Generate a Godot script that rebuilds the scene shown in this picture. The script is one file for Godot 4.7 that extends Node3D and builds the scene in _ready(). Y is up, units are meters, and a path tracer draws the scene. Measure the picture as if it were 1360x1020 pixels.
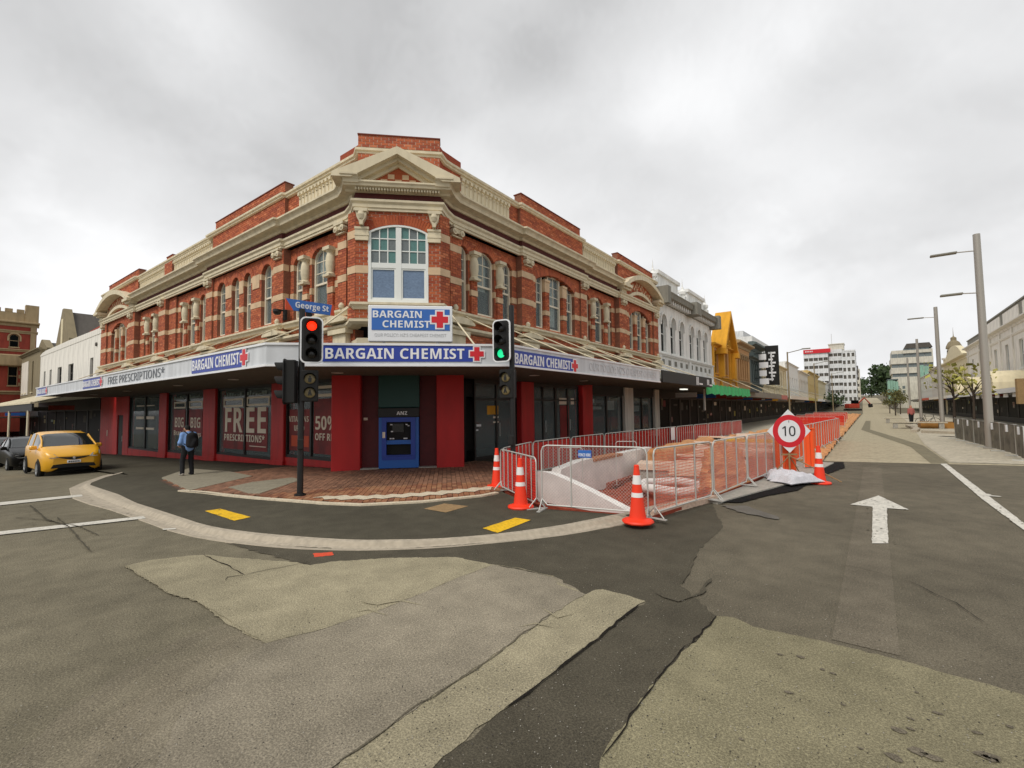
extends Node3D

# A street corner under an overcast sky: x runs east, z runs south, y up, metres.
var M := {}
var T := {}
var rng := RandomNumberGenerator.new()


class MB:  # collects flat or smooth triangles
	var v := PackedVector3Array()
	var n := PackedVector3Array()
	var x := Transform3D()

	func tri(a: Vector3, b: Vector3, c: Vector3) -> void:
		a = x * a
		b = x * b
		c = x * c
		var m := (b - a).cross(c - a)
		if m.length_squared() < 1e-18:
			return
		m = m.normalized()
		v.append(a)
		v.append(c)
		v.append(b)
		for i in 3:
			n.append(m)

	func smooth(a: Vector3, b: Vector3, c: Vector3, na: Vector3, nb: Vector3, nc: Vector3) -> void:
		v.append(x * a)
		v.append(x * c)
		v.append(x * b)
		n.append((x.basis * na).normalized())
		n.append((x.basis * nc).normalized())
		n.append((x.basis * nb).normalized())

	func quad(a: Vector3, b: Vector3, c: Vector3, d: Vector3) -> void:
		tri(a, b, c)
		tri(a, c, d)

	func bx(x0: float, x1: float, y0: float, y1: float, z0: float, z1: float) -> void:
		var p := [Vector3(x0, y0, z0), Vector3(x1, y0, z0), Vector3(x1, y1, z0), Vector3(x0, y1, z0), Vector3(x0, y0, z1), Vector3(x1, y0, z1), Vector3(x1, y1, z1), Vector3(x0, y1, z1)]
		for f in [[4, 5, 6, 7], [1, 0, 3, 2], [0, 4, 7, 3], [5, 1, 2, 6], [7, 6, 2, 3], [0, 1, 5, 4]]:
			quad(p[f[0]], p[f[1]], p[f[2]], p[f[3]])

	func cbx(c: Vector3, s: Vector3) -> void:
		bx(c.x - s.x / 2, c.x + s.x / 2, c.y - s.y / 2, c.y + s.y / 2, c.z - s.z / 2, c.z + s.z / 2)

	func bevel(x0: float, x1: float, y0: float, y1: float, z0: float, z1: float, r: float) -> void:  # box with chamfered upright and front edges
		var a := PackedVector2Array([Vector2(x0 + r, y0), Vector2(x1 - r, y0), Vector2(x1, y0 + r), Vector2(x1, y1 - r), Vector2(x1 - r, y1), Vector2(x0 + r, y1), Vector2(x0, y1 - r), Vector2(x0, y0 + r)])
		prism(a, z0, z1 - r)
		var b := PackedVector2Array([Vector2(x0 + r * 1.4, y0 + r), Vector2(x1 - r * 1.4, y0 + r), Vector2(x1 - r, y0 + r * 1.4), Vector2(x1 - r, y1 - r * 1.4), Vector2(x1 - r * 1.4, y1 - r), Vector2(x0 + r * 1.4, y1 - r), Vector2(x0 + r, y1 - r * 1.4), Vector2(x0 + r, y0 + r * 1.4)])
		loft(a, z1 - r, b, z1)

	func loft(a: PackedVector2Array, za: float, b: PackedVector2Array, zb: float) -> void:
		for i in a.size():
			var j := (i + 1) % a.size()
			quad(Vector3(a[i].x, a[i].y, za), Vector3(a[j].x, a[j].y, za), Vector3(b[j].x, b[j].y, zb), Vector3(b[i].x, b[i].y, zb))
		cap(b, zb, true)

	func cap(p: PackedVector2Array, z: float, front: bool) -> void:
		var t := Geometry2D.triangulate_polygon(p)
		for i in range(0, t.size(), 3):
			var a := Vector3(p[t[i]].x, p[t[i]].y, z)
			var b := Vector3(p[t[i + 1]].x, p[t[i + 1]].y, z)
			var c := Vector3(p[t[i + 2]].x, p[t[i + 2]].y, z)
			if ((b - a).cross(c - a).z > 0) == front:
				tri(a, b, c)
			else:
				tri(a, c, b)

	func prism(p: PackedVector2Array, z0: float, z1: float) -> void:
		var area := 0.0
		for i in p.size():
			area += p[i].cross(p[(i + 1) % p.size()])
		if area < 0:
			p = p.duplicate()
			p.reverse()
		for i in p.size():
			var j := (i + 1) % p.size()
			quad(Vector3(p[i].x, p[i].y, z0), Vector3(p[j].x, p[j].y, z0), Vector3(p[j].x, p[j].y, z1), Vector3(p[i].x, p[i].y, z1))
		cap(p, z1, true)
		cap(p, z0, false)

	func tube(pts: Array, r: float, k := 6, r2 := -1.0) -> void:
		var up := Vector3.UP
		var rings := []
		for i in pts.size():
			var d: Vector3 = (pts[min(i + 1, pts.size() - 1)] - pts[max(i - 1, 0)]).normalized()
			if absf(d.dot(up)) > 0.95:
				up = Vector3.RIGHT if absf(d.x) < 0.9 else Vector3.BACK
			var s := d.cross(up).normalized()
			var t := d.cross(s)
			var rr: float = r if r2 < 0 else lerpf(r, r2, float(i) / (pts.size() - 1))
			var ring := []
			for j in k:
				var w := TAU * j / k
				ring.append([pts[i] + (s * cos(w) + t * sin(w)) * rr, s * cos(w) + t * sin(w)])
			rings.append(ring)
		for i in rings.size() - 1:
			for j in k:
				var a: Array = rings[i][j]
				var b: Array = rings[i][(j + 1) % k]
				var c: Array = rings[i + 1][(j + 1) % k]
				var e: Array = rings[i + 1][j]
				smooth(a[0], b[0], c[0], a[1], b[1], c[1])
				smooth(a[0], c[0], e[0], a[1], c[1], e[1])
		for q in [0, rings.size() - 1]:
			for j in range(1, k - 1):
				if q == 0:
					tri(rings[q][0][0], rings[q][j + 1][0], rings[q][j][0])
				else:
					tri(rings[q][0][0], rings[q][j][0], rings[q][j + 1][0])

	func lathe(prof: Array, o: Vector3, k := 12, from := 0.0, to := TAU) -> void:  # prof: Vector2(radius, height) from bottom to top
		for i in prof.size() - 1:
			var a: Vector2 = prof[i]
			var b: Vector2 = prof[i + 1]
			var s := Vector2(b.y - a.y, a.x - b.x).normalized()
			for j in k:
				var w0 := from + (to - from) * j / k
				var w1 := from + (to - from) * (j + 1) / k
				var d0 := Vector3(sin(w0), 0, cos(w0))
				var d1 := Vector3(sin(w1), 0, cos(w1))
				var up := Vector3.UP
				var n0 := d0 * s.x + up * s.y
				var n1 := d1 * s.x + up * s.y
				if a.x > 0.0001:
					smooth(o + d0 * a.x + up * a.y, o + d1 * a.x + up * a.y, o + d1 * b.x + up * b.y, n0, n1, n1)
				if b.x > 0.0001:
					smooth(o + d0 * a.x + up * a.y, o + d1 * b.x + up * b.y, o + d0 * b.x + up * b.y, n0, n1, n0)

	func sweep(path: PackedVector2Array, prof: PackedVector2Array, close := false) -> void:  # a moulding along a plan path; the outside is on the right of the path seen from above with z down
		var m := []
		for i in path.size():
			var d0 := (path[i] - path[i - 1]).normalized() if i > 0 or close else Vector2.ZERO
			var d1 := (path[(i + 1) % path.size()] - path[i]).normalized() if i < path.size() - 1 or close else Vector2.ZERO
			if d0 == Vector2.ZERO:
				d0 = d1
			if d1 == Vector2.ZERO:
				d1 = d0
			var n0 := Vector2(-d0.y, d0.x)
			var n1 := Vector2(-d1.y, d1.x)
			var b := (n0 + n1).normalized()
			m.append(b / maxf(b.dot(n0), 0.35))
		for i in path.size() - (0 if close else 1):
			var i2 := (i + 1) % path.size()
			for j in prof.size():
				var k := (j + 1) % prof.size()
				var p := []
				for q in [[i, j], [i2, j], [i2, k], [i, k]]:
					var w: Vector2 = path[q[0]] + m[q[0]] * prof[q[1]].x
					p.append(Vector3(w.x, prof[q[1]].y, w.y))
				quad(p[0], p[1], p[2], p[3])
		if not close:
			for e in [0, path.size() - 1]:
				var t := Geometry2D.triangulate_polygon(prof)
				for i in range(0, t.size(), 3):
					var p := []
					for q in 3:
						var w: Vector2 = path[e] + m[e] * prof[t[i + q]].x
						p.append(Vector3(w.x, prof[t[i + q]].y, w.y))
					tri(p[0], p[1], p[2])

	func mesh() -> ArrayMesh:
		var a := []
		a.resize(Mesh.ARRAY_MAX)
		a[Mesh.ARRAY_VERTEX] = v
		a[Mesh.ARRAY_NORMAL] = n
		var am := ArrayMesh.new()
		if v.size():
			am.add_surface_from_arrays(Mesh.PRIMITIVE_TRIANGLES, a)
		return am


func g(x: float, z: float) -> float:  # the lie of the land: the left street falls away, the far end of the right street climbs
	return -0.029 * maxf(0.0, -12.0 - x) + 0.024 * maxf(0.0, -130.0 - z)


func V2(a: Array) -> PackedVector2Array:
	var p := PackedVector2Array()
	for i in range(0, a.size(), 2):
		p.append(Vector2(a[i], a[i + 1]))
	return p


func tag(o: Node3D, label := "", category := "", group := "", kind := "") -> Node3D:
	if label:
		o.set_meta("label", label)
	if category:
		o.set_meta("category", category)
	if group:
		o.set_meta("group", group)
	if kind:
		o.set_meta("kind", kind)
	return o


func thing(called: String, label: String, category: String, at := Vector3.ZERO, turn := 0.0, group := "") -> Node3D:
	var o := Node3D.new()
	o.name = called
	add_child(o, true)
	o.position = at
	o.rotation.y = turn
	return tag(o, label, category, group)


func inst(called: String, mesh: Mesh, m: String, parent: Node, xf := Transform3D(), kind := "") -> MeshInstance3D:
	var o := MeshInstance3D.new()
	o.name = called
	o.mesh = mesh
	o.material_override = M[m]
	parent.add_child(o, true)
	o.transform = xf
	if kind:
		o.set_meta("kind", kind)
	return o


func part(called: String, b: MB, m: String, parent: Node, xf := Transform3D(), kind := "") -> MeshInstance3D:
	return inst(called, b.mesh(), m, parent, xf, kind)


func multi(called: String, mesh: Mesh, xfs: Array, cols: Array, m: String, parent: Node, xf := Transform3D()) -> MultiMeshInstance3D:
	var mm := MultiMesh.new()
	mm.transform_format = MultiMesh.TRANSFORM_3D
	mm.use_colors = cols.size() > 0
	mm.mesh = mesh
	mm.instance_count = xfs.size()
	for i in xfs.size():
		mm.set_instance_transform(i, xfs[i])
		if cols.size():
			mm.set_instance_color(i, cols[i])
	var o := MultiMeshInstance3D.new()
	o.name = called
	o.multimesh = mm
	o.material_override = M[m]
	parent.add_child(o, true)
	o.transform = xf
	o.set_meta("kind", "stuff")
	return o


func sheet(called: String, polys: Array, off: float, m: String, parent: Node = null, thick := 0.0) -> MeshInstance3D:  # ground sheets laid over g()
	var b := MB.new()
	for poly: PackedVector2Array in polys:
		for half in 3:
			var clip := V2([-12, -130, 900, -130, 900, 900, -12, 900]) if half == 0 else V2([-900, -130, -12, -130, -12, 900, -900, 900]) if half == 1 else V2([-900, -900, 900, -900, 900, -130, -900, -130])
			for q: PackedVector2Array in Geometry2D.intersect_polygons(poly, clip):
				var t := Geometry2D.triangulate_polygon(q)
				for i in range(0, t.size(), 3):
					var p := []
					for k in 3:
						p.append(Vector3(q[t[i + k]].x, g(q[t[i + k]].x, q[t[i + k]].y) + off, q[t[i + k]].y))
					if (p[1] - p[0]).cross(p[2] - p[0]).y < 0:
						p.reverse()
					b.tri(p[0], p[1], p[2])
		if thick > 0:
			for i in poly.size():
				var a := poly[i]
				var c := poly[(i + 1) % poly.size()]
				var ya := g(a.x, a.y) + off
				var yc := g(c.x, c.y) + off
				b.quad(Vector3(a.x, ya - thick, a.y), Vector3(c.x, yc - thick, c.y), Vector3(c.x, yc, c.y), Vector3(a.x, ya, a.y))
	return part(called, b, m, parent if parent else self)


func rough(poly: PackedVector2Array, amp: float, step := 0.06, sd := 1) -> PackedVector2Array:  # a broken edge
	var r := RandomNumberGenerator.new()
	r.seed = sd
	var o := PackedVector2Array()
	for i in poly.size():
		var a := poly[i]
		var c := poly[(i + 1) % poly.size()]
		var k := maxi(1, int(a.distance_to(c) / step))
		var nn := (c - a).orthogonal().normalized()
		for j in k:
			o.append(a.lerp(c, float(j) / k) + nn * (r.randf_range(-amp, amp) if j > 0 else 0.0))
	return o


func ribbon(pts: PackedVector2Array, w: float, jit := 0.0, sd := 3) -> PackedVector2Array:
	var r := RandomNumberGenerator.new()
	r.seed = sd
	var l := PackedVector2Array()
	var rr := PackedVector2Array()
	var line := PackedVector2Array()
	for i in pts.size() - 1:
		var k := maxi(1, int(pts[i].distance_to(pts[i + 1]) / 0.09)) if jit > 0 else 1
		for j in k:
			line.append(pts[i].lerp(pts[i + 1], float(j) / k) + Vector2(r.randf_range(-jit, jit), r.randf_range(-jit, jit)))
	line.append(pts[-1])
	for i in line.size():
		var d := (line[mini(i + 1, line.size() - 1)] - line[maxi(i - 1, 0)]).normalized().orthogonal()
		var ww := w * 0.5 * (r.randf_range(0.35, 1.3) if jit > 0 else 1.0)
		if jit > 0 and (i == 0 or i == line.size() - 1):
			ww = 0.002
		l.append(line[i] + d * ww)
		rr.append(line[i] - d * ww)
	rr.reverse()
	l.append_array(rr)
	return l


func text(s: String, w: float, h: float, m: String, parent: Node, xf: Transform3D, depth := 0.012, bold := true, called := "lettering") -> MeshInstance3D:  # fitted to w by h, centred on the origin of xf
	var f := SystemFont.new()
	f.font_names = PackedStringArray(["Droid Sans"])
	f.font_weight = 700 if bold else 400
	var t := TextMesh.new()
	t.text = s
	t.font = f
	t.font_size = 48
	t.pixel_size = 0.01
	t.depth = 0.05
	t.curve_step = 2.0
	var bb := t.get_aabb()
	var sc := Vector3(w / maxf(bb.size.x, 0.01), h / maxf(bb.size.y, 0.01), depth / 0.05)
	var o := inst(called, t, m, parent)
	o.transform = xf * Transform3D(Basis.from_scale(sc), -(bb.position + bb.size / 2) * sc)
	return o


func cross_mark(h: float, parent: Node, xf: Transform3D) -> void:  # red cross with a white edge
	for k in 2:
		var a := h * (0.5 if k == 0 else 0.42)
		var c := h * (0.24 if k == 0 else 0.16)
		var b := MB.new()
		b.prism(V2([-c, -a, c, -a, c, -c, a, -c, a, c, c, c, c, a, -c, a, -c, c, -a, c, -a, -c, -c, -c]), 0.004 + k * 0.008, 0.011 + k * 0.008)
		part("cross" if k else "cross_border", b, "sign_red" if k else "sign_white", parent, xf)


func frame(o: Vector3, u: Vector3, n: Vector3) -> Transform3D:  # x along a facade, y up, z outward
	return Transform3D(Basis(u.normalized(), Vector3.UP, n.normalized()), o)


func blend_image(size: int, sd: int, fine: float, coarse: float, lo: float, hi: float, mode := 0) -> ImageTexture:  # grey wear pattern, seamless
	var f1 := FastNoiseLite.new()
	f1.seed = sd
	f1.frequency = fine
	f1.noise_type = FastNoiseLite.TYPE_SIMPLEX if mode < 2 else FastNoiseLite.TYPE_CELLULAR
	f1.fractal_octaves = 2
	var f2 := FastNoiseLite.new()
	f2.seed = sd + 7
	f2.frequency = coarse
	f2.fractal_octaves = 5
	var a := f1.get_seamless_image(size, size)
	var b := f2.get_seamless_image(size, size)
	a.convert(Image.FORMAT_L8)
	b.convert(Image.FORMAT_L8)
	var da := a.get_data()
	var db := b.get_data()
	var out := PackedByteArray()
	out.resize(size * size)
	var r := RandomNumberGenerator.new()
	r.seed = sd
	for i in size * size:
		var p := da[i] / 255.0
		var q := db[i] / 255.0
		var s := 0.55 * p + 0.45 * q if mode == 0 else 0.2 * p + 0.8 * q
		if mode == 3:  # aggregate: mostly mid grey with pale and dark grit
			s = 0.55 + (q - 0.5) * 0.14 + (p - 0.5) * 0.4 + (r.randf() - 0.5) * 0.42
		out[i] = int(clampf(lerpf(lo, hi, s), 0, 1) * 255)
	var im := Image.create_from_data(size, size, false, Image.FORMAT_L8, out)
	im.convert(Image.FORMAT_RGB8)
	return ImageTexture.create_from_image(im)


func mat(called: String, hexa: String, rough_ := 0.85, tex := "", scale := 0.5, metal := 0.0) -> StandardMaterial3D:
	var m := StandardMaterial3D.new()
	m.resource_name = called
	m.albedo_color = Color(hexa)
	m.roughness = rough_
	m.metallic = metal
	if tex:
		m.albedo_texture = T[tex]
		m.uv1_triplanar = true
		m.uv1_world_triplanar = true
		m.uv1_scale = Vector3.ONE * scale
	if tex == "streak":
		m.uv1_scale = Vector3(scale, scale * 0.25, scale)
	M[called] = m
	return m


func materials() -> void:
	T["wear"] = blend_image(512, 3, 0.03, 0.006, 0.80, 1.08)
	T["paint"] = blend_image(512, 29, 0.02, 0.005, 0.89, 1.04, 1)
	T["streak"] = blend_image(512, 57, 0.012, 0.006, 0.87, 1.05, 1)
	T["soft"] = blend_image(512, 11, 0.02, 0.004, 0.62, 1.2, 1)
	T["grit"] = blend_image(1024, 23, 0.16, 0.005, 0.36, 1.2, 3)
	T["blotch"] = blend_image(512, 41, 0.03, 0.008, 0.86, 1.06, 1)
	var road := [["asphalt_old", "968e78"], ["asphalt_new", "857d6b"], ["asphalt_black", "6b6556"], ["asphalt_pale", "c2b89a"], ["asphalt_warm", "b5ab96"], ["asphalt_tan", "a8a081"], ["footpath_asphalt", "6a6556"], ["membrane", "191817"], ["crack", "2b2721"], ["asphalt_step_0", "9a917c"], ["asphalt_step_1", "9f9680"], ["asphalt_step_2", "a59b85"], ["asphalt_step_3", "aaa08a"], ["asphalt_step_4", "b0a690"], ["dirt_grey", "8a857c"], ["asphalt_lane_mark", "8e8573"]]
	var nb := FastNoiseLite.new()
	nb.frequency = 0.22
	nb.fractal_octaves = 2
	var nt := NoiseTexture2D.new()
	nt.width = 512
	nt.height = 512
	nt.seamless = true
	nt.noise = nb
	nt.as_normal_map = true
	nt.bump_strength = 6.0
	for r in road:
		var m := mat(r[0], r[1], 0.93, "grit", 0.42)
		m.detail_enabled = true
		m.detail_albedo = T["blotch"]
		m.detail_blend_mode = BaseMaterial3D.BLEND_MODE_MUL
		m.detail_uv_layer = BaseMaterial3D.DETAIL_UV_2
		m.uv2_triplanar = true
		m.uv2_world_triplanar = true
		m.uv2_scale = Vector3.ONE * 0.083
		m.normal_enabled = true
		m.normal_texture = nt
		m.normal_scale = 0.22
		m.metallic_specular = 0.3
	mat("kerb", "b5aa97", 0.9, "wear", 0.6)
	mat("paving", "b3a88c", 0.9, "wear", 0.35)
	mat("paving_band", "80785f", 0.9, "wear", 0.35)
	mat("paving_pale", "c0b7a2", 0.9, "wear", 0.35)
	mat("concrete", "aca89e", 0.9, "wear", 0.7)
	mat("concrete_white", "efebe6", 0.85, "paint", 0.5)
	mat("concrete_grey", "7c786c", 0.9, "soft", 0.6)
	mat("slab", "9b9480", 0.9, "wear", 0.7)
	mat("line_white", "d8d4c8", 0.8, "wear", 0.8)
	mat("line_yellow", "f0bf10", 0.8, "wear", 0.8)
	mat("line_red", "e2512f", 0.8, "wear", 3.0)
	mat("patch_brown", "a0845c", 0.9, "wear", 1.0)
	mat("tactile", "ddd0b6", 0.85, "wear", 1.0)
	mat("brick", "ffffff", 0.9, "wear", 1.3).vertex_color_use_as_albedo = true
	mat("brick_own_a", "b35a36", 0.9, "wear", 1.3)
	mat("brick_own_b", "a24a2e", 0.9, "wear", 1.3)
	mat("brick_own_c", "c2683f", 0.9, "wear", 1.3)
	mat("brick_dark", "7a3a28", 0.9, "wear", 1.3)
	mat("mortar", "8f5f4a", 0.95, "wear", 1.0)
	mat("mortar_pale", "d2bba8", 0.95, "wear", 1.0)
	mat("paver_a", "a06c4c", 0.9, "wear", 1.3)
	mat("paver_b", "8c5a41", 0.9, "wear", 1.3)
	mat("paver_c", "ab7d5a", 0.9, "wear", 1.3)
	mat("paver_tan", "a5714f", 0.9, "wear", 1.3)
	mat("paver_bed", "5a4638", 0.95, "wear", 1.0)
	mat("cream", "e0d4b6", 0.75, "streak", 0.9)
	mat("cream_stone", "d9bc98", 0.8, "paint", 0.8)
	mat("frieze", "5a2522", 0.85, "wear", 0.6)
	mat("frame_paint", "e6dcc6", 0.55)
	mat("frame_white", "e3e6e2", 0.5)
	var gl := mat("glass", "e8f0f0", 0.04)
	gl.transparency = BaseMaterial3D.TRANSPARENCY_ALPHA
	gl.albedo_color = Color(0.75, 0.82, 0.82, 0.12)
	gl.metallic_specular = 0.2
	var gd := mat("glass_dark", "0d1112", 0.06)
	gd.metallic_specular = 0.14
	mat("glass_shop", "0c0e0e", 0.55).metallic_specular = 0.2
	mat("glass_teal", "5c8884", 0.15, "wear", 1.5)
	mat("glass_grey", "767f80", 0.15, "wear", 1.5)
	mat("glass_blue", "7288a4", 0.12, "wear", 0.8)
	mat("glass_car", "1c2223", 0.03).metallic_specular = 0.9
	mat("interior", "191817", 0.95)
	mat("curtain", "93a09c", 0.9, "wear", 1.5)
	mat("roof", "5b5752", 0.9, "wear", 0.5)
	mat("soffit", "615b51", 0.9, "wear", 0.4)
	mat("sign_white", "e6e8ea", 0.5)
	mat("fascia_white", "d6dade", 0.5, "streak", 0.5)
	mat("sign_blue", "263f9e", 0.45)
	mat("sign_blue2", "2f68b8", 0.45)
	mat("sign_red", "d21f2c", 0.45)
	mat("sign_grey", "6d7278", 0.6)
	mat("sign_faint", "c0c2c4", 0.6)
	mat("print_cream", "e9dcc8", 0.7)
	mat("shop_red", "c21c1c", 0.55, "streak", 0.7)
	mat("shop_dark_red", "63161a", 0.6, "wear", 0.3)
	mat("poster_red", "8a2322", 0.6, "soft", 0.3)
	mat("poster_orange", "c9491f", 0.6)
	mat("shop_black", "171614", 0.6)
	mat("door_frame", "25221f", 0.5)
	mat("atm_blue", "1f62b8", 0.4)
	mat("atm_blue_deep", "1c3fa0", 0.4)
	mat("atm_teal", "16443f", 0.5)
	mat("black", "121212", 0.5)
	mat("black_matte", "1a1a19", 0.85)
	mat("lens_dark", "15130f", 0.25)
	mat("lens_amber", "776a46", 0.35)
	mat("steel", "c6c6c0", 0.5, "", 1.0, 0.3)
	mat("steel_lamp", "a5a199", 0.5, "", 1.0, 0.35)
	mat("cone_orange", "f23a16", 0.55)
	mat("cone_white", "ece9e6", 0.5)
	mat("mesh_orange", "f4622a", 0.7)
	mat("mesh_red", "cc2a1c", 0.75)
	mat("soil", "9c452e", 0.95, "soft", 1.2)
	mat("soil_tan", "d49a66", 0.95, "soft", 1.5)
	mat("timber", "b8744a", 0.85, "wear", 0.9)
	mat("timber_pale", "e8cdb6", 0.85, "wear", 0.9)
	mat("plastic_white", "e2ddd8", 0.6)
	mat("sack", "d6d6dc", 0.8, "wear", 2.0)
	mat("car_yellow", "edae0c", 0.25).clearcoat_enabled = true
	mat("car_black", "0b0b0c", 0.3).metallic_specular = 0.3
	mat("chrome", "c9cccd", 0.15, "", 1.0, 0.9)
	mat("lamp_glass", "cfd2cc", 0.12)
	mat("rubber", "141414", 0.9)
	mat("alloy", "b3b5b6", 0.35, "", 1.0, 0.6)
	mat("skin", "b98a6e", 0.65)
	mat("hair", "16120f", 0.8)
	mat("shirt_blue", "7ea3da", 0.9)
	mat("cloth_black", "15161a", 0.9)
	mat("shoe", "9a948a", 0.8)
	mat("cloth_red", "a8605a", 0.9)
	mat("leaf", "ffffff", 0.7).vertex_color_use_as_albedo = true
	M["leaf"].backlight_enabled = true
	M["leaf"].backlight = Color(0.15, 0.2, 0.05)
	mat("bark", "4b4036", 0.9, "wear", 2.0)
	for c in [["paint_white", "f2f2ee"], ["paint_offwhite", "f0ece2"], ["paint_cream", "e6dab8"], ["paint_gold", "e0a32c"], ["paint_tan", "c69a68"], ["paint_teal", "5f6d6c"], ["paint_yellow", "d9bc7c"], ["paint_pink", "c97a70"], ["paint_pale", "eae3d6"], ["stone_tan", "b09a76"], ["trim_brown", "8e8267"], ["trim_grey", "8b897f"], ["office_white", "e4e6e6"], ["office_cream", "d6d1c2"], ["slate", "59544e"], ["wall_red", "9c4030"], ["digger_red", "a83a26"], ["green_cloth", "3fae68"], ["glass_green", "8fb7a4"], ["timber_gold", "a8783a"], ["lime", "c4b964"]]:
		mat(c[0], c[1], 0.85, "streak", 0.6)
	var lr := mat("lamp_red", "ff2a10", 0.4)
	lr.emission_enabled = true
	lr.emission = Color(1.0, 0.16, 0.05)
	lr.emission_energy_multiplier = 1.6
	var lg := mat("lamp_green", "30d0a0", 0.4)
	lg.emission_enabled = true
	lg.emission = Color(0.12, 0.85, 0.55)
	lg.emission_energy_multiplier = 0.9
	var lw := mat("lamp_tube", "ffffff", 0.4)
	lw.emission_enabled = true
	lw.emission = Color(0.95, 0.95, 0.9)
	lw.emission_energy_multiplier = 1.0


func sky() -> ImageTexture:  # overcast: layered cloud, brighter rifts low down
	var w := 1024
	var h := 512
	var f := FastNoiseLite.new()
	f.seed = 5
	f.frequency = 1.0
	f.fractal_octaves = 5
	f.fractal_gain = 0.5
	f.domain_warp_enabled = true
	f.domain_warp_amplitude = 0.35
	f.domain_warp_frequency = 1.3
	var f2 := FastNoiseLite.new()
	f2.seed = 77
	f2.frequency = 0.8
	f2.fractal_octaves = 3
	var im := Image.create(w, h, false, Image.FORMAT_RGBF)
	for y in h:
		var el := (0.5 - (y + 0.5) / h) * PI
		for x in w:
			var az := (x + 0.5) / w * TAU
			var d := Vector3(sin(az) * cos(el), sin(el), -cos(az) * cos(el))
			var k := 1.0 / (maxf(d.y, 0.0) + 0.32)
			var p := Vector3(d.x * k, d.y * 0.6, d.z * k)
			var a := f.get_noise_3d(p.x * 0.75, p.y, p.z * 0.75)
			var b := f2.get_noise_3d(d.x * 1.4 + 3.1, d.y * 2.4, d.z * 1.4)
			var s := 0.515 + a * 0.19 + b * 0.34
			s += 0.13 * exp(-pow((d.y - 0.2) / 0.24, 2.0)) + 0.12 * pow(maxf(0.0, d.dot(Vector3(-0.87, 0.3, -0.38))), 2.0) - 0.10 * smoothstep(0.45, 0.95, d.y)
			s = clampf(s, 0.30, 0.80)
			if d.y < 0:
				s = lerpf(s, 0.22, clampf(-d.y * 6, 0, 1))
			im.set_pixel(x, y, Color(s * 0.992, s * 0.997, s * 1.008))
	return ImageTexture.create_from_image(im)


func span(hole: Array, v: float) -> Array:  # hole: [x0, x1, bottom, spring, rise] -> the stretch it cuts at height v
	var x0: float = hole[0]
	var x1: float = hole[1]
	var spring: float = hole[3]
	var rise: float = hole[4]
	if v < hole[2] or v > spring + rise:
		return []
	if v <= spring or rise <= 0.0:
		return [x0, x1]
	var w := (x1 - x0) / 2
	var r := (w * w + rise * rise) / (2 * rise)
	var q := r * r - pow(v - (spring + rise - r), 2)
	if q <= 0:
		return []
	var c := (x0 + x1) / 2
	return [c - sqrt(q), c + sqrt(q)]


func gaps(u0: float, u1: float, v: float, holes: Array) -> Array:  # stretches of wall at height v
	var out := [[u0, u1]]
	for h in holes:
		var s := span(h, v)
		if s.is_empty():
			continue
		var nx := []
		for o in out:
			if s[1] <= o[0] or s[0] >= o[1]:
				nx.append(o)
				continue
			if s[0] > o[0]:
				nx.append([o[0], s[0]])
			if s[1] < o[1]:
				nx.append([s[1], o[1]])
		out = nx
	return out


func wall_slabs(b: MB, u0: float, u1: float, v0: float, v1: float, holes: Array, n: float, thick: float) -> void:
	var cuts := [v0, v1]
	for h in holes:
		for k in ([h[2], h[3]] if h[4] <= 0 else [h[2], h[3], h[3] + h[4] * 0.3, h[3] + h[4] * 0.55, h[3] + h[4] * 0.75, h[3] + h[4] * 0.9, h[3] + h[4]]):
			if k > v0 and k < v1:
				cuts.append(k)
	cuts.sort()
	for i in cuts.size() - 1:
		if cuts[i + 1] - cuts[i] < 0.002:
			continue
		for s in gaps(u0, u1, (cuts[i] + cuts[i + 1]) / 2, holes):
			b.bx(s[0], s[1], cuts[i], cuts[i + 1], n - thick, n)


func course_bricks(list: Array, u0: float, u1: float, v0: float, v1: float, holes: Array, n: float, skip: Array) -> void:  # collects [transform, tone] of single bricks, broken at openings and at stone bands
	var h := 0.086
	var row := 0
	var v := v0
	while v < v1 - 0.02:
		var hh := minf(h, v1 - v)
		var mid := v + hh / 2
		row += 1
		var on := true
		for s in skip:
			if mid > s[0] and mid < s[1]:
				on = false
		if on:
			for s in gaps(u0, u1, mid, holes):
				var u: float = s[0] - (0.12 if row % 2 else 0.0)
				while u < s[1] - 0.015:
					var a := maxf(u, s[0])
					var e := minf(u + 0.23, s[1])
					if e - a > 0.02:
						list.append([Transform3D(Basis.from_scale(Vector3(e - a - 0.011, hh - 0.012, 0.3)), Vector3((a + e) / 2, mid, n - 0.142 + rng.randf_range(-0.002, 0.003))), rng.randf()])
					u += 0.24
		v += h


func brick_tone(t: float) -> Color:
	var c := Color(0.33, 0.088, 0.036)
	if t < 0.2:
		c = Color(0.24, 0.058, 0.028)
	elif t < 0.45:
		c = Color(0.29, 0.073, 0.032)
	elif t > 0.9:
		c = Color(0.40, 0.13, 0.06)
	return c * rng.randf_range(1.45, 1.85)


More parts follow.
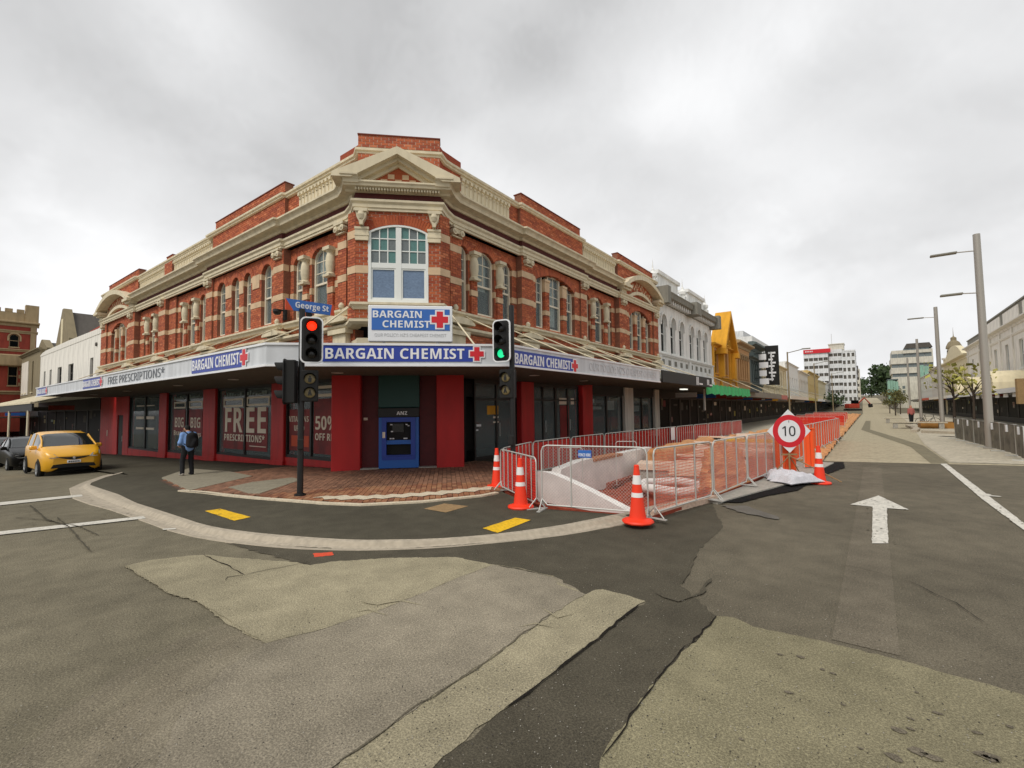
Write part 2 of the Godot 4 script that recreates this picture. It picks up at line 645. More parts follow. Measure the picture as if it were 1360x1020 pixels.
func voussoirs(list: Array, h: Array, n: float, depth := 0.3) -> void:  # bricks on end round an arch
	var w: float = (h[1] - h[0]) / 2
	var rise: float = h[4]
	var r := (w * w + rise * rise) / (2 * rise)
	var c := Vector2((h[0] + h[1]) / 2, h[3] + rise - r)
	var half := asin(clampf(w / r, -1, 1))
	var k := int(2 * half * (r + depth / 2) / 0.085)
	for i in k:
		var a := -half + (i + 0.5) * 2 * half / k
		var d := Vector2(sin(a), cos(a))
		var p := c + d * (r + depth / 2)
		var bs := Basis(Vector3(cos(a), -sin(a), 0) * (2 * half * (r + depth / 2) / k - 0.011), Vector3(d.x, d.y, 0) * depth, Vector3(0, 0, 0.13))
		list.append([Transform3D(bs, Vector3(p.x, p.y, n - 0.045)), rng.randf() * 0.9])


func arc_top(x0: float, x1: float, spring: float, rise: float, k := 10) -> PackedVector2Array:  # right to left over an arch
	var p := PackedVector2Array()
	if rise <= 0:
		p.append(Vector2(x1, spring))
		p.append(Vector2(x0, spring))
		return p
	var w := (x1 - x0) / 2
	var r := (w * w + rise * rise) / (2 * rise)
	var c := Vector2((x0 + x1) / 2, spring + rise - r)
	var half := asin(clampf(w / r, -1, 1))
	if rise > w:
		half = PI - half
	for i in k + 1:
		var a := half - 2 * half * i / k
		p.append(c + Vector2(sin(a), cos(a)) * r)
	return p


func opening(x0: float, x1: float, y0: float, spring: float, rise: float) -> PackedVector2Array:
	var p := PackedVector2Array([Vector2(x0, y0), Vector2(x1, y0)])
	p.append_array(arc_top(x0, x1, spring, rise))
	return p


func ring(b: MB, a: PackedVector2Array, c: PackedVector2Array, z0: float, z1: float, first := 0) -> void:  # a frame between two outlines of equal count
	for i in range(first, a.size()):
		var j := (i + 1) % a.size()
		var o := [a[i], a[j], c[j], c[i]]
		b.quad(Vector3(o[0].x, o[0].y, z1), Vector3(o[1].x, o[1].y, z1), Vector3(o[2].x, o[2].y, z1), Vector3(o[3].x, o[3].y, z1))
		b.quad(Vector3(o[1].x, o[1].y, z0), Vector3(o[0].x, o[0].y, z0), Vector3(o[3].x, o[3].y, z0), Vector3(o[2].x, o[2].y, z0))
		b.quad(Vector3(o[0].x, o[0].y, z0), Vector3(o[1].x, o[1].y, z0), Vector3(o[1].x, o[1].y, z1), Vector3(o[0].x, o[0].y, z1))
		b.quad(Vector3(o[3].x, o[3].y, z1), Vector3(o[2].x, o[2].y, z1), Vector3(o[2].x, o[2].y, z0), Vector3(o[3].x, o[3].y, z0))


func sash(parent: Node, xf: Transform3D, x0: float, x1: float, y0: float, spring: float, rise: float, n: float, cols := 2, rows := 3, meet := 6.38, curtain := 0.0, fm := "frame_paint") -> MeshInstance3D:  # sash window: frame > bars, panes, curtain
	var w := 0.075 if x1 - x0 > 0.45 else 0.055
	var b := MB.new()
	ring(b, opening(x0, x1, y0, spring, rise), opening(x0 + w, x1 - w, y0 + 0.1, spring, maxf(0.0, rise - w * 0.6)) if rise > 0 else opening(x0 + w, x1 - w, y0 + 0.1, spring - w, 0), n - 0.1, n)
	b.bx(x0 - 0.02, x1 + 0.02, y0 - 0.06, y0 + 0.02, n - 0.1, n + 0.07)
	b.bx(x0 + w, x1 - w, meet - 0.035, meet + 0.035, n - 0.07, n - 0.02)
	var o := part("window", b, fm, parent, xf)
	var top := spring + maxf(0.0, rise - w * 0.6) if rise > 0 else spring - w
	var bars := MB.new()
	for i in range(1, cols):
		var xx := lerpf(x0 + w, x1 - w, float(i) / cols)
		bars.bx(xx - 0.016, xx + 0.016, meet, top - 0.01, n - 0.06, n - 0.035)
	for i in range(1, rows):
		var yy := lerpf(meet, top, float(i) / rows)
		bars.bx(x0 + w, x1 - w, yy - 0.014, yy + 0.014, n - 0.06, n - 0.037)
	part("glazing_bars", bars, fm, o)
	for k in 2:
		var p := MB.new()
		p.prism(opening(x0 + w, x1 - w, meet, spring if rise > 0 else top, maxf(0.0, rise - w * 0.6)) if k else opening(x0 + w, x1 - w, y0 + 0.1, meet, 0), n - 0.075 + k * 0.02, n - 0.068 + k * 0.02)
		part("pane", p, "glass", o)
	if curtain > 0:
		var c := MB.new()
		var yb := lerpf(spring + rise, y0 + 0.15, curtain)
		var k := 7
		for i in k:
			var xa := lerpf(x0 + w * 0.4, lerpf(x0, x1, 0.8), float(i) / k)
			var xb := lerpf(x0 + w * 0.4, lerpf(x0, x1, 0.8), float(i + 1) / k)
			c.quad(Vector3(xa, yb, n - 0.2 + 0.02 * (i % 2)), Vector3(xb, yb, n - 0.2 + 0.02 * ((i + 1) % 2)), Vector3(xb, spring + rise, n - 0.2 + 0.02 * ((i + 1) % 2)), Vector3(xa, spring + rise, n - 0.2 + 0.02 * (i % 2)))
		part("curtain", c, "curtain", o)
	return o


func corner_building() -> void:
	var B := thing("corner_building", "two storey red brick corner shop building with cream cornices and a pediment", "building", Vector3(-11.48, 0, -9.42))
	var inv := B.transform.affine_inverse()
	var FL := inv * frame(Vector3(0, 0, -8.9), Vector3.RIGHT, Vector3.BACK)
	var FR := inv * frame(Vector3(-11, 0, 0), Vector3.FORWARD, Vector3.RIGHT)
	var FC := inv * frame(Vector3(-11.48, 0, -9.42), Vector3(1, 0, -1), Vector3(1, 0, 1))
	var bands := [[6.05, 6.28], [7.15, 7.4]]
	var sets := []  # per facade: regions [u0, u1, v0, v1, n, holes, bands?]
	var hr := [[11.75, 12.3, 5.25, 7.36, 0.24], [12.78, 13.78, 5.25, 7.36, 0.3], [14.27, 14.9, 5.25, 7.36, 0.24]]
	var hr2 := [[16.3, 19.6, 5.25, 7.3, 0.42]]
	var hr3 := [[20.9, 21.5, 5.25, 7.36, 0.24], [22.0, 23.0, 5.25, 7.36, 0.3], [23.5, 24.1, 5.25, 7.36, 0.24]]
	var hr4 := [[26.1, 29.4, 5.25, 7.2, 0.55]]
	var R := [[11.15, 11.69, 4.66, 8.0, 0.05, []], [11.69, 15.2, 4.66, 8.0, -0.2, hr], [15.2, 16.0, 4.66, 8.0, 0.08, []], [16.0, 20.1, 4.66, 8.0, 0.0, hr2], [20.1, 20.7, 4.66, 8.0, 0.08, []], [20.7, 24.5, 4.66, 8.0, -0.2, hr3], [24.5, 25.5, 4.66, 8.1, 0.1, []], [25.5, 29.8, 4.66, 9.3, 0.0, hr4], [29.8, 30.6, 4.66, 8.1, 0.1, []]]
	var hl := [[-14.25, -13.9, 5.25, 7.36, 0.2], [-15.9, -14.9, 5.25, 7.36, 0.3], [-17.15, -16.5, 5.25, 7.36, 0.24]]
	var hl2 := [[-19.3, -18.45, 5.25, 7.36, 0.34], [-20.85, -20.2, 5.25, 7.36, 0.3], [-22.0, -21.3, 5.25, 7.36, 0.3], [-23.5, -22.65, 5.25, 7.36, 0.34]]
	var hl3 := [[-26.0, -25.4, 5.25, 7.36, 0.24], [-27.5, -26.5, 5.25, 7.36, 0.3], [-28.6, -28.0, 5.25, 7.36, 0.24]]
	var hl4 := [[-31.85, -31.25, 5.25, 7.36, 0.24], [-33.35, -32.35, 5.25, 7.36, 0.3], [-34.45, -33.85, 5.25, 7.36, 0.24]]
	var hl5 := [[-40.5, -37.1, 5.25, 7.2, 0.55]]
	var L := [[-13.86, -13.39, 4.66, 8.0, 0.05, []], [-13.39, -12.8, 4.66, 8.0, -0.1, []], [-17.4, -13.86, 4.66, 8.0, -0.2, hl], [-18.15, -17.4, 4.66, 8.0, 0.08, []], [-23.9, -18.15, 4.66, 8.0, 0.0, hl2], [-24.6, -23.9, 4.66, 8.0, 0.08, []], [-29.0, -24.6, 4.66, 8.0, -0.2, hl3], [-30.0, -29.0, 4.66, 8.0, -0.1, []], [-31.0, -30.0, 4.66, 8.0, 0.08, []], [-35.2, -31.0, 4.66, 8.0, -0.2, hl4], [-36.4, -35.2, 4.66, 8.1, 0.1, []], [-41.3, -36.4, 4.66, 9.3, 0.0, hl5], [-42.6, -41.3, 4.66, 8.1, 0.1, []]]
	# parapet blocks above the cornice
	for a in [[15.2, 20.4, 0.06], [24.6, 30.3, 0.02]]:
		R.append([a[0], a[1], 9.0, 9.98, a[2], [], 1])
		R.append([a[0] + 0.12, a[1] - 0.12, 10.19, 10.63, a[2] - 0.06, [], 1])
	for a in [[11.75, 14.6], [20.6, 24.4]]:
		R.append([a[0], a[1], 9.0, 9.3, -0.02, [], 1])
	for a in [[-16.6, -13.9], [-29.3, -24.3], [-35.0, -30.45]]:
		L.append([a[0], a[1], 9.0, 9.3, -0.02, [], 1])
	R.append([11.3, 11.75, 9.0, 9.98, -0.02, [], 1])
	R.append([14.6, 15.2, 9.0, 9.98, -0.08, [], 1])
	for a in [[-24.0, -17.4, 0.06], [-41.7, -35.0, 0.02], [-30.45, -29.3, 0.04]]:
		L.append([a[0], a[1], 9.0, 9.98, a[2], [], 1])
		L.append([a[0] + 0.12, a[1] - 0.12, 10.19, 10.63 if a[1] - a[0] > 2 else 10.32, a[2] - 0.06, [], 1])
	L.append([-13.9, -13.2, 9.0, 9.98, -0.02, [], 1])
	L.append([-17.4, -16.6, 9.0, 9.98, -0.08, [], 1])
	# the plinth zone under the sill band
	R.append([11.0, 30.6, 4.0, 4.42, -0.02, [], 2])
	L.append([-42.6, -13.0, 4.0, 4.42, -0.02, [], 2])
	# wraps of the corner pier, seen in the frames of the side streets
	L.append([-12.8, -12.39, 4.66, 8.0, 0.39, [], 3])
	R.append([10.325, 10.75, 4.66, 8.0, 0.425, [], 3])
	R.append([10.75, 11.15, 4.66, 8.0, -0.1, [], 0])
	var C := [[-1.285, -0.915, 4.66, 7.06, 0.0, [], 3], [0.915, 1.285, 4.66, 7.06, 0.0, [], 3], [-1.285, 1.285, 7.06, 8.0, 0.0, [[-0.915, 0.915, 5.12, 7.36, 0.24]], 4], [-1.285, 1.285, 9.0, 9.97, -0.25, [], 1], [-1.285, 1.285, 10.19, 10.58, -0.25, [], 1], [-0.915, 0.915, 4.66, 5.1, -0.05, [], 1]]
	var tile := BoxMesh.new()
	var own := []
	for f in [[FL, L, "left"], [FR, R, "right"], [FC, C, "corner"]]:
		var list := []
		var back := MB.new()
		for r in f[1]:
			var mode: int = r[6] if r.size() > 6 else 0
			wall_slabs(back, r[0] + 0.004, r[1] - 0.004, r[2], r[3], r[5], r[4], 0.32)
			var skip := bands if mode == 0 or mode == 3 else []
			if mode == 0 and (f[2] != "corner"):
				skip = bands
			course_bricks(list, r[0], r[1], r[2], r[3], r[5], r[4], skip)
			for s in skip:
				if r[2] < s[0] and r[3] > s[1]:
					for q in gaps(r[0], r[1], (s[0] + s[1]) / 2, r[5]):
						var stone := MB.new()
						stone.bx(q[0] - 0.006, q[1] + 0.006, s[0], s[1], r[4] - 0.2, r[4] + 0.022)
						part("stone_band", stone, "cream_stone", B, f[0])
			for h in r[5]:
				if h[4] > 0:
					voussoirs(list, h, r[4] + 0.006, 0.3 if h[1] - h[0] > 0.7 else 0.24)
		part("wall", back, "mortar_pale" if f[2] == "corner" else "mortar", B, f[0])
		if f[2] == "corner":
			own = list
		else:
			var xs := []
			var cs := []
			for q in list:
				xs.append(q[0])
				cs.append(brick_tone(q[1]))
			multi("bricks", tile, xs, cs, "brick", B, f[0])
	# the bricks of the corner bay show largest: each on its own
	own.sort_custom(func(a, c): return a[0].origin.y < c[0].origin.y)
	var rest := []
	var rc := []
	for i in own.size():
		var q: Array = own[i]
		if i < 300:
			inst("brick", tile, ["brick_own_a", "brick_own_b", "brick_own_a", "brick_own_c"][int(q[1] * 3.99)], B, FC * (q[0] as Transform3D))
		else:
			rest.append(q[0])
			rc.append(brick_tone(q[1]))
	multi("bricks", tile, rest, rc, "brick", B, FC)
	corner_trim(B, FL, FR, FC)
	corner_windows(B, FL, FR, FC)
	corner_shop(B, FL, FR, FC)
	corner_canopy(B, FL, FR, FC, inv)


func corner_trim(B: Node3D, FL: Transform3D, FR: Transform3D, FC: Transform3D) -> void:
	var inv := B.transform.affine_inverse()
	var path := V2([-42.6, -8.8, -35.2, -8.8, -35.15, -8.92, -24.5, -8.92, -24.45, -8.8, -17.5, -8.8, -17.45, -8.92, -13.3, -8.9, -12.78, -8.72, -12.39, -8.51, -10.575, -10.325, -10.8, -10.72, -10.98, -11.2, -11.02, -15.15, -10.9, -15.2, -10.9, -20.45, -11.02, -20.5, -11.02, -24.55, -10.9, -24.6, -10.9, -30.6])
	var short := path.slice(2, path.size() - 1)  # the cornice stops at the end pavilions
	var rail_path := path.duplicate()
	rail_path[8] = Vector2(-12.95, -8.9)
	rail_path[9] = Vector2(-12.6, -8.72)
	rail_path[10] = Vector2(-10.785, -10.535)
	rail_path[11] = Vector2(-10.95, -10.9)
	var CP := [-0.1, 8.58, 0.08, 8.6, 0.12, 8.67, 0.2, 8.7, 0.4, 8.72, 0.42, 8.8, 0.46, 8.86, 0.53, 8.91, 0.53, 8.97, 0.1, 9.07, -0.1, 9.07]
	for q in [["architrave", "cream", path, [0, 8.0, 0.08, 8.0, 0.08, 8.09, 0.11, 8.09, 0.11, 8.2, 0.17, 8.26, 0.17, 8.33, 0, 8.36]], ["frieze", "frieze", short, [0, 8.35, 0.03, 8.36, 0.03, 8.62, 0, 8.62]], ["cornice", "cream", V2([-35.15, -8.92, -24.5, -8.92, -24.45, -8.8, -17.5, -8.8, -17.45, -8.92, -13.3, -8.9, -12.78, -8.72, -12.39, -8.51, -12.3, -8.6]), CP], ["cornice", "cream", V2([-10.665, -10.235, -10.575, -10.325, -10.8, -10.72, -10.98, -11.2, -11.02, -15.15, -10.9, -15.2, -10.9, -20.45, -11.02, -20.5, -11.02, -24.55]), CP], ["cornice", "cream", V2([-12.62, -8.3, -12.39, -8.51, -10.575, -10.325, -10.34, -10.56]), [-0.1, 8.55, 0.08, 8.57, 0.12, 8.62, 0.2, 8.64, 0.34, 8.66, 0.36, 8.72, 0.4, 8.76, 0.4, 8.81, -0.1, 8.86]], ["sill_band", "cream", path, [-0.25, 4.9, 0.06, 4.92, 0.1, 5.0, 0.17, 5.05, 0.17, 5.12, -0.25, 5.2]], ["string_course", "cream", path, [-0.2, 4.42, 0.1, 4.45, 0.2, 4.52, 0.2, 4.6, -0.2, 4.66]], ["parapet_rail", "cream", rail_path, [0, 9.97, 0.05, 9.99, 0.05, 10.04, 0.1, 10.07, 0.1, 10.15, 0.02, 10.19, -0.4, 10.19, -0.4, 9.97]], ["plinth_wall", "cream", path, [-0.2, 3.2, -0.05, 3.2, -0.05, 4.05, -0.2, 4.05]]]:
		var b := MB.new()
		b.sweep(q[2], V2(q[3]))
		part(q[0], b, q[1], B, inv)
	# parapet backs, coping and blind balustrades
	for p in [[FR, 11.75, 14.6, -0.06], [FR, 20.6, 24.4, -0.06], [FL, -16.6, -13.9, -0.06], [FL, -29.3, -24.3, -0.06], [FL, -35.0, -30.45, -0.06]]:
		var b := MB.new()
		b.bx(p[1], p[2], 9.0, 9.99, p[3] - 0.3, p[3])
		b.bx(p[1], p[2], 9.3, 9.35, p[3], p[3] + 0.05)
		b.bx(p[1], p[2], 9.9, 9.99, p[3], p[3] + 0.06)
		part("balustrade", b, "cream", B, p[0])
		var bal := MB.new()
		bal.bx(-0.06, 0.06, 0.46, 0.57, 0.0, 0.1)
		bal.lathe([Vector2(0.06, 0.36), Vector2(0.062, 0.46)], Vector3.ZERO, 6, -PI / 2, PI / 2)
		bal.bx(-0.05, 0.05, 0.03, 0.4, 0.0, 0.022)
		var am := bal.mesh()
		var k := int((p[2] - p[1]) / 0.21)
		for i in k:
			inst("baluster", am, "cream", B, p[0] * Transform3D(Basis(), Vector3(lerpf(p[1], p[2], (i + 0.5) / k), 9.33, p[3])))
	# caps of the attic blocks
	for a in [[FR, 15.3, 20.3, 10.63, 0.0], [FR, 24.7, 30.2, 10.63, -0.04], [FL, -23.9, -17.5, 10.63, 0.0], [FL, -41.6, -35.1, 10.63, -0.04], [FL, -30.34, -29.4, 10.32, -0.02], [FC, -1.3, 1.3, 10.58, -0.25]]:
		var caps := MB.new()
		caps.x = a[0]
		caps.bx(a[1], a[2], a[3], a[3] + 0.04, a[4] - 0.36, a[4] + 0.03)
		part("coping", caps, "brick_dark", B)
	# corner block: rail that sweeps up to the attic, side faces of the block
	for p in [[-14.0, -8.92, -12.95, -8.9, -12.6, -8.72], [-10.785, -10.535, -10.95, -10.9, -11.02, -11.85]]:
		for q in [[-0.3, 9.0, -0.03, 9.0, -0.03, 9.97, -0.3, 9.97], [-0.36, 10.19, -0.06, 10.19, -0.06, 10.5, -0.36, 10.5]]:
			var sides := MB.new()
			sides.sweep(V2(p), V2(q))
			part("attic_side", sides, "brick_own_b", B, inv)
	# pediment over the corner bay
	var pd := MB.new()
	pd.x = FC
	for s in [-1, 1]:
		pd.prism(V2([s * 1.93, 8.84, s * 1.9, 8.98, 0, 9.86, 0, 9.63, s * 1.36, 8.84]), -0.2, 0.5)
		pd.prism(V2([s * 1.5, 8.81, 0, 9.68, 0, 9.52, s * 1.2, 8.81]), -0.2, 0.3)
		pd.prism(V2([s * 1.2, 8.81, 0, 9.54, 0, 9.4, s * 0.98, 8.81]), -0.2, 0.14)
	part("pediment", pd, "cream", B)
	var tym := MB.new()
	tym.x = FC
	tym.prism(V2([-1.1, 8.8, 1.1, 8.8, 0, 9.5]), -0.2, 0.06)
	part("tympanum", tym, "brick_own_a", B)
	for q in [[-0.44, 8.87], [0, 8.87], [0.44, 8.87], [-0.22, 9.03], [0.22, 9.03]]:
		var chq := MB.new()
		chq.x = FC
		chq.bx(q[0] - 0.1, q[0] + 0.1, q[1], q[1] + 0.15, 0.0, 0.072)
		part("chequer_stone", chq, "cream_stone", B)
	var dent := MB.new()
	dent.x = FC
	for i in 30:
		var u := lerpf(-1.25, 1.25, i / 29.0)
		dent.bx(u - 0.025, u + 0.025, 8.57, 8.64, 0.1, 0.28)
	for s in [-1, 1]:
		for i in 15:
			var t := i / 14.0
			var u: float = s * lerpf(1.12, 0.06, t)
			var y := lerpf(8.9, 9.5, t)
			dent.bx(u - 0.022, u + 0.022, y - 0.02, y + 0.05, 0.1, 0.22)
	part("dentils", dent, "cream", B, Transform3D(), "stuff")
	# curved pediments of the end pavilions
	for e in [[FR, 24.75, 30.5], [FL, -42.3, -35.4]]:
		var x0: float = e[1]
		var x1: float = e[2]
		var a := MB.new()
		ring(a, opening(x0 - 0.25, x1 + 0.25, 8.6, 8.75, 1.0), opening(x0 + 0.12, x1 - 0.12, 8.6, 8.75, 0.72), -0.2, 0.55, 1)
		part("arched_pediment", a, "cream", B, e[0])
		var tp := MB.new()
		tp.prism(opening(x0 + 0.13, x1 - 0.13, 8.06, 8.74, 0.72), -0.3, -0.04)
		part("tympanum", tp, "brick_own_b", B, e[0])
		var a2 := MB.new()
		ring(a2, opening(x0 + 0.7, x1 - 0.5, 8.1, 8.15, 0.72), opening(x0 + 0.92, x1 - 0.72, 8.1, 8.12, 0.55), -0.1, 0.17, 1)
		part("arch_band", a2, "cream", B, e[0])
		for s in [x0 + 0.15, x1 - 0.15]:
			var im := MB.new()
			im.bx(s - 0.42, s + 0.42, 8.5, 8.62, -0.1, 0.42)
			im.bx(s - 0.5, s + 0.5, 8.62, 8.78, -0.1, 0.56)
			im.bx(s - 0.3, s + 0.3, 8.36, 8.5, -0.1, 0.26)
			part("impost", im, "cream", B, e[0])
		var cq := MB.new()
		var row := 0
		for yy in [8.72, 8.9, 9.08, 9.26]:
			row += 1
			var s := span([x0 + 0.15, x1 - 0.15, 8.6, 8.7, 0.7], yy + 0.1)
			var s2 := span([x0 + 0.7, x1 - 0.5, 8.0, 8.15, 0.75], yy)
			var u: float = x0 + 0.5 + (0.2 if row % 2 else 0.0)
			while u < x1 - 0.4:
				if s.size() and u > s[0] and u + 0.2 < s[1] and not (s2.size() and u + 0.2 > s2[0] and u < s2[1]):
					cq.bx(u, u + 0.2, yy, yy + 0.16, -0.1, 0.03)
				u += 0.4
		part("chequer_stones", cq, "cream_stone", B, e[0], "stuff")
	# pier capitals under the architrave, brackets of the corner bay
	var cap := MB.new()
	cap.bx(-0.27, 0.27, 7.92, 8.0, -0.1, 0.18)
	for s in [-1, 1]:
		cap.x = Transform3D(Basis(Vector3.RIGHT, PI / 2), Vector3(0.18 * s, 7.8, 0.0))
		cap.lathe([Vector2(0.0, -0.02), Vector2(0.105, 0), Vector2(0.11, 0.17), Vector2(0.06, 0.18), Vector2(0.05, 0.195), Vector2(0, 0.22)], Vector3.ZERO, 10)
	cap.x = Transform3D()
	cap.bx(-0.2, 0.2, 7.76, 7.92, -0.1, 0.14)
	cap.bx(-0.24, 0.24, 7.64, 7.68, -0.1, 0.1)
	var cm := cap.mesh()
	for p in [[FR, 11.42, 0.05], [FR, 15.6, 0.08], [FR, 20.4, 0.08], [FR, 25.0, 0.1], [FR, 30.2, 0.1], [FL, -13.62, 0.05], [FL, -17.78, 0.08], [FL, -24.25, 0.08], [FL, -30.5, 0.08], [FL, -35.8, 0.1], [FL, -41.9, 0.1]]:
		inst("capital", cm, "cream", B, p[0] * Transform3D(Basis(), Vector3(p[1], 0, p[2])))
	var br := MB.new()
	br.bx(-0.19, 0.19, 7.9, 8.0, 0, 0.24)
	br.prism(V2([-0.16, 7.9, 0.16, 7.9, 0.13, 7.72, 0.06, 7.6, 0.05, 7.5, -0.05, 7.5, -0.06, 7.6, -0.13, 7.72]), 0, 0.2)
	br.lathe([Vector2(0.0, 7.6), Vector2(0.08, 7.68), Vector2(0.12, 7.8), Vector2(0.1, 7.9)], Vector3(0, 0, 0.16), 8)
	br.bx(-0.2, 0.2, 7.06, 7.47, -0.02, 0.06)
	br.bx(-0.215, 0.215, 7.2, 7.26, -0.02, 0.075)
	br.bx(-0.215, 0.215, 7.4, 7.47, -0.02, 0.085)
	var bm := br.mesh()
	for s in [-1, 1]:
		inst("bracket", bm, "cream", B, FC * Transform3D(Basis(), Vector3(1.1 * s, 0, 0.03)))
	# columns of swelling outline on brick mullion piers
	var col := MB.new()
	col.bx(-0.19, 0.19, 6.42, 6.5, -0.24, 0.19)
	col.lathe([Vector2(0.165, 6.5), Vector2(0.165, 6.54), Vector2(0.13, 6.57), Vector2(0.145, 6.65), Vector2(0.168, 6.8), Vector2(0.172, 6.95), Vector2(0.155, 7.12), Vector2(0.122, 7.24), Vector2(0.122, 7.26), Vector2(0.165, 7.3), Vector2(0.165, 7.34)], Vector3.ZERO, 16)
	col.bx(-0.2, 0.2, 7.34, 7.46, -0.26, 0.2)
	var colm := col.mesh()
	for p in [[FR, 12.54], [FR, 14.02], [FR, 21.75], [FR, 23.25], [FL, -14.58], [FL, -16.2], [FL, -26.25], [FL, -27.75], [FL, -32.1], [FL, -33.6]]:
		inst("column", colm, "cream", B, p[0] * Transform3D(Basis(), Vector3(p[1], 0, -0.12)))
	# brick mullion piers
	var piers := []
	for p in [[FR, 12.54, -0.12, 6.42], [FR, 14.02, -0.12, 6.42], [FR, 21.75, -0.12, 6.42], [FR, 23.25, -0.12, 6.42], [FL, -14.58, -0.12, 6.42], [FL, -16.2, -0.12, 6.42], [FL, -26.25, -0.12, 6.42], [FL, -27.75, -0.12, 6.42], [FL, -32.1, -0.12, 6.42], [FL, -33.6, -0.12, 6.42], [FR, 17.22, -0.02, 6.9], [FR, 18.7, -0.02, 6.9], [FR, 27.1, -0.02, 6.85], [FR, 28.45, -0.02, 6.85], [FL, -38.2, -0.02, 6.85], [FL, -39.5, -0.02, 6.85]]:
		piers.append(p)
		var n: float = p[2]
		var b := MB.new()
		b.bx(p[1] - 0.15, p[1] + 0.15, 5.15, p[3], n - 0.25, n)
		part("mullion_pier", b, "mortar", B, p[0])
		var list := []
		course_bricks(list, p[1] - 0.165, p[1] + 0.165, 5.15, p[3], [], n + 0.01, [[5.88, 6.08]])
		var xs := []
		var cs := []
		for q in list:
			var t: Transform3D = q[0]
			xs.append(t)
			cs.append(brick_tone(q[1]))
		var tile := BoxMesh.new()
		multi("pier_bricks", tile, xs, cs, "brick", B, p[0])
		var s := MB.new()
		s.bx(p[1] - 0.175, p[1] + 0.175, 5.88, 6.08, n - 0.2, n + 0.03)
		part("pier_stone", s, "cream_stone", B, p[0])
		if n > -0.1:
			s = MB.new()
			s.bx(p[1] - 0.19, p[1] + 0.19, p[3], p[3] + 0.45, n - 0.2, n + 0.02)
			s.bx(p[1] - 0.21, p[1] + 0.21, p[3] + 0.45, p[3] + 0.55, n - 0.2, n + 0.05)
			part("pier_cap", s, "cream_stone", B, p[0])
	# hoods under the sill band
	var hood := MB.new()
	hood.prism(V2([-0.62, 4.66, 0.62, 4.66, 0.62, 4.72, 0.4, 4.84, 0.15, 4.88, -0.15, 4.88, -0.4, 4.84, -0.62, 4.72]), -0.1, 0.34)
	hood.bx(-0.5, 0.5, 4.3, 4.45, -0.1, 0.22)
	hood.bx(-0.36, 0.36, 3.3, 4.3, -0.1, 0.12)
	var hm := hood.mesh()
	for p in [[FR, 11.4], [FR, 15.65], [FR, 20.5], [FR, 25.0], [FR, 30.1], [FL, -13.6], [FL, -17.8], [FL, -24.2], [FL, -30.5], [FL, -35.8], [FL, -41.9]]:
		inst("hood", hm, "cream", B, p[0] * Transform3D(Basis(), Vector3(p[1], 0, 0.05)))
	var kb := MB.new()
	kb.lathe([Vector2(0.05, 5.12), Vector2(0.09, 5.16), Vector2(0.1, 5.24), Vector2(0.05, 5.32), Vector2(0.0, 5.34)], Vector3.ZERO, 8)
	var km := kb.mesh()
	for p in [[FR, 11.3], [FR, 15.5], [FR, 20.3], [FR, 24.9], [FR, 30.3], [FL, -13.5], [FL, -17.7]]:
		inst("knob", km, "cream", B, p[0] * Transform3D(Basis(), Vector3(p[1], 0, 0.15)))


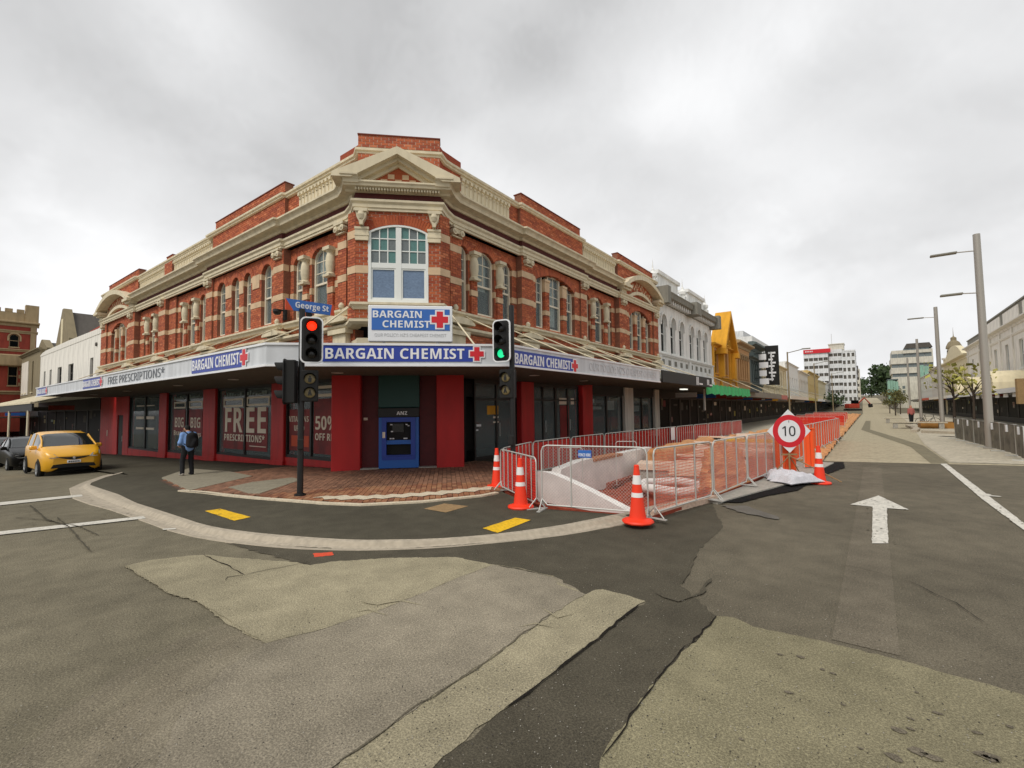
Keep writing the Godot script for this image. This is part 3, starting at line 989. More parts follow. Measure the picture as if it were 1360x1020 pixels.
func corner_windows(B: Node3D, FL: Transform3D, FR: Transform3D, FC: Transform3D) -> void:
	var jobs := [[FR, 11.75, 12.3, 0.24, 1, 0.75], [FR, 12.78, 13.78, 0.3, 2, 0.62], [FR, 14.27, 14.9, 0.24, 2, 0.0], [FR, 20.9, 21.5, 0.24, 2, 0.0], [FR, 22.0, 23.0, 0.3, 2, 0.0], [FR, 23.5, 24.1, 0.24, 2, 0.0], [FL, -14.25, -13.9, 0.2, 1, 0.0], [FL, -15.9, -14.9, 0.3, 2, 0.4], [FL, -17.15, -16.5, 0.24, 2, 0.0], [FL, -26.0, -25.4, 0.24, 1, 0.0], [FL, -27.5, -26.5, 0.3, 2, 0.0], [FL, -28.6, -28.0, 0.24, 1, 0.0], [FL, -31.85, -31.25, 0.24, 1, 0.0], [FL, -33.35, -32.35, 0.3, 2, 0.0], [FL, -34.45, -33.85, 0.24, 1, 0.0]]
	for j in jobs:
		sash(B, j[0], j[1], j[2], 5.25, 7.36, j[3], -0.3, j[4], 3, 6.38, j[5])
	for j in [[-19.3, -18.45, 0.34, 0.0], [-20.85, -20.2, 0.3, 0.0], [-22.0, -21.3, 0.3, 0.0], [-23.5, -22.65, 0.34, 0.0]]:
		sash(B, FL, j[0], j[1], 5.25, 7.36, j[2], -0.13, 2, 3, 6.38, j[3])
	for j in [[FR, 16.32, 17.0, 0.0], [FR, 17.44, 18.48, 0.95], [FR, 18.92, 19.58, 0.0]]:
		sash(B, j[0], j[1], j[2], 5.25, 7.75, 0, -0.14, 2, 3, 6.4, j[3])
	for j in [[FR, 26.15, 26.88, 0.0], [FR, 27.32, 28.22, 0.0], [FR, 28.66, 29.36, 0.0], [FL, -37.98, -37.15, 0.0], [FL, -39.28, -38.42, 0.0], [FL, -40.45, -39.72, 0.0]]:
		sash(B, j[0], j[1], j[2], 5.25, 7.75, 0, -0.14, 2, 3, 6.3, j[3])
	# cream caps between the four windows of the left bay
	for u in [-19.75, -21.08, -22.32]:
		var st := MB.new()
		st.bx(u - 0.3 if u != -21.08 else u - 0.2, u + 0.3 if u != -21.08 else u + 0.2, 6.85, 7.4, -0.1, 0.035)
		part("stone_cap", st, "cream_stone", B, FL)
	# the wide corner window: two leaves of stained panes over clear ones
	var b := MB.new()
	ring(b, opening(-0.915, 0.915, 5.12, 7.36, 0.24), opening(-0.83, 0.83, 5.24, 7.34, 0.2), -0.12, 0.02)
	b.bx(-0.83, 0.83, 6.23, 6.39, -0.1, 0.0)
	b.bx(-0.085, 0.085, 5.24, 7.52, -0.1, 0.01)
	var w := part("window", b, "frame_white", B, FC)
	var bars := MB.new()
	for x in [-0.58, -0.33, 0.33, 0.58]:
		bars.bx(x - 0.016, x + 0.016, 6.39, 7.5, -0.07, -0.02)
	for y in [6.78, 7.16]:
		bars.bx(-0.83, -0.085, y - 0.016, y + 0.016, -0.07, -0.024)
		bars.bx(0.085, 0.83, y - 0.016, y + 0.016, -0.07, -0.024)
	part("glazing_bars", bars, "frame_white", w)
	var xs := [-0.83, -0.58, -0.33, -0.085, 0.085, 0.33, 0.58, 0.83]
	var ys := [6.39, 6.78, 7.16, 7.56]
	var teal := [0, 1, 0, 0, 1, 1, 1, 0, 1, 0, 0, 1, 1, 1, 0, 0, 1, 1]
	var q := 0
	for i in 7:
		if i == 3:
			continue
		for k in 3:
			var p := MB.new()
			p.bx(xs[i], xs[i + 1], ys[k], ys[k + 1], -0.06, -0.05)
			part("pane", p, "glass_teal" if teal[q] else "glass_grey", w)
			q += 1
	for s in [[-0.83, -0.085], [0.085, 0.83]]:
		var p := MB.new()
		p.bx(s[0], s[1], 5.24, 6.23, -0.06, -0.05)
		part("pane", p, "glass_blue", w)
		var fr := MB.new()
		ring(fr, opening(s[0], s[1], 5.24, 6.23, 0), opening(s[0] + 0.045, s[1] - 0.045, 5.3, 6.18, 0), -0.06, -0.02)
		part("sash_frame", fr, "frame_white", w)
	# floors, roof and back walls that close the shell
	var sh := MB.new()
	sh.x = B.transform.affine_inverse()
	for poly in [[2.98, 3.2], [8.75, 8.95]]:
		var pl := V2([-42.4, -9.3, -13.2, -9.3, -11.4, -11.2, -11.4, -30.4, -18, -30.4, -18, -16, -42.4, -16])
		var y0: float = poly[0]
		var y1: float = poly[1]
		var keep := sh.x
		sh.x = keep * Transform3D(Basis(Vector3.RIGHT, Vector3.FORWARD, Vector3.UP), Vector3.ZERO)
		var fl := PackedVector2Array()
		for v in pl:
			fl.append(Vector2(v.x, -v.y))
		sh.prism(fl, y0, y1)
		sh.x = keep
	sh.bx(-42.5, -42.3, -1.2, 10.5, -16, -9.2)
	sh.bx(-42.4, -18, 0, 9, -16.2, -16)
	sh.bx(-18.2, -18, 0, 9, -30.5, -16)
	sh.bx(-18, -11.3, 0, 10.5, -30.62, -30.42)
	for p in [[-42.4, -18.0, -12.4, 5.1, 8.7], [-18.0, -14.2, -12.4, 5.1, 8.7]]:
		sh.bx(p[0], p[1], p[3] - 2.0, p[4], p[2] - 0.1, p[2])
	sh.bx(-14.4, -14.2, 3.1, 8.7, -30.4, -12.4)
	part("interior", sh, "interior", B)


func corner_shop(B: Node3D, FL: Transform3D, FR: Transform3D, FC: Transform3D) -> void:
	# ground floor: [frame, u0, u1, kind]
	var piers := [[FL, -18.3, -17.35, 0.0], [FL, -24.8, -23.45, 0.0], [FL, -30.7, -29.6, 0.0], [FR, 15.14, 16.03, 0.0], [FR, 20.19, 21.2, 0.0]]
	for p in piers:
		var b := MB.new()
		b.bevel(p[1], p[2], -0.9 if p[0] == FL else -0.1, 2.98, -0.4, 0.04, 0.02)
		b.bx(p[1] - 0.03, p[2] + 0.03, g(p[1], 0) - 0.05 if p[0] == FL else -0.05, g(p[1], 0) + 0.18 if p[0] == FL else 0.18, -0.4, 0.07)
		part("pier", b, "shop_red", B, p[0])
	for s in [-1, 1]:
		var b := MB.new()
		b.bevel(minf(1.15 * s, 2.0 * s), maxf(1.15 * s, 2.0 * s), -0.1, 2.98, -0.75, -0.12, 0.02)
		part("pier", b, "shop_red", B, FC)
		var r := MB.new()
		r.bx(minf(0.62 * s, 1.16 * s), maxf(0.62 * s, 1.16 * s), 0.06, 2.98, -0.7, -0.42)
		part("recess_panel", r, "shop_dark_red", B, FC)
		var st := MB.new()
		st.bx(minf(0.6 * s, 1.16 * s), maxf(0.6 * s, 1.16 * s), -0.06, 0.06, -0.7, -0.14)
		part("step", st, "concrete", B, FC)
	var pc := MB.new()
	pc.bx(-1.1, -0.98, 1.52, 1.6, -0.42, -0.41)
	part("notice", pc, "print_cream", B, FC)
	# shop windows of the left street: dado, frame, glass, posters
	for w in [[-17.35, -14.2, 2], [-23.45, -18.3, 2], [-29.6, -24.8, 2], [-36.3, -30.7, 2]]:
		var u0: float = w[0]
		var u1: float = w[1]
		var gl := g(u0, 0)
		var d := MB.new()
		d.bx(u0, u1, gl - 0.5, gl + 0.42 if u0 < -30 else gl + 0.3, -0.35, -0.03)
		part("dado", d, "shop_red", B, FL)
		var y0 := gl + (0.42 if u0 < -30 else 0.3)
		var f := MB.new()
		ring(f, opening(u0, u1, y0, 2.98, 0), opening(u0 + 0.09, u1 - 0.09, y0 + 0.1, 2.8, 0), -0.2, -0.06)
		var mid := (u0 + u1) / 2 + 0.1
		f.bx(mid - 0.05, mid + 0.05, y0 + 0.1, 2.8, -0.2, -0.07)
		var win := part("shop_window", f, "door_frame", B, FL)
		var p := MB.new()
		p.bx(u0 + 0.09, mid - 0.05, y0 + 0.1, 2.8, -0.15, -0.14)
		part("pane", p, "glass", win)
		p = MB.new()
		p.bx(mid + 0.05, u1 - 0.09, y0 + 0.1, 2.8, -0.15, -0.14)
		part("pane", p, "glass", win)
	# print on the windows
	var Z := -0.12
	for q in [[-17.2, -15.75, 0.4, 1.9], [-15.55, -14.3, 0.35, 2.25], [-22.95, -21.0, 0.25, 2.0], [-20.75, -18.9, 0.25, 2.0], [-26.95, -25.3, 0.7, 2.0], [-29.0, -27.45, 0.7, 2.0]]:
		var b := MB.new()
		b.bx(q[0], q[1], q[2], q[3], Z - 0.012, Z - 0.004)
		part("poster", b, "poster_red", B, FL)
	var ob := MB.new()
	ob.bx(-17.05, -15.85, 0.55, 0.95, Z - 0.003, Z + 0.004)
	part("poster", ob, "poster_orange", B, FL)
	var tz := Z + 0.006
	for t in [["50%", -14.78, 1.42, 1.3, 0.48], ["OFF RRP", -14.76, 0.94, 1.35, 0.24], ["VITAMINS", -16.55, 1.55, 1.35, 0.2], ["UP TO", -16.5, 1.22, 0.7, 0.2], ["FR", -21.9, 1.5, 1.7, 1.05], ["EE", -19.85, 1.5, 1.7, 1.05], ["PRESCRIPTIONS*", -20.95, 0.75, 3.7, 0.3], ["BIG", -26.1, 1.35, 1.2, 0.5], ["BIG", -28.2, 1.35, 1.2, 0.5], ["Brand", -28.25, 0.82, 1.3, 0.26], ["Savings", -26.1, 0.76, 1.4, 0.3]]:
		text(t[0], t[3], t[4], "print_cream", B, FL * Transform3D(Basis(), Vector3(t[1], t[2], tz)), 0.006)
	var fr := MB.new()
	for q in [[-22.95, -21.05, 2.06, 2.42], [-20.7, -18.75, 2.08, 2.46], [-26.95, -25.3, 2.06, 2.4], [-29.0, -27.45, 2.06, 2.4]]:
		ring(fr, opening(q[0], q[1], q[2], q[3], 0), opening(q[0] + 0.09, q[1] - 0.09, q[2] + 0.08, q[3] - 0.08, 0), Z - 0.012, Z)
	fr.bx(-15.5, -14.3, 2.32, 2.42, Z - 0.012, Z)
	fr.bx(-15.5, -14.3, 2.6, 2.7, Z - 0.012, Z)
	fr.bx(-20.4, -19.0, 0.42, 0.45, Z - 0.012, Z)
	for q in [[-35.2, -33.8], [-33.4, -32.0]]:
		fr.bx(q[0], q[1], 1.5, 1.66, Z - 0.012, Z)
		fr.bx(q[0], q[1], 0.9, 1.02, Z - 0.012, Z)
		fr.bx(q[0], q[1], 2.25, 2.3, Z - 0.012, Z)
	part("window_print", fr, "print_cream", B, FL, "stuff")
	# bright ware seen through the far window
	var sh := MB.new()
	for q in [[-22.9, -21.1], [-20.7, -18.9], [-26.9, -25.4], [-29, -27.6]]:
		for i in 7:
			var u := lerpf(q[0], q[1], i / 7.0)
			sh.bx(u, u + rng.randf_range(0.1, 0.22), 2.52, rng.randf_range(2.58, 2.72), -0.132, -0.12)
	part("shelf_stock", sh, "curtain", B, FL)
	# red wall and door at the far end
	var b2 := MB.new()
	wall_slabs(b2, -42.6, -36.3, -1.3, 2.98, [[-38.6, -37.4, -1.2, 1.75, 0]], -0.02, 0.3)
	part("shop_wall", b2, "shop_red", B, FL)
	var dr := MB.new()
	dr.bevel(-38.58, -37.42, -1.0, 1.74, -0.16, -0.08, 0.015)
	var door := part("door", dr, "shop_black", B, FL)
	var hd := MB.new()
	hd.tube([Vector3(-37.6, 0.1, -0.05), Vector3(-37.6, 0.45, -0.05)], 0.018)
	part("handle", hd, "steel", door)
	var nt := MB.new()
	nt.bx(-40.9, -40.75, 0.35, 0.75, -0.02, -0.005)
	part("notice", nt, "print_cream", B, FL)
	# right street: dark entrance, glazed doors, posters
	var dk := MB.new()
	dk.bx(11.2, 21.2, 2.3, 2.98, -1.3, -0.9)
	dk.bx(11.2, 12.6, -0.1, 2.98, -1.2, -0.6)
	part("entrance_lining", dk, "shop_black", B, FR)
	for w in [[12.6, 15.14], [16.03, 18.1], [18.1, 20.19]]:
		var f := MB.new()
		ring(f, opening(w[0], w[1], -0.02, 2.9, 0), opening(w[0] + 0.08, w[1] - 0.08, 0.12, 2.75, 0), -0.3, -0.2)
		f.bx((w[0] + w[1]) / 2 - 0.04, (w[0] + w[1]) / 2 + 0.04, 0.1, 2.75, -0.3, -0.2)
		f.bx(w[0], w[1], 2.15, 2.22, -0.3, -0.19)
		var o := part("glazed_door", f, "door_frame", B, FR)
		var p := MB.new()
		p.bx(w[0] + 0.08, w[1] - 0.08, 0.12, 2.75, -0.26, -0.25)
		part("pane", p, "glass", o)
		var hh := MB.new()
		hh.tube([Vector3((w[0] + w[1]) / 2 + 0.12, 0.8, -0.16), Vector3((w[0] + w[1]) / 2 + 0.12, 1.3, -0.16)], 0.015)
		part("handle", hh, "steel", o)
	for q in [[13.35, 14.0, 1.62, 1.95, "paint_gold"], [13.7, 14.0, 1.48, 1.55, "print_cream"], [13.7, 14.0, 1.3, 1.36, "print_cream"], [18.5, 19.3, 0.2, 1.95, "poster_red"], [18.45, 19.25, 2.0, 2.3, "print_cream"], [19.5, 19.8, 2.0, 2.3, "print_cream"], [12.75, 13.0, 1.2, 1.28, "sign_white"], [12.72, 12.84, 1.05, 1.1, "sign_white"]]:
		var p := MB.new()
		p.bx(q[0], q[1], q[2], q[3], -0.246, -0.238)
		part("poster", p, q[4], B, FR)
	# the neighbouring shop under the same brick storey
	for q in [[25.1, 26.3], [29.8, 30.6]]:
		var sp := MB.new()
		sp.bevel(q[0], q[1], -0.2, 2.98, -0.4, 0.05, 0.02)
		part("shop_pilaster", sp, "paint_pale", B, FR)
	var tr := MB.new()
	tr.bx(21.2, 25.1, 2.5, 2.98, -0.3, -0.05)
	tr.bx(26.3, 29.8, 2.5, 2.98, -0.3, -0.05)
	tr.bx(21.2, 25.1, -0.2, 0.35, -0.3, -0.1)
	part("shop_trim", tr, "shop_black", B, FR)
	for w in [[21.2, 23.1], [23.1, 25.1], [26.3, 28.0], [28.0, 29.8]]:
		var f := MB.new()
		ring(f, opening(w[0], w[1], 0.3, 2.5, 0), opening(w[0] + 0.06, w[1] - 0.06, 0.38, 2.44, 0), -0.25, -0.12)
		var o := part("shop_window", f, "door_frame", B, FR)
		var p := MB.new()
		p.bx(w[0] + 0.06, w[1] - 0.06, 0.38, 2.44, -0.2, -0.19)
		part("pane", p, "glass", o)
	var wp := MB.new()
	for q in [[21.5, 22.8, 1.75, 1.9], [23.4, 24.4, 1.7, 2.2], [26.7, 28.0, 1.6, 1.95], [28.3, 29.4, 2.0, 2.2], [21.6, 22.0, 2.1, 2.3]]:
		wp.bx(q[0], q[1], q[2], q[3], -0.3, -0.29)
	part("window_print", wp, "curtain", B, FR, "stuff")
	# dim shop floor and back wall
	var sf := MB.new()
	sf.x = B.transform.affine_inverse()
	sf.bx(-42.2, -18, -1.3, 3.1, -12.6, -12.4)
	sf.bx(-18, -14.4, -1.3, 3.1, -12.6, -12.4)
	sf.bx(-14.6, -14.4, -0.2, 3.1, -30.4, -12.4)
	sf.bx(-18.0, -11.6, -0.3, -0.02, -30.4, -9.6)
	part("shop_interior", sf, "shop_black", B)
	# cash machine in the corner bay
	var A := thing("cash_machine", "blue cash machine set between red piers under the canopy", "cash machine", B.position + Vector3(1, 0, 1) * (-0.14 / sqrt(2.0)), PI / 4)
	var a := MB.new()
	a.bx(-0.6, 0.6, 0.05, 0.42, -0.5, 0.02)
	a.bx(-0.6, -0.5, 0.42, 1.62, -0.5, 0.02)
	a.bx(0.5, 0.6, 0.42, 1.62, -0.5, 0.02)
	part("surround", a, "atm_blue", A)
	a = MB.new()
	a.bevel(-0.62, 0.62, 1.9, 2.95, -0.5, -0.01, 0.02)
	part("top_panel", a, "atm_teal", A)
	a = MB.new()
	a.bevel(-0.62, 0.62, 1.6, 1.9, -0.5, 0.07, 0.02)
	var hd2 := part("header", a, "black", A)
	text("ANZ", 0.32, 0.11, "sign_white", hd2, Transform3D(Basis(), Vector3(0.1, 1.73, 0.075)))
	a = MB.new()
	ring(a, opening(-0.5, 0.5, 0.42, 1.6, 0), opening(-0.37, 0.37, 0.45, 1.46, 0), -0.3, 0.09)
	a.bx(-0.5, 0.5, 0.3, 0.42, -0.3, 0.05)
	part("fascia", a, "atm_blue_deep", A)
	a = MB.new()
	a.bx(-0.37, 0.37, 0.45, 1.46, -0.3, -0.06)
	part("recess", a, "black_matte", A)
	a = MB.new()
	a.bx(-0.37, 0.37, 0.78, 0.83, -0.06, 0.08)
	a.bx(-0.37, 0.37, 0.83, 0.9, -0.06, 0.02)
	part("shelf", a, "atm_blue", A)
	a = MB.new()
	a.bx(-0.2, 0.14, 1.14, 1.4, -0.06, -0.03)
	part("screen", a, "lens_dark", A)
	a = MB.new()
	for q in [[-0.26, 1.36], [0.2, 1.36], [0.26, 1.32], [-0.24, 1.15], [-0.28, 0.93], [-0.2, 0.93], [0.14, 0.93], [0.2, 0.93]]:
		a.bx(q[0], q[0] + 0.06, q[1], q[1] + 0.035, -0.06, -0.02)
	part("buttons", a, "sign_white", A)
	a = MB.new()
	a.bx(-0.48, -0.4, 0.98, 1.16, 0.08, 0.096)
	part("sticker", a, "print_cream", A)
	# camera on the left wall
	var cam := thing("security_camera", "small dark dome camera fixed to the brick pier left of the street sign", "camera", Vector3(-17.3, 5.55, -8.55))
	a = MB.new()
	a.lathe([Vector2(0.0, -0.16), Vector2(0.1, -0.13), Vector2(0.15, -0.04), Vector2(0.15, 0.05), Vector2(0, 0.08)], Vector3.ZERO, 10)
	part("dome", a, "black", cam)
	a = MB.new()
	a.tube([Vector3(0, 0.03, 0), Vector3(0, 0.05, -0.3)], 0.03)
	a.bx(-0.08, 0.08, -0.3, 0.12, -0.34, -0.26)
	part("arm", a, "black_matte", cam)


func sign_panel(called: String, label: String, xf: Transform3D, w: float, h: float, ratio: float, two := false) -> void:
	var S := thing(called, label, "sign", Vector3.ZERO, 0)
	S.transform = xf
	var b := MB.new()
	b.bx(-w / 2, w / 2, -h / 2, h / 2, 0.004, 0.016)
	part("panel", b, "sign_blue2" if two else "sign_blue", S)
	if two:
		text("BARGAIN", w * 0.6, h * 0.32, "sign_white", S, Transform3D(Basis(), Vector3(-w * 0.17, h * 0.25, 0.02)))
		text("CHEMIST", w * 0.6, h * 0.32, "sign_white", S, Transform3D(Basis(), Vector3(-w * 0.06, -h * 0.22, 0.02)))
		cross_mark(h * 0.86, S, Transform3D(Basis(), Vector3(w * 0.36, 0, 0.016)))
	else:
		text("BARGAIN CHEMIST", w * ratio, h * 0.66, "sign_white", S, Transform3D(Basis(), Vector3(-w * (1 - ratio) * 0.32, 0, 0.02)))
		cross_mark(h * 1.05, S, Transform3D(Basis(), Vector3(w * 0.5 + h * 0.02, 0, 0.016)))


func corner_canopy(B: Node3D, FL: Transform3D, FR: Transform3D, FC: Transform3D, inv: Transform3D) -> void:
	# fascia line: left street z -5.21, corner x + z = -16.23, right street x -7
	var path := V2([-39.0, -5.21, -11.02, -5.21, -7.0, -9.23, -7.0, -19.7])
	var b := MB.new()
	b.sweep(path, V2([-0.08, 2.875, 0, 2.875, 0, 3.4, -0.08, 3.4]))
	part("canopy_fascia", b, "fascia_white", B, inv)
	b = MB.new()
	b.sweep(path, V2([0.0, 2.86, 0.035, 2.86, 0.035, 2.91, 0.0, 2.91]))
	b.sweep(path, V2([0.0, 3.36, 0.035, 3.36, 0.035, 3.41, 0.0, 3.41]))
	part("fascia_trim", b, "sign_white", B, inv)
	var k := Transform3D(Basis(Vector3.RIGHT, Vector3.FORWARD, Vector3.UP), Vector3.ZERO)
	var outline := V2([-39.0, 5.29, -11.06, 5.29, -7.08, 9.27, -7.08, 19.7, -11.2, 19.7, -11.2, 11.2, -12.9, 9.1, -39.0, 9.1])
	b = MB.new()
	b.x = inv * k
	b.prism(outline, 2.9, 2.95)
	part("soffit", b, "soffit", B)
	b = MB.new()
	b.x = inv * k
	b.prism(outline, 3.05, 3.13)
	part("canopy_roof", b, "roof", B)
	# flat downlights
	var dl := MB.new()
	dl.lathe([Vector2(0.17, 2.885), Vector2(0.16, 2.9), Vector2(0.0, 2.9)], Vector3.ZERO, 12)
	dl.lathe([Vector2(0.0, 2.882), Vector2(0.13, 2.886)], Vector3.ZERO, 12)
	var dm := dl.mesh()
	for p in [Vector3(-8.6, 0, -12.6), Vector3(-8.9, 0, -16.5), Vector3(-11.9, 0, -7.6), Vector3(-16.6, 0, -6.8), Vector3(-21.5, 0, -6.8), Vector3(-28, 0, -6.8), Vector3(-34, 0, -6.8)]:
		inst("downlight", dm, "plastic_white", B, inv * Transform3D(Basis(), p))
	# stay rods from the sill band to the edge
	for p in [[FR, 11.85], [FR, 15.5], [FR, 19.3], [FR, 13.6], [FR, 17.4], [FL, -14.0], [FL, -17.6], [FL, -21.6], [FL, -26.2], [FL, -31.0], [FL, -36.0]]:
		var r := MB.new()
		var d := 3.75 if p[0] == FR else 3.45
		r.tube([Vector3(p[1], 5.0, 0.1), Vector3(p[1], 3.3, d)], 0.024)
		r.lathe([Vector2(0.07, -0.02), Vector2(0.07, 0.02)], Vector3(p[1], 5.0, 0.12), 8)
		part("stay_rod", r, "cream", B, p[0])
	for s in [-1, 1]:
		var r := MB.new()
		r.tube([Vector3(1.5 * s, 4.98, -0.05), Vector3(2.3 * s, 3.3, 2.8)], 0.024)
		part("stay_rod", r, "cream", B, FC)
	# lettering and sign panels
	var GL := frame(Vector3(0, 0, -5.21), Vector3.RIGHT, Vector3.BACK)
	var GR := frame(Vector3(-7.0, 0, 0), Vector3.FORWARD, Vector3.RIGHT)
	var GC := frame(Vector3(-9.01, 0, -7.22), Vector3(1, 0, -1), Vector3(1, 0, 1))
	sign_panel("fascia_sign", "wide blue chemist sign on the fascia at the corner, between the traffic lights", GC * Transform3D(Basis(), Vector3(0.2, 3.165, 0)), 3.6, 0.38, 0.9)
	sign_panel("fascia_sign", "blue chemist sign on the left street fascia, left of the red traffic light", GL * Transform3D(Basis(), Vector3(-13.75, 3.15, 0)), 3.3, 0.44, 0.9)
	sign_panel("fascia_sign", "blue chemist sign on the right street fascia beside the green traffic light", GR * Transform3D(Basis(), Vector3(10.85, 3.08, 0)), 3.05, 0.4, 0.9)
	sign_panel("fascia_sign", "small far blue chemist sign on the left fascia beyond the grey lettering", GL * Transform3D(Basis(), Vector3(-26.4, 3.14, 0)), 3.0, 0.4, 0.9)
	sign_panel("fascia_sign", "farthest blue chemist sign at the left end of the white fascia", GL * Transform3D(Basis(), Vector3(-37.2, 3.14, 0)), 2.6, 0.4, 0.9)
	for t in [["FREE PRESCRIPTIONS*", "grey free prescriptions lettering on the white left fascia", GL, -20.8, 6.3, 0.3, "sign_grey"], ["OUR POLICY: NZ'S CHEAPEST CHEMIST", "pale grey policy lettering on the white right street fascia", GR, 16.3, 5.9, 0.24, "sign_faint"]]:
		var o := text(t[0], t[4], t[5], t[6], self, t[2] * Transform3D(Basis(), Vector3(t[3], 3.13, 0.008)), 0.012, false, "fascia_lettering")
		tag(o, t[1], "lettering")
	# the sign box standing on the canopy
	var S := thing("sign_box", "white box sign with blue chemist panel standing on the canopy below the corner window", "sign")
	S.transform = frame(Vector3(-11.48, 0, -9.42), Vector3(1, 0, -1), Vector3(1, 0, 1)) * Transform3D(Basis(), Vector3(0.46, 4.28, 1.2))
	b = MB.new()
	b.bevel(-1.18, 1.18, -0.52, 0.52, -0.2, 0.0, 0.02)
	part("box", b, "sign_white", S)
	for s in [-0.75, 0.75]:
		b = MB.new()
		b.bx(s - 0.04, s + 0.04, -1.2, -0.52, -0.14, -0.06)
		part("post", b, "steel", S)
	b = MB.new()
	b.bx(-1.08, 1.1, -0.19, 0.42, 0.002, 0.014)
	part("panel", b, "sign_blue2", S)
	text("BARGAIN", 1.36, 0.2, "sign_white", S, Transform3D(Basis(), Vector3(-0.37, 0.26, 0.018)))
	text("CHEMIST", 1.32, 0.2, "sign_white", S, Transform3D(Basis(), Vector3(-0.12, -0.02, 0.018)))
	cross_mark(0.56, S, Transform3D(Basis(), Vector3(0.82, 0.12, 0.014)))
	text("OUR POLICY: NZ'S CHEAPEST CHEMIST", 2.0, 0.09, "sign_faint", S, Transform3D(Basis(), Vector3(0, -0.33, 0.006)), 0.006, false)


func ground() -> void:
	var pit := V2([-6.75, -8.45, -4.85, -7.35, -2.95, -7.75, -2.62, -9.7, -2.3, -13.0, -2.1, -18.2, -6.6, -18.2, -7.2, -12.0])
	var base := []
	for half in [[-400, -700, -4.5, -700, -4.5, 60, -400, 60], [-4.5, -700, 400, -700, 400, 60, -4.5, 60]]:
		base.append_array(Geometry2D.clip_polygons(V2(half), pit))
	tag(sheet("road", base, -0.07, "asphalt_old"), "", "", "", "structure")
	# newer dark asphalt of the lane and of the crossing trench
	var lane := V2([-7.428, -2.987, -5.726, -3.126, -5.486, -3.156, -5.402, -3.386, -4.902, -3.914, -4.253, -4.402, -3.844, -4.438, -2.883, -4.543, -2.342, -4.274, -2.263, -4.498, -1.786, -4.465, -1.833, -3.918, -1.869, -2.778, -1.895, -1.924, -1.874, -1.413, -1.070, -2.002, -1.231, -2.516, -1.224, -3.323, -1.154, -4.511, -0.857, -4.475, -0.330, -4.522, 0.711, -4.435, 1.629, -4.425, 4.039, -8.593, 7.442, -19.258, 3.652, -20.685, 1.775, -20.257, -1.254, -19.091, -1.962, -18.539, -1.714, -11.894, -2.478, -9.870, -3.174, -7.147, -3.962, -5.559, -5.342, -4.015])
	tag(sheet("road_surface", Geometry2D.clip_polygons(rough(lane, 0.02, 0.1, 5), pit), -0.066, "asphalt_new"), "", "", "", "structure")
	tag(sheet("road_strip", [rough(V2([-7.428, -2.987, -5.726, -3.126, -5.486, -3.156, -5.402, -3.386, -4.902, -3.914, -4.253, -4.402, -3.844, -4.438, -2.883, -4.543, -2.342, -4.274, -2.263, -4.498, -1.786, -4.465, -1.833, -3.918, -1.869, -2.778, -1.895, -1.924, -1.874, -1.413, -1.070, -2.002, -1.231, -2.516, -1.224, -3.323, -1.154, -4.511, -1.631, -5.044, -1.834, -6.308, -1.887, -7.907, -2.519, -9.754, -3.174, -7.147, -3.962, -5.559, -5.342, -4.015]), 0.025, 0.07, 6)], -0.062, "asphalt_black"), "", "", "", "structure")
	tag(sheet("road_patch", [rough(V2([-7.352, -1.819, -7.374, -2.083, -7.188, -2.438, -7.016, -2.596, -6.703, -2.699, -5.726, -3.126, -5.486, -3.156, -5.402, -3.386, -4.902, -3.914, -4.253, -4.402, -3.844, -4.438, -3.484, -4.425, -3.180, -4.453, -2.883, -4.543, -2.741, -4.392, -2.513, -4.347, -2.342, -4.274, -2.317, -4.436, -2.263, -4.498, -2.018, -4.503, -1.786, -4.465, -1.813, -4.381, -1.833, -3.918, -1.836, -3.369, -1.859, -2.958, -1.869, -2.778, -1.878, -2.446, -1.902, -2.183, -1.895, -1.924, -1.884, -1.747, -1.907, -1.438, -2.078, -1.313, -2.317, -1.515, -2.345, -1.989, -2.884, -2.045, -3.462, -1.929, -3.988, -1.900, -4.609, -1.867, -5.385, -1.914, -5.845, -1.821]), 0.012, 0.05, 7)], -0.058, "asphalt_pale"), "", "", "", "structure")
	var warm := V2([-3.661, -4.431, -2.858, -4.503, -2.707, -4.337, -2.342, -4.274, -2.361, -3.709, -2.339, -2.776, -2.337, -2.104, -2.317, -1.515, -2.275, -1.275, -2.985, -0.870, -3.485, -1.162, -3.813, -1.550, -3.953, -1.896, -3.819, -2.258, -3.722, -2.800, -3.702, -3.336, -3.714, -3.902])
	for k in 5:
		var grown := Geometry2D.offset_polygon(warm, 0.75 - 0.16 * k, Geometry2D.JOIN_ROUND)
		tag(sheet("road_surface", [rough(grown[0], 0.035, 0.09, 60 + k)], -0.0656 + 0.0007 * k, "asphalt_step_%d" % k), "", "", "", "structure")
	tag(sheet("road_patch", [rough(V2([-3.661, -4.431, -2.858, -4.503, -2.707, -4.337, -2.342, -4.274, -2.361, -3.709, -2.339, -2.776, -2.337, -2.104, -2.317, -1.515, -2.275, -1.275, -2.985, -0.870, -3.485, -1.162, -3.813, -1.550, -3.953, -1.896, -3.819, -2.258, -3.722, -2.800, -3.702, -3.336, -3.714, -3.902]), 0.01, 0.06, 8)], -0.054, "asphalt_warm"), "", "", "", "structure")
	tag(sheet("road_patch", [rough(V2([-1.154, -4.511, -1.175, -4.181, -1.164, -3.924, -1.213, -3.705, -1.224, -3.323, -1.237, -3.076, -1.219, -2.763, -1.231, -2.516, -1.199, -2.304, -1.137, -2.054, -0.223, -2.623, 0.720, -3.314, 0.999, -4.450, 0.711, -4.435, 0.512, -4.465, 0.126, -4.510, -0.330, -4.522, -0.638, -4.501, -0.857, -4.475, -1.024, -4.568]), 0.014, 0.05, 9)], -0.058, "asphalt_tan"), "", "", "", "structure")
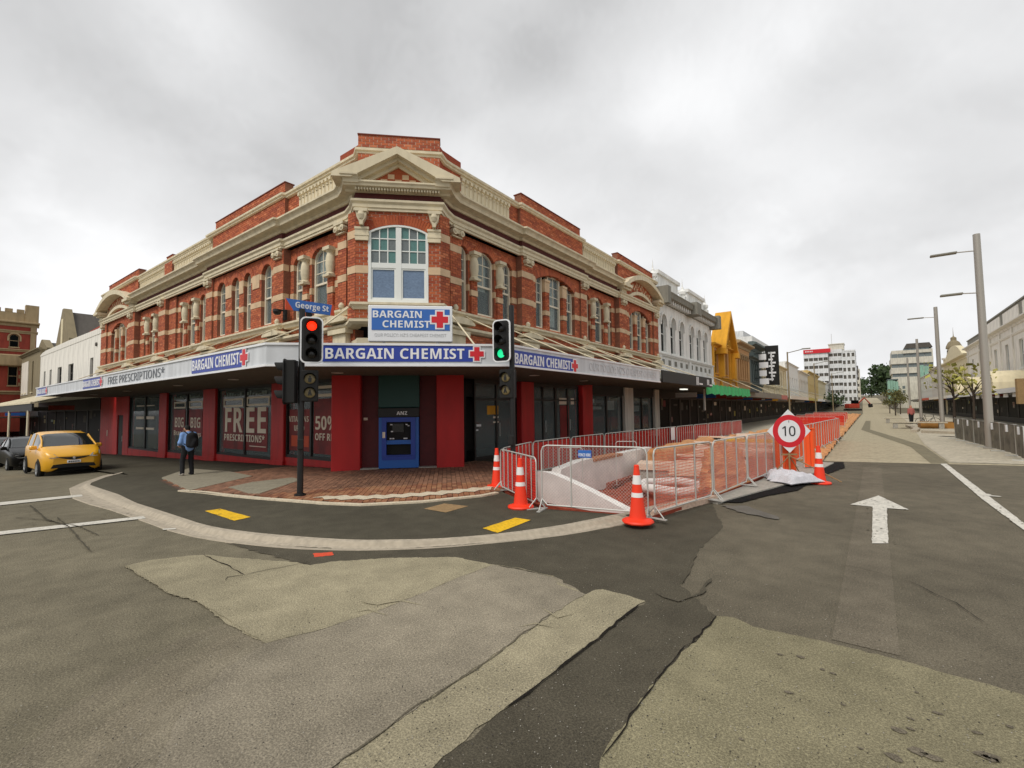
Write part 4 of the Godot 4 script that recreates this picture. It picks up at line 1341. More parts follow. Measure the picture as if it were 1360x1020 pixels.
	for c in [[[-7.058, -2.567, -6.345, -2.556, -5.788, -2.534, -5.848, -2.374, -5.766, -2.319], 0.013, "crack"], [[-5.788, -2.534, -5.718, -2.799, -5.609, -3.207], 0.010, "crack"], [[0.279, -6.518, 0.435, -6.260, 0.577, -6.077, 0.684, -5.748, 0.712, -5.680], 0.010, "crack"], [[-1.834, -6.308, -1.703, -5.547, -1.644, -5.086], 0.020, "asphalt_black"], [[-1.805, -4.324, -1.820, -3.891, -1.808, -3.508, -1.827, -3.291, -1.849, -2.942, -1.861, -2.784, -1.855, -2.579, -1.880, -2.371], 0.021, "crack"], [[-1.154, -4.511, -1.168, -4.153, -1.213, -3.705, -1.224, -3.323, -1.219, -2.763, -1.208, -2.357], 0.013, "crack"], [[-2.378, -3.736, -2.354, -3.178, -2.316, -2.792, -2.337, -2.104, -2.323, -1.510], 0.012, "asphalt_new"], [[-3.661, -4.431, -3.714, -3.902, -3.702, -3.336, -3.722, -2.800, -3.819, -2.258, -3.953, -1.896], 0.010, "asphalt_pale"], [[-7.352, -1.819, -5.845, -1.821, -5.385, -1.914, -3.988, -1.900], 0.010, "asphalt_pale"], [[-2.858, -4.503, -3.324, -4.505, -3.661, -4.431], 0.012, "asphalt_pale"], [[-5.486, -3.156, -5.726, -3.126, -5.676, -3.196], 0.010, "crack"], [[-0.682, -6.745, -0.169, -6.775, 0.279, -6.518], 0.008, "asphalt_black"], [[-14.432, -1.909, -11.871, -1.769, -10.749, -1.878], 0.030, "asphalt_black"], [[-12.653, -1.483, -11.703, -1.745, -10.585, -1.989, -9.553, -2.017], 0.020, "asphalt_black"], [[-4.044, -2.864, -3.834, -2.884, -3.741, -3.079, -3.480, -3.136], 0.030, "asphalt_pale"], [[-3.881, -2.667, -3.807, -2.779, -3.558, -2.800], 0.025, "asphalt_pale"], [[-2.507, -3.744, -2.293, -3.663, -2.214, -3.795], 0.030, "asphalt_pale"], [[-2.455, -3.317, -2.380, -3.457, -2.213, -3.473], 0.020, "asphalt_pale"], [[-1.782, -4.694, -1.540, -4.639, -1.417, -4.952, -1.435, -5.447], 0.050, "asphalt_black"], [[-11.864, -1.915, -10.350, -1.855, -8.458, -1.714], 0.020, "asphalt_black"]]:
		tag(sheet("road_crack", [ribbon(V2(c[0]), c[1], 0.012, int(c[0][0] * 100))], -0.05, c[2]), "", "", "", "structure")
	# damp stains and tar spots on the pale patch
	var sp := []
	for i in 26:
		var c := Vector2(rng.randf_range(-0.9, 0.6), rng.randf_range(-4.2, -2.6)) if i > 9 else Vector2(rng.randf_range(0.0, 0.5), rng.randf_range(-3.6, -3.0))
		var p := PackedVector2Array()
		var r := rng.randf_range(0.008, 0.02) if i > 9 else rng.randf_range(0.015, 0.04)
		for k in 9:
			p.append(c + Vector2(cos(TAU * k / 9) * 1.5, sin(TAU * k / 9)) * r * rng.randf_range(0.6, 1.2))
		sp.append(p)
	tag(sheet("road_stain", sp, -0.052, "asphalt_lane_mark"), "", "", "", "structure")
	# loose grit and stone chips on the near road
	var chip := BoxMesh.new()
	chip.size = Vector3(1.0, 0.35, 0.8)
	var gx := []
	var gc := []
	for i in 9000:
		var a := rng.randf_range(-1.75, 0.35)
		var d := 1.3 + 6.5 * rng.randf() * rng.randf()
		var p := Vector2(sin(a), -cos(a)) * d
		var s := rng.randf_range(0.0025, 0.0075)
		gx.append(Transform3D(Basis(Vector3.UP, rng.randf() * TAU).scaled(Vector3.ONE * s), Vector3(p.x, -0.053, p.y)))
		gc.append(Color(0.42, 0.39, 0.33) * rng.randf_range(0.6, 1.1) if rng.randf() < 0.5 else Color(0.05, 0.045, 0.04))
	multi("road_grit", chip, gx, gc, "brick", get_node("road"))
	# kerb: dished channel and upstand, swept round the corner
	var outer := V2([-22.562, -5.378, -21.341, -4.551, -19.348, -3.685, -17.712, -3.095, -14.994, -2.666, -13.145, -2.636, -11.367, -2.696, -10.135, -2.739, -8.938, -2.762, -8.101, -2.860, -7.471, -3.004, -6.781, -3.210, -6.222, -3.448, -5.650, -3.762, -5.328, -4.005, -4.879, -4.398, -4.604, -4.693, -4.284, -5.109, -3.962, -5.559, -3.583, -6.184, -3.364, -6.732, -3.194, -7.193, -2.967, -7.915, -2.767, -8.688, -2.517, -10.027])
	var inner := V2([-21.063, -5.063, -19.695, -4.295, -18.130, -3.651, -17.426, -3.463, -15.781, -3.374, -13.898, -3.285, -11.937, -3.092, -10.501, -3.118, -8.653, -3.136, -8.020, -3.221, -7.247, -3.428, -6.614, -3.662, -6.139, -3.845, -5.732, -4.054, -5.060, -4.562, -4.765, -4.858, -4.428, -5.282, -4.127, -5.795, -3.841, -6.403, -3.588, -7.190, -3.390, -7.804, -3.220, -8.610, -2.966, -9.570])
	var kb := MB.new()
	var N := 60
	var prev := []
	for i in N + 1:
		var o := along(outer, float(i) / N)
		var q := along(inner, float(i) / N)
		var ring_ := []
		for s in [[0.0, -0.068], [0.02, -0.055], [0.35, -0.064], [0.55, -0.05], [0.68, -0.006], [0.74, 0.004], [1.0, 0.006]]:
			var p := o.lerp(q, s[0])
			ring_.append(Vector3(p.x, g(p.x, p.y) + s[1], p.y))
		if i > 0:
			for j in 6:
				kb.quad(prev[j], ring_[j], ring_[j + 1], prev[j + 1])
		prev = ring_
	tag(part("kerb", kb, "kerb", self), "", "", "", "structure")
	# the built-out footpath between kerb and shop
	var foot := V2([-3.39, -7.8, -3.2, -7.6, -4.8, -7.2, -6.7, -8.3, -7.3, -12.0, -6.7, -18.3, -6.5, -34, -11.3, -34, -11.3, -11.1, -13.1, -9.1, -60, -9.1, -60, -4.9, -19.6, -4.9])
	foot.append_array(V2([-21.063, -5.063, -19.695, -4.295, -18.130, -3.651, -17.426, -3.463, -15.781, -3.374, -13.898, -3.285, -11.937, -3.092, -10.501, -3.118, -8.653, -3.136, -8.020, -3.221, -7.247, -3.428, -6.614, -3.662, -6.139, -3.845, -5.732, -4.054, -5.060, -4.562, -4.765, -4.858, -4.428, -5.282, -4.127, -5.795, -3.841, -6.403, -3.588, -7.190, -3.390, -7.804]))
	tag(sheet("footpath", [foot], 0.0, "footpath_asphalt"), "", "", "", "structure")
	var pk := V2([-13.029, -4.231, -11.246, -4.502, -10.303, -4.707, -9.511, -4.938, -8.567, -5.197, -7.814, -5.523, -7.064, -6.370, -6.786, -6.924, -6.491, -7.511, -6.449, -7.958])
	var pave := pk.duplicate()
	pave.append_array(V2([-6.9, -10.4, -7.6, -12.6, -11.1, -12.6, -11.1, -10.6, -13.0, -8.75, -16.5, -8.8, -16.5, -4.8]))
	tag(sheet("pavement", [pave], 0.006, "paver_bed"), "", "", "", "structure")
	tag(sheet("pavement_edging", [ribbon(pk, 0.13)], 0.032, "tactile", null, 0.05), "", "", "", "structure")
	# single brick pavers laid on the diagonal; the nearest 300 as parts of the pavement
	var bricks := []
	for i in range(-40, 40):
		for j in range(-75, 75):
			var p := Vector2(-9.5, -7.6) + Vector2(i * 0.232 + (0.116 if j % 2 else 0.0), j * 0.117).rotated(0.785)
			if Geometry2D.is_point_in_polygon(p, pave):
				bricks.append([p, PI / 4])
	var cam := Vector2.ZERO
	var ok := []
	for q in bricks:
		var near := true
		for e in 10:
			var d := Vector2.from_angle(TAU * e / 10) * 0.13
			if not Geometry2D.is_point_in_polygon(q[0] + d, pave):
				near = false
		if near:
			ok.append(q)
	ok.sort_custom(func(a, c): return a[0].distance_squared_to(cam) < c[0].distance_squared_to(cam))
	var bm := BoxMesh.new()
	bm.size = Vector3(0.221, 0.05, 0.106)
	var pav: Node3D = get_node("pavement")
	var xs := []
	var cs := []
	for i in ok.size():
		var q: Array = ok[i]
		var t := Transform3D(Basis(Vector3.UP, -q[1]), Vector3(q[0].x, g(q[0].x, q[0].y) + 0.006 + rng.randf_range(-0.003, 0.003), q[0].y))
		if i < 300:
			inst("paver", bm, ["paver_a", "paver_b", "paver_c", "paver_tan"][rng.randi() % 4], pav, t)
		else:
			xs.append(t)
			cs.append(Color(0.30, 0.15, 0.088) * rng.randf_range(0.7, 1.25))
	multi("pavers", bm, xs, cs, "brick", pav)
	# zigzag strip of pale tiles
	var zz := PackedVector2Array()
	var back := PackedVector2Array()
	var line := V2([-9.229, -5.394, -8.460, -5.799, -7.941, -6.338, -7.407, -7.104, -6.969, -8.067, -6.879, -8.491])
	for i in 23:
		var p := along(line, i / 22.0)
		var q := along(line, minf(1, i / 22.0 + 0.01))
		var d := (q - p).normalized().orthogonal() if i < 22 else Vector2(0.7, 0.7)
		var o := 0.07 if i % 2 else -0.07
		var w := 0.2 * minf(1.0, minf(i + 0.2, 22.2 - i) * 0.4)
		zz.append(p + d * (o - w))
		back.append(p + d * (o + w))
	back.reverse()
	zz.append_array(back)
	tag(sheet("tactile_strip", [zz], 0.042, "tactile"), "", "", "", "structure")
	# pale concrete slabs left of the signal
	for s in [[-16.988, -5.021, -19.732, -6.624, -16.634, -6.758, -14.309, -6.422, -13.519, -5.405, -12.645, -4.286], [-12.262, -4.955, -12.747, -5.723, -12.634, -6.718, -11.880, -6.560, -10.692, -4.963, -10.908, -4.822]]:
		tag(sheet("footpath_slab", [V2(s)], 0.04, "slab", null, 0.04), "", "", "", "structure")
	# paint
	for q in [[-9.815, -3.577, -9.788, -3.832, -8.570, -3.833, -8.511, -3.543], [-4.748, -5.505, -4.394, -5.431, -4.447, -6.353, -4.755, -6.337]]:
		tag(sheet("yellow_block", [rough(V2(q), 0.006, 0.08, 12)], 0.006, "line_yellow"), "", "", "", "structure")
	tag(sheet("asphalt_patch", [V2([-6.570, -5.979, -6.605, -6.533, -6.047, -6.608, -6.007, -5.978])], 0.006, "patch_brown"), "", "", "", "structure")
	tag(sheet("spray_mark", [rough(V2([-5.910, -3.441, -5.764, -3.622, -5.628, -3.559, -5.744, -3.365]), 0.01, 0.03, 14)], -0.06, "line_red"), "", "", "", "structure")
	for q in [[-15.533, -0.723, -15.854, -1.609, -15.533, -2.939, -15.036, -2.873, -15.176, -1.542, -14.922, -0.697], [-11.261, -0.539, -11.212, -1.153, -10.613, -2.866, -10.340, -2.837, -10.897, -1.122, -10.996, -0.528], [-9.186, -2.735, -9.057, -2.881, -8.960, -2.860, -9.078, -2.723], [1.722, -19.865, 1.870, -19.954, 1.865, -13.787, 1.851, -10.734, 1.846, -7.890, 1.766, -7.565, 1.743, -10.134, 1.695, -12.806]]:
		tag(sheet("road_line", [rough(V2(q), 0.006, 0.2, 15)], -0.054, "line_white"), "", "", "", "structure")
	tag(sheet("road_arrow", [rough(V2([-0.350, -10.934, 0.093, -12.322, 0.495, -10.945, 0.191, -10.894, 0.138, -8.159, -0.039, -8.036, -0.013, -10.914]), 0.006, 0.1, 16)], -0.054, "line_white"), "", "", "", "structure")
	# paint worn through by tyres
	var wear := []
	for q in [[-0.1, -8.1, 0.22, -11.0, 90], [-0.3, -10.9, 0.45, -12.0, 70], [1.7, -8.9, 1.9, -19.5, 150], [-15.0, -1.4, -10.5, -3.0, 160], [-9.9, -3.9, -8.5, -3.5, 9], [-4.8, -6.3, -4.3, -5.4, 9]]:
		for k in q[4]:
			var c := Vector2(rng.randf_range(q[0], q[2]), rng.randf_range(q[1], q[3]))
			var p := PackedVector2Array()
			var r := 0.005 + 0.02 * pow(rng.randf(), 3.0)
			for j in 7:
				p.append(c + Vector2(cos(TAU * j / 7), sin(TAU * j / 7) * 1.6) * r * rng.randf_range(0.5, 1.2))
			wear.append(p)
	tag(sheet("paint_wear", wear.slice(0, 470), -0.0525, "asphalt_new"), "", "", "", "structure")
	tag(sheet("paint_wear", wear.slice(470), 0.0075, "footpath_asphalt"), "", "", "", "structure")
	var stub := []
	for k in 5:
		var p := PackedVector2Array()
		for j in 8:
			p.append(Vector2(1.8 + 0.16 * sin(k * 2.0), -13.6 + k * 0.16) + Vector2(cos(TAU * j / 8) * rng.randf_range(0.08, 0.2), sin(TAU * j / 8) * rng.randf_range(0.05, 0.12)))
		stub.append(p)
	tag(sheet("road_line_wear", stub.slice(0, 2), -0.05, "line_white"), "", "", "", "structure")
	tag(sheet("road_strip", [ribbon(V2([0.02, -17.8, -0.02, -12.6, -0.1, -4.6]), 0.42)], -0.0615, "asphalt_lane_mark"), "", "", "", "structure")
	# paved street beyond the crossing
	tag(sheet("street_paving", [V2([-1.9, -18.9, 1.71, -19.9, 5.2, -20.9, 30, -21.5, 30, -24, 6.0, -24, 5.2, -60, 5.0, -130, -1.0, -130, -1.3, -32])], -0.064, "paving"), "", "", "", "structure")
	tag(sheet("street_paving", [V2([-1.0, -130, 5.0, -130, 5.0, -420, -3.0, -420])], -0.058, "paving"), "", "", "", "structure")
	tag(sheet("paving_band", [V2([1.5, -19.95, 1.95, -20.1, 1.92, -28.3, 0.05, -45, 0.15, -70, -0.3, -70, -0.5, -44.5, 1.42, -27.2])], -0.056, "paving_band"), "", "", "", "structure")
	tag(sheet("footpath_paving", [V2([2.0, -20.4, 6.0, -21.4, 12, -24, 12, -130, 5.0, -130, 2.9, -52, 2.0, -29])], -0.052, "paving_pale"), "", "", "", "structure")
	# joints of the paving, fine dark lines across the street
	var jt := []
	for k in 44:
		var z: float = -20.6 - k * 0.62 - k * k * 0.012
		jt.append(V2([-1.5, z, 4.6, z - 0.25, 4.6, z - 0.28, -1.5, z - 0.03]))
	tag(sheet("paving_joints", jt, -0.0525 + 0.002, "paving_band"), "", "", "", "structure")
	# kerbs and slots on the right footpath
	var kk := MB.new()
	kk.sweep(V2([2.55, -41.6, 2.9, -44.5, 2.8, -52]), V2([-0.35, -0.06, 0, -0.06, 0, 0.09, -0.02, 0.11, -0.35, 0.11]))
	kk.sweep(V2([7.2, -37.6, 2.9, -41.0]), V2([-0.35, -0.06, 0, -0.06, 0, 0.09, -0.02, 0.11, -0.35, 0.11]))
	tag(part("kerb_island", kk, "kerb", self), "", "", "", "structure")
	tag(sheet("drain_slot", [V2([3.1, -36.6, 4.6, -35.2, 4.9, -35.6, 3.4, -37.1]), V2([2.0, -48.4, 4.0, -48.4, 4.0, -48.9, 2.0, -48.9]), V2([1.9, -60, 4.2, -60, 4.2, -61, 1.9, -61])], -0.045, "crack"), "", "", "", "structure")
	tag(sheet("footpath", [V2([5.5, -21.6, 30, -22.5, 30, -130, 5.5, -130]), V2([-11.3, -34, -6.4, -34, -5.2, -130, -11.3, -130])], -0.048, "paving_pale"), "", "", "", "structure")


func along(p: PackedVector2Array, t: float) -> Vector2:
	var total := 0.0
	for i in p.size() - 1:
		total += p[i].distance_to(p[i + 1])
	var want := clampf(t, 0, 1) * total
	for i in p.size() - 1:
		var d := p[i].distance_to(p[i + 1])
		if want <= d:
			return p[i].lerp(p[i + 1], want / maxf(d, 1e-6))
		want -= d
	return p[-1]


func excavation() -> void:
	# floor of the dig: lumpy red soil
	var f := FastNoiseLite.new()
	f.seed = 9
	f.frequency = 0.9
	f.fractal_octaves = 4
	var b := MB.new()
	var hgt := func(x: float, z: float) -> float:
		var h := -0.62 + f.get_noise_2d(x * 1.2, z * 1.2) * 0.16 + f.get_noise_2d(x * 6, z * 6) * 0.05
		h += 0.62 * exp(-pow((x + 5.4) / 0.75, 2.0) - pow((z + 17.6) / 2.6, 2.0)) + 0.3 * exp(-pow((x + 3.6) / 0.8, 2.0) - pow((z + 16.6) / 1.2, 2.0))
		return h
	var st := 0.14
	for i in 36:
		for j in 84:
			var x := -7.3 + i * st
			var z := -18.9 + j * st
			var p := [Vector3(x, hgt.call(x, z), z), Vector3(x, hgt.call(x, z + st), z + st), Vector3(x + st, hgt.call(x + st, z + st), z + st), Vector3(x + st, hgt.call(x + st, z), z)]
			b.quad(p[0], p[1], p[2], p[3])
	tag(part("ground", b, "soil", self), "", "", "", "structure")
	# earth sides
	b = MB.new()
	var rim := V2([-6.75, -8.45, -4.85, -7.35, -2.95, -7.75, -2.62, -9.7, -2.3, -13.0, -2.1, -18.2, -6.6, -18.2, -7.2, -12.0, -6.75, -8.45])
	for i in rim.size() - 1:
		var a := rim[i]
		var c := rim[i + 1]
		b.quad(Vector3(c.x, -0.9, c.y), Vector3(a.x, -0.9, a.y), Vector3(a.x, -0.002, a.y), Vector3(c.x, -0.002, c.y))
	tag(part("earth_face", b, "soil", self), "", "", "", "structure")
	# works strip further along the street
	b = MB.new()
	for i in 16:
		for j in 110:
			var x := -6.4 + i * 0.32
			var z := -18.2 - j * 0.9
			var q := []
			for e in [[0, 0], [0, -0.9], [0.32, -0.9], [0.32, 0]]:
				var xx: float = x + e[0] + (0.0035 * j if i < 15 else 0.0)
				var zz: float = z + e[1]
				q.append(Vector3(xx, 0.02 + f.get_noise_2d(xx * 0.9, zz * 0.6) * 0.34 * clampf((-18.2 - zz) * 0.5, 0, 1) + f.get_noise_2d(xx * 5, zz * 5) * 0.06, zz))
			b.quad(q[0], q[3], q[2], q[1])
	tag(part("ground", b, "soil_tan", self), "", "", "", "structure")
	# white foundation wall along the footpath side, stepped
	var W := thing("foundation_wall", "long white concrete foundation wall inside the dig, stepping down with an orange board on top", "wall", Vector3(-6.5, -0.6, -11.9))
	W.rotation.y = 0.02
	var w := MB.new()
	w.x = Transform3D(Basis(Vector3.UP, PI / 2), Vector3.ZERO)
	w.prism(V2([-1.75, 0.0, 5.2, 0.0, 5.2, 0.95, 2.6, 0.95, 2.3, 0.9, 0.35, 0.86, 0.35, 0.97, -0.3, 0.97, -1.45, 0.86, -1.75, 0.3]), -0.14, 0.14)
	part("wall", w, "concrete_white", W)
	w = MB.new()
	w.bx(0.0, 0.3, 0.0, 0.16, -6.5, -1.2)
	part("footing", w, "soil", W)
	w = MB.new()
	w.bx(-0.2, 0.18, 0.87, 0.95, -2.4, -0.4)
	part("board", w, "timber", W)
	# nearer wall with a curved top tapering to nothing
	var t := thing("tapered_kerb_wall", "white concrete kerb wall with a curved top tapering down behind the front mesh panel", "wall", Vector3(-6.2, -0.45, -9.65))
	t.rotation.y = -0.37
	w = MB.new()
	var prof := PackedVector2Array([Vector2(-0.35, 0.0), Vector2(2.75, 0.16), Vector2(2.75, 0.26)])
	for i in 9:
		var u := lerpf(2.4, 0.0, i / 8.0)
		prof.append(Vector2(u, 0.74 - 0.48 * pow(clampf((u - 0.1) / 2.65, 0, 1), 1.25)))
	prof.append(Vector2(-0.35, 0.72))
	w.prism(prof, -0.1, 0.1)
	part("wall", w, "concrete_white", t)
	w = MB.new()
	w.prism(V2([-0.3, -0.2, 2.9, -0.2, 2.9, 0.17, -0.3, -0.02]), -0.24, 0.26)
	part("footing", w, "soil", t)
	# pipe ring on the floor
	var R := thing("pipe_ring", "white plastic pipe ring lying flat on the floor of the dig", "pipe", Vector3(-4.3, -0.33, -12.9))
	w = MB.new()
	var ringp := []
	for i in 29:
		ringp.append(Vector3(cos(TAU * i / 28) * 0.82, 0.02 * sin(i), sin(TAU * i / 28) * 0.82))
	w.tube(ringp, 0.12, 10)
	part("pipe", w, "plastic_white", R)
	# concrete kerb form by the road fence
	var kf := thing("kerb_form", "tan kerb edging along the road side of the dig under the mesh fence", "kerb", Vector3(-3.08, -0.1, -7.95))
	kf.rotation.y = 0.19 - PI / 2 + PI
	w = MB.new()
	w.prism(V2([-0.1, -0.5, 0.12, -0.5, 0.12, 0.06, 0.04, 0.13, -0.1, 0.13]), -0.0, 2.2)
	w.x = Transform3D()
	var kfp := part("edging", w, "timber_pale", kf)
	kfp.rotation.y = 0.0
	kf.rotation.y = PI - 0.24
	# concrete beams across the dig
	for q in [["narrow pale concrete beam lying across the dig left of the sand bag", -5.6, -15.2, 0.12, 1.15, 0.55], ["broad pale concrete beam lying across the dig behind the pipe ring", -4.2, -14.9, 0.16, 1.6, 0.95]]:
		var o := thing("concrete_beam", q[0], "beam", Vector3(q[1], -0.45, q[2]), 0.28)
		w = MB.new()
		w.bx(-q[4] / 2, q[4] / 2, 0.28, 0.46, -q[5], q[5])
		part("top_slab", w, "timber_pale", o)
		w = MB.new()
		w.bx(-q[4] / 2 + 0.06, q[4] / 2 - 0.06, -0.2, 0.28, -q[5] + 0.06, q[5] - 0.06)
		part("beam_web", w, "concrete", o)
	for q in [[-4.6, -17.2, 0.5, 2.6, 0.5, "third pale concrete beam across the dig, behind the wide one"], [-3.9, -19.0, 0.16, 3.0, 0.7, "wide pale concrete block on the works strip before the yellow plank"], [-4.3, -21.6, 0.25, 3.4, 0.7, "pale slab on the works strip past the yellow plank"], [-4.0, -24.6, 0.2, 3.6, 0.8, "far pale concrete block on the works strip"], [-4.2, -29.0, 0.2, 3.6, 1.0, "farthest pale concrete block on the works strip"]]:
		var o := thing("precast_block", q[5], "slab", Vector3(q[0], 0.0 if q[1] < -18.0 else -0.3, q[1]), 0.2)
		w = MB.new()
		w.bevel(-q[3] / 2, q[3] / 2, 0.0, 0.26, -q[4], q[4], 0.03)
		part("slab", w, "timber_pale", o)
	# heap in a bulk bag
	var bag := thing("sand_heap", "tall heap of tan sand behind the road fence left of the speed sign", "heap", Vector3(-2.95, -0.35, -12.6))
	w = MB.new()
	var lat := 16
	var lon := 22
	var pts := []
	for i in lat + 1:
		var row := []
		for j in lon:
			var a := PI * 0.62 * i / lat
			var d := Vector3(sin(a) * cos(TAU * j / lon), cos(a), sin(a) * sin(TAU * j / lon))
			var r := 0.74 + f.get_noise_3d(d.x * 2.2, d.y * 2.2, d.z * 2.2) * 0.24 + f.get_noise_3d(d.x * 8, d.y * 8, d.z * 8) * 0.09
			row.append(Vector3(d.x * r * 0.78, d.y * r * 1.15 + 0.36, d.z * r * 0.9))
		pts.append(row)
	for i in lat:
		for j in lon:
			var k := (j + 1) % lon
			w.quad(pts[i][j], pts[i][k], pts[i + 1][k], pts[i + 1][j])
	part("heap", w, "soil_tan", bag)
	# timbers and boards lying about
	var boards := [[-5.3, 0.08, -16.9, 3.0, 0.12, "long dirty board on the soil bank behind the wide beam"], [-3.6, 0.2, -18.0, 2.6, 0.4, "board leaning on the bank at the end of the dig"], [-4.4, 0.28, -20.5, 3.4, -0.2, "long board lying across the works strip past the dig"], [-3.2, 0.32, -22.8, 2.8, 0.5, "short timber on the works strip beyond the yellow plank"], [-5.2, 0.3, -24.5, 3.2, 0.1, "far timber on the works strip near the footpath fence"]]
	for q in boards:
		var o := thing("timber_board", q[5], "board", Vector3(q[0], q[1], q[2]), q[4], "boards lying in the works")
		w = MB.new()
		w.bevel(-q[3] / 2, q[3] / 2, 0.0, 0.07, -0.12, 0.12, 0.01)
		part("board", w, "timber_pale", o)
	var yp := thing("yellow_plank", "yellow plank on trestles in the works strip left of the speed sign", "plank", Vector3(-3.5, 0.3, -19.6), 0.1)
	w = MB.new()
	w.bevel(-0.9, 0.9, 0.16, 0.28, -0.14, 0.14, 0.01)
	part("plank", w, "line_yellow", yp)
	w = MB.new()
	w.bx(-0.7, -0.64, -0.2, 0.16, -0.12, 0.12)
	part("trestle", w, "timber", yp)
	w = MB.new()
	w.bx(0.64, 0.7, -0.2, 0.16, -0.12, 0.12)
	part("trestle", w, "timber", yp)
	var lg := thing("earth_bank", "long low bank of orange earth along the far side of the dig", "earth bank", Vector3(-6.1, -0.1, -20.2), 0.05)
	w = MB.new()
	var lp := []
	for i in 12:
		lp.append(Vector3(0.1 * sin(i * 1.7), 0.12 + 0.05 * sin(i * 2.3), 4.2 - i * 0.75))
	w.tube(lp, 0.42, 9, 0.36)
	part("bank", w, "soil_tan", lg)
	tag(sheet("membrane", [rough(V2([-2.497, -10.070, -2.453, -10.493, -2.216, -10.961, -1.841, -11.762, -1.573, -13.209, -1.404, -15.775, -1.220, -18.558, -0.725, -18.852, -0.633, -17.262, -1.066, -14.742, -1.305, -12.109, -1.735, -11.065, -2.029, -10.009, -2.325, -9.814]), 0.02, 0.1, 18)], -0.045, "membrane"), "", "", "", "structure")
	tag(sheet("spilt_grout", [rough(V2([-2.3, -9.5, -1.75, -9.0, -1.25, -8.85, -1.3, -9.1, -1.6, -9.4, -1.9, -9.75]), 0.04, 0.1, 19)], -0.05, "dirt_grey"), "", "", "", "structure")
	tag(sheet("concrete_strip", [V2([-2.62, -9.75, -2.38, -9.65, -1.45, -13.4, -0.95, -18.3, -1.95, -18.3, -2.2, -13.2])], -0.02, "concrete", null, 0.05), "", "", "", "structure")


func strands(w: float, h: float, pitch: float, wide: float, diamond: bool) -> ArrayMesh:
	var b := MB.new()
	var th := 0.003
	if diamond:
		var k := int((w + h) / pitch)
		for s in [-1, 1]:
			for i in range(-int(h / pitch), int(w / pitch) + 1):
				var x0 := i * pitch
				var pa := Vector2(x0, 0)
				var pb := Vector2(x0 + h, h)
				if pa.x < 0:
					pa = Vector2(0, -x0)
				if pb.x > w:
					pb = Vector2(w, w - x0)
				if pb.x - pa.x < 0.02:
					continue
				if s < 0:
					pa.x = w - pa.x
					pb.x = w - pb.x
				var d := (pb - pa).normalized().orthogonal() * wide / 2
				var z = 0.002 * s
				b.quad(Vector3(pa.x - d.x, pa.y - d.y, z), Vector3(pb.x - d.x, pb.y - d.y, z), Vector3(pb.x + d.x, pb.y + d.y, z), Vector3(pa.x + d.x, pa.y + d.y, z))
				b.quad(Vector3(pa.x, pa.y, z - wide / 2), Vector3(pb.x, pb.y, z - wide / 2), Vector3(pb.x, pb.y, z + wide / 2), Vector3(pa.x, pa.y, z + wide / 2))
	else:
		for i in int(w / pitch):
			var x := (i + 0.5) * pitch
			b.bx(x - wide / 2, x + wide / 2, 0, h, -th, th)
		for i in int(h / pitch):
			var y := (i + 0.5) * pitch
			b.bx(0, w, y - wide * 0.7, y + wide * 0.7, -th * 0.6, th * 0.6)
	return b.mesh()


func fence(a: Vector2, c: Vector2, h: float, kind: String, label: String, group: String) -> Node3D:
	var w := a.distance_to(c)
	var o := thing("site_fence", label, "fence", Vector3(a.x, g(a.x, a.y), a.y), -(c - a).angle(), group)
	var r := 0.1
	var pts := []
	for q in [[0.02, 0.1, 0], [0.02, h - r, 0], [0.02 + r * 0.3, h - r * 0.3, 0], [0.02 + r, h, 0], [w - 0.02 - r, h, 0], [w - 0.02 - r * 0.3, h - r * 0.3, 0], [w - 0.02, h - r, 0], [w - 0.02, 0.1 + r, 0], [w - 0.02 - r, 0.1, 0], [0.02 + r, 0.1, 0], [0.02, 0.1 + r, 0]]:
		pts.append(Vector3(q[0], q[1], q[2]))
	var b := MB.new()
	b.tube(pts, 0.0145, 7)
	part("frame", b, "steel", o)
	var bars := 1 if kind == "diamond" else 2 if kind == "orange" or kind == "light" else 7
	for i in bars:
		b = MB.new()
		var x := w * (i + 1) / (bars + 1) if kind != "diamond" else w * 0.3
		b.tube([Vector3(x, 0.1, 0), Vector3(x, h, 0)], 0.012 if bars == 7 else 0.016, 5)
		part("bar", b, "steel", o)
	for x in [0.02, w - 0.02]:
		b = MB.new()
		b.tube([Vector3(x, 0.2, 0), Vector3(x, 0.02, 0.16)], 0.012, 5)
		b.tube([Vector3(x, 0.2, 0), Vector3(x, 0.02, -0.16)], 0.012, 5)
		b.bx(x - 0.03, x + 0.03, 0.0, 0.015, -0.2, 0.2)
		part("foot", b, "steel", o)
	var m := Transform3D(Basis(), Vector3(0.04, 0.12, 0.0))
	if kind == "diamond":
		inst("wire_mesh", strands(w - 0.08, h - 0.14, 0.056, 0.0036, true), "steel", o, m, "stuff")
	elif kind == "light":
		inst("wire_mesh", strands(w - 0.08, h - 0.14, 0.06, 0.0032, true), "steel", o, m, "stuff")
		inst("plastic_netting", strands(w - 0.08, h - 0.16, 0.05, 0.006, false), "mesh_orange", o, m * Transform3D(Basis(), Vector3(0, 0, -0.012)), "stuff")
	elif kind == "orange":
		inst("plastic_netting", strands(w - 0.08, h - 0.16, 0.045, 0.02, false), "mesh_orange", o, m * Transform3D(Basis(), Vector3(0, 0, -0.012)), "stuff")
	else:
		inst("plastic_netting", strands(w - 0.08, h - 0.16, 0.05, 0.019 if kind == "red" else 0.0115, false), "mesh_red", o, m * Transform3D(Basis(), Vector3(0, 0, -0.02)), "stuff")
	return o


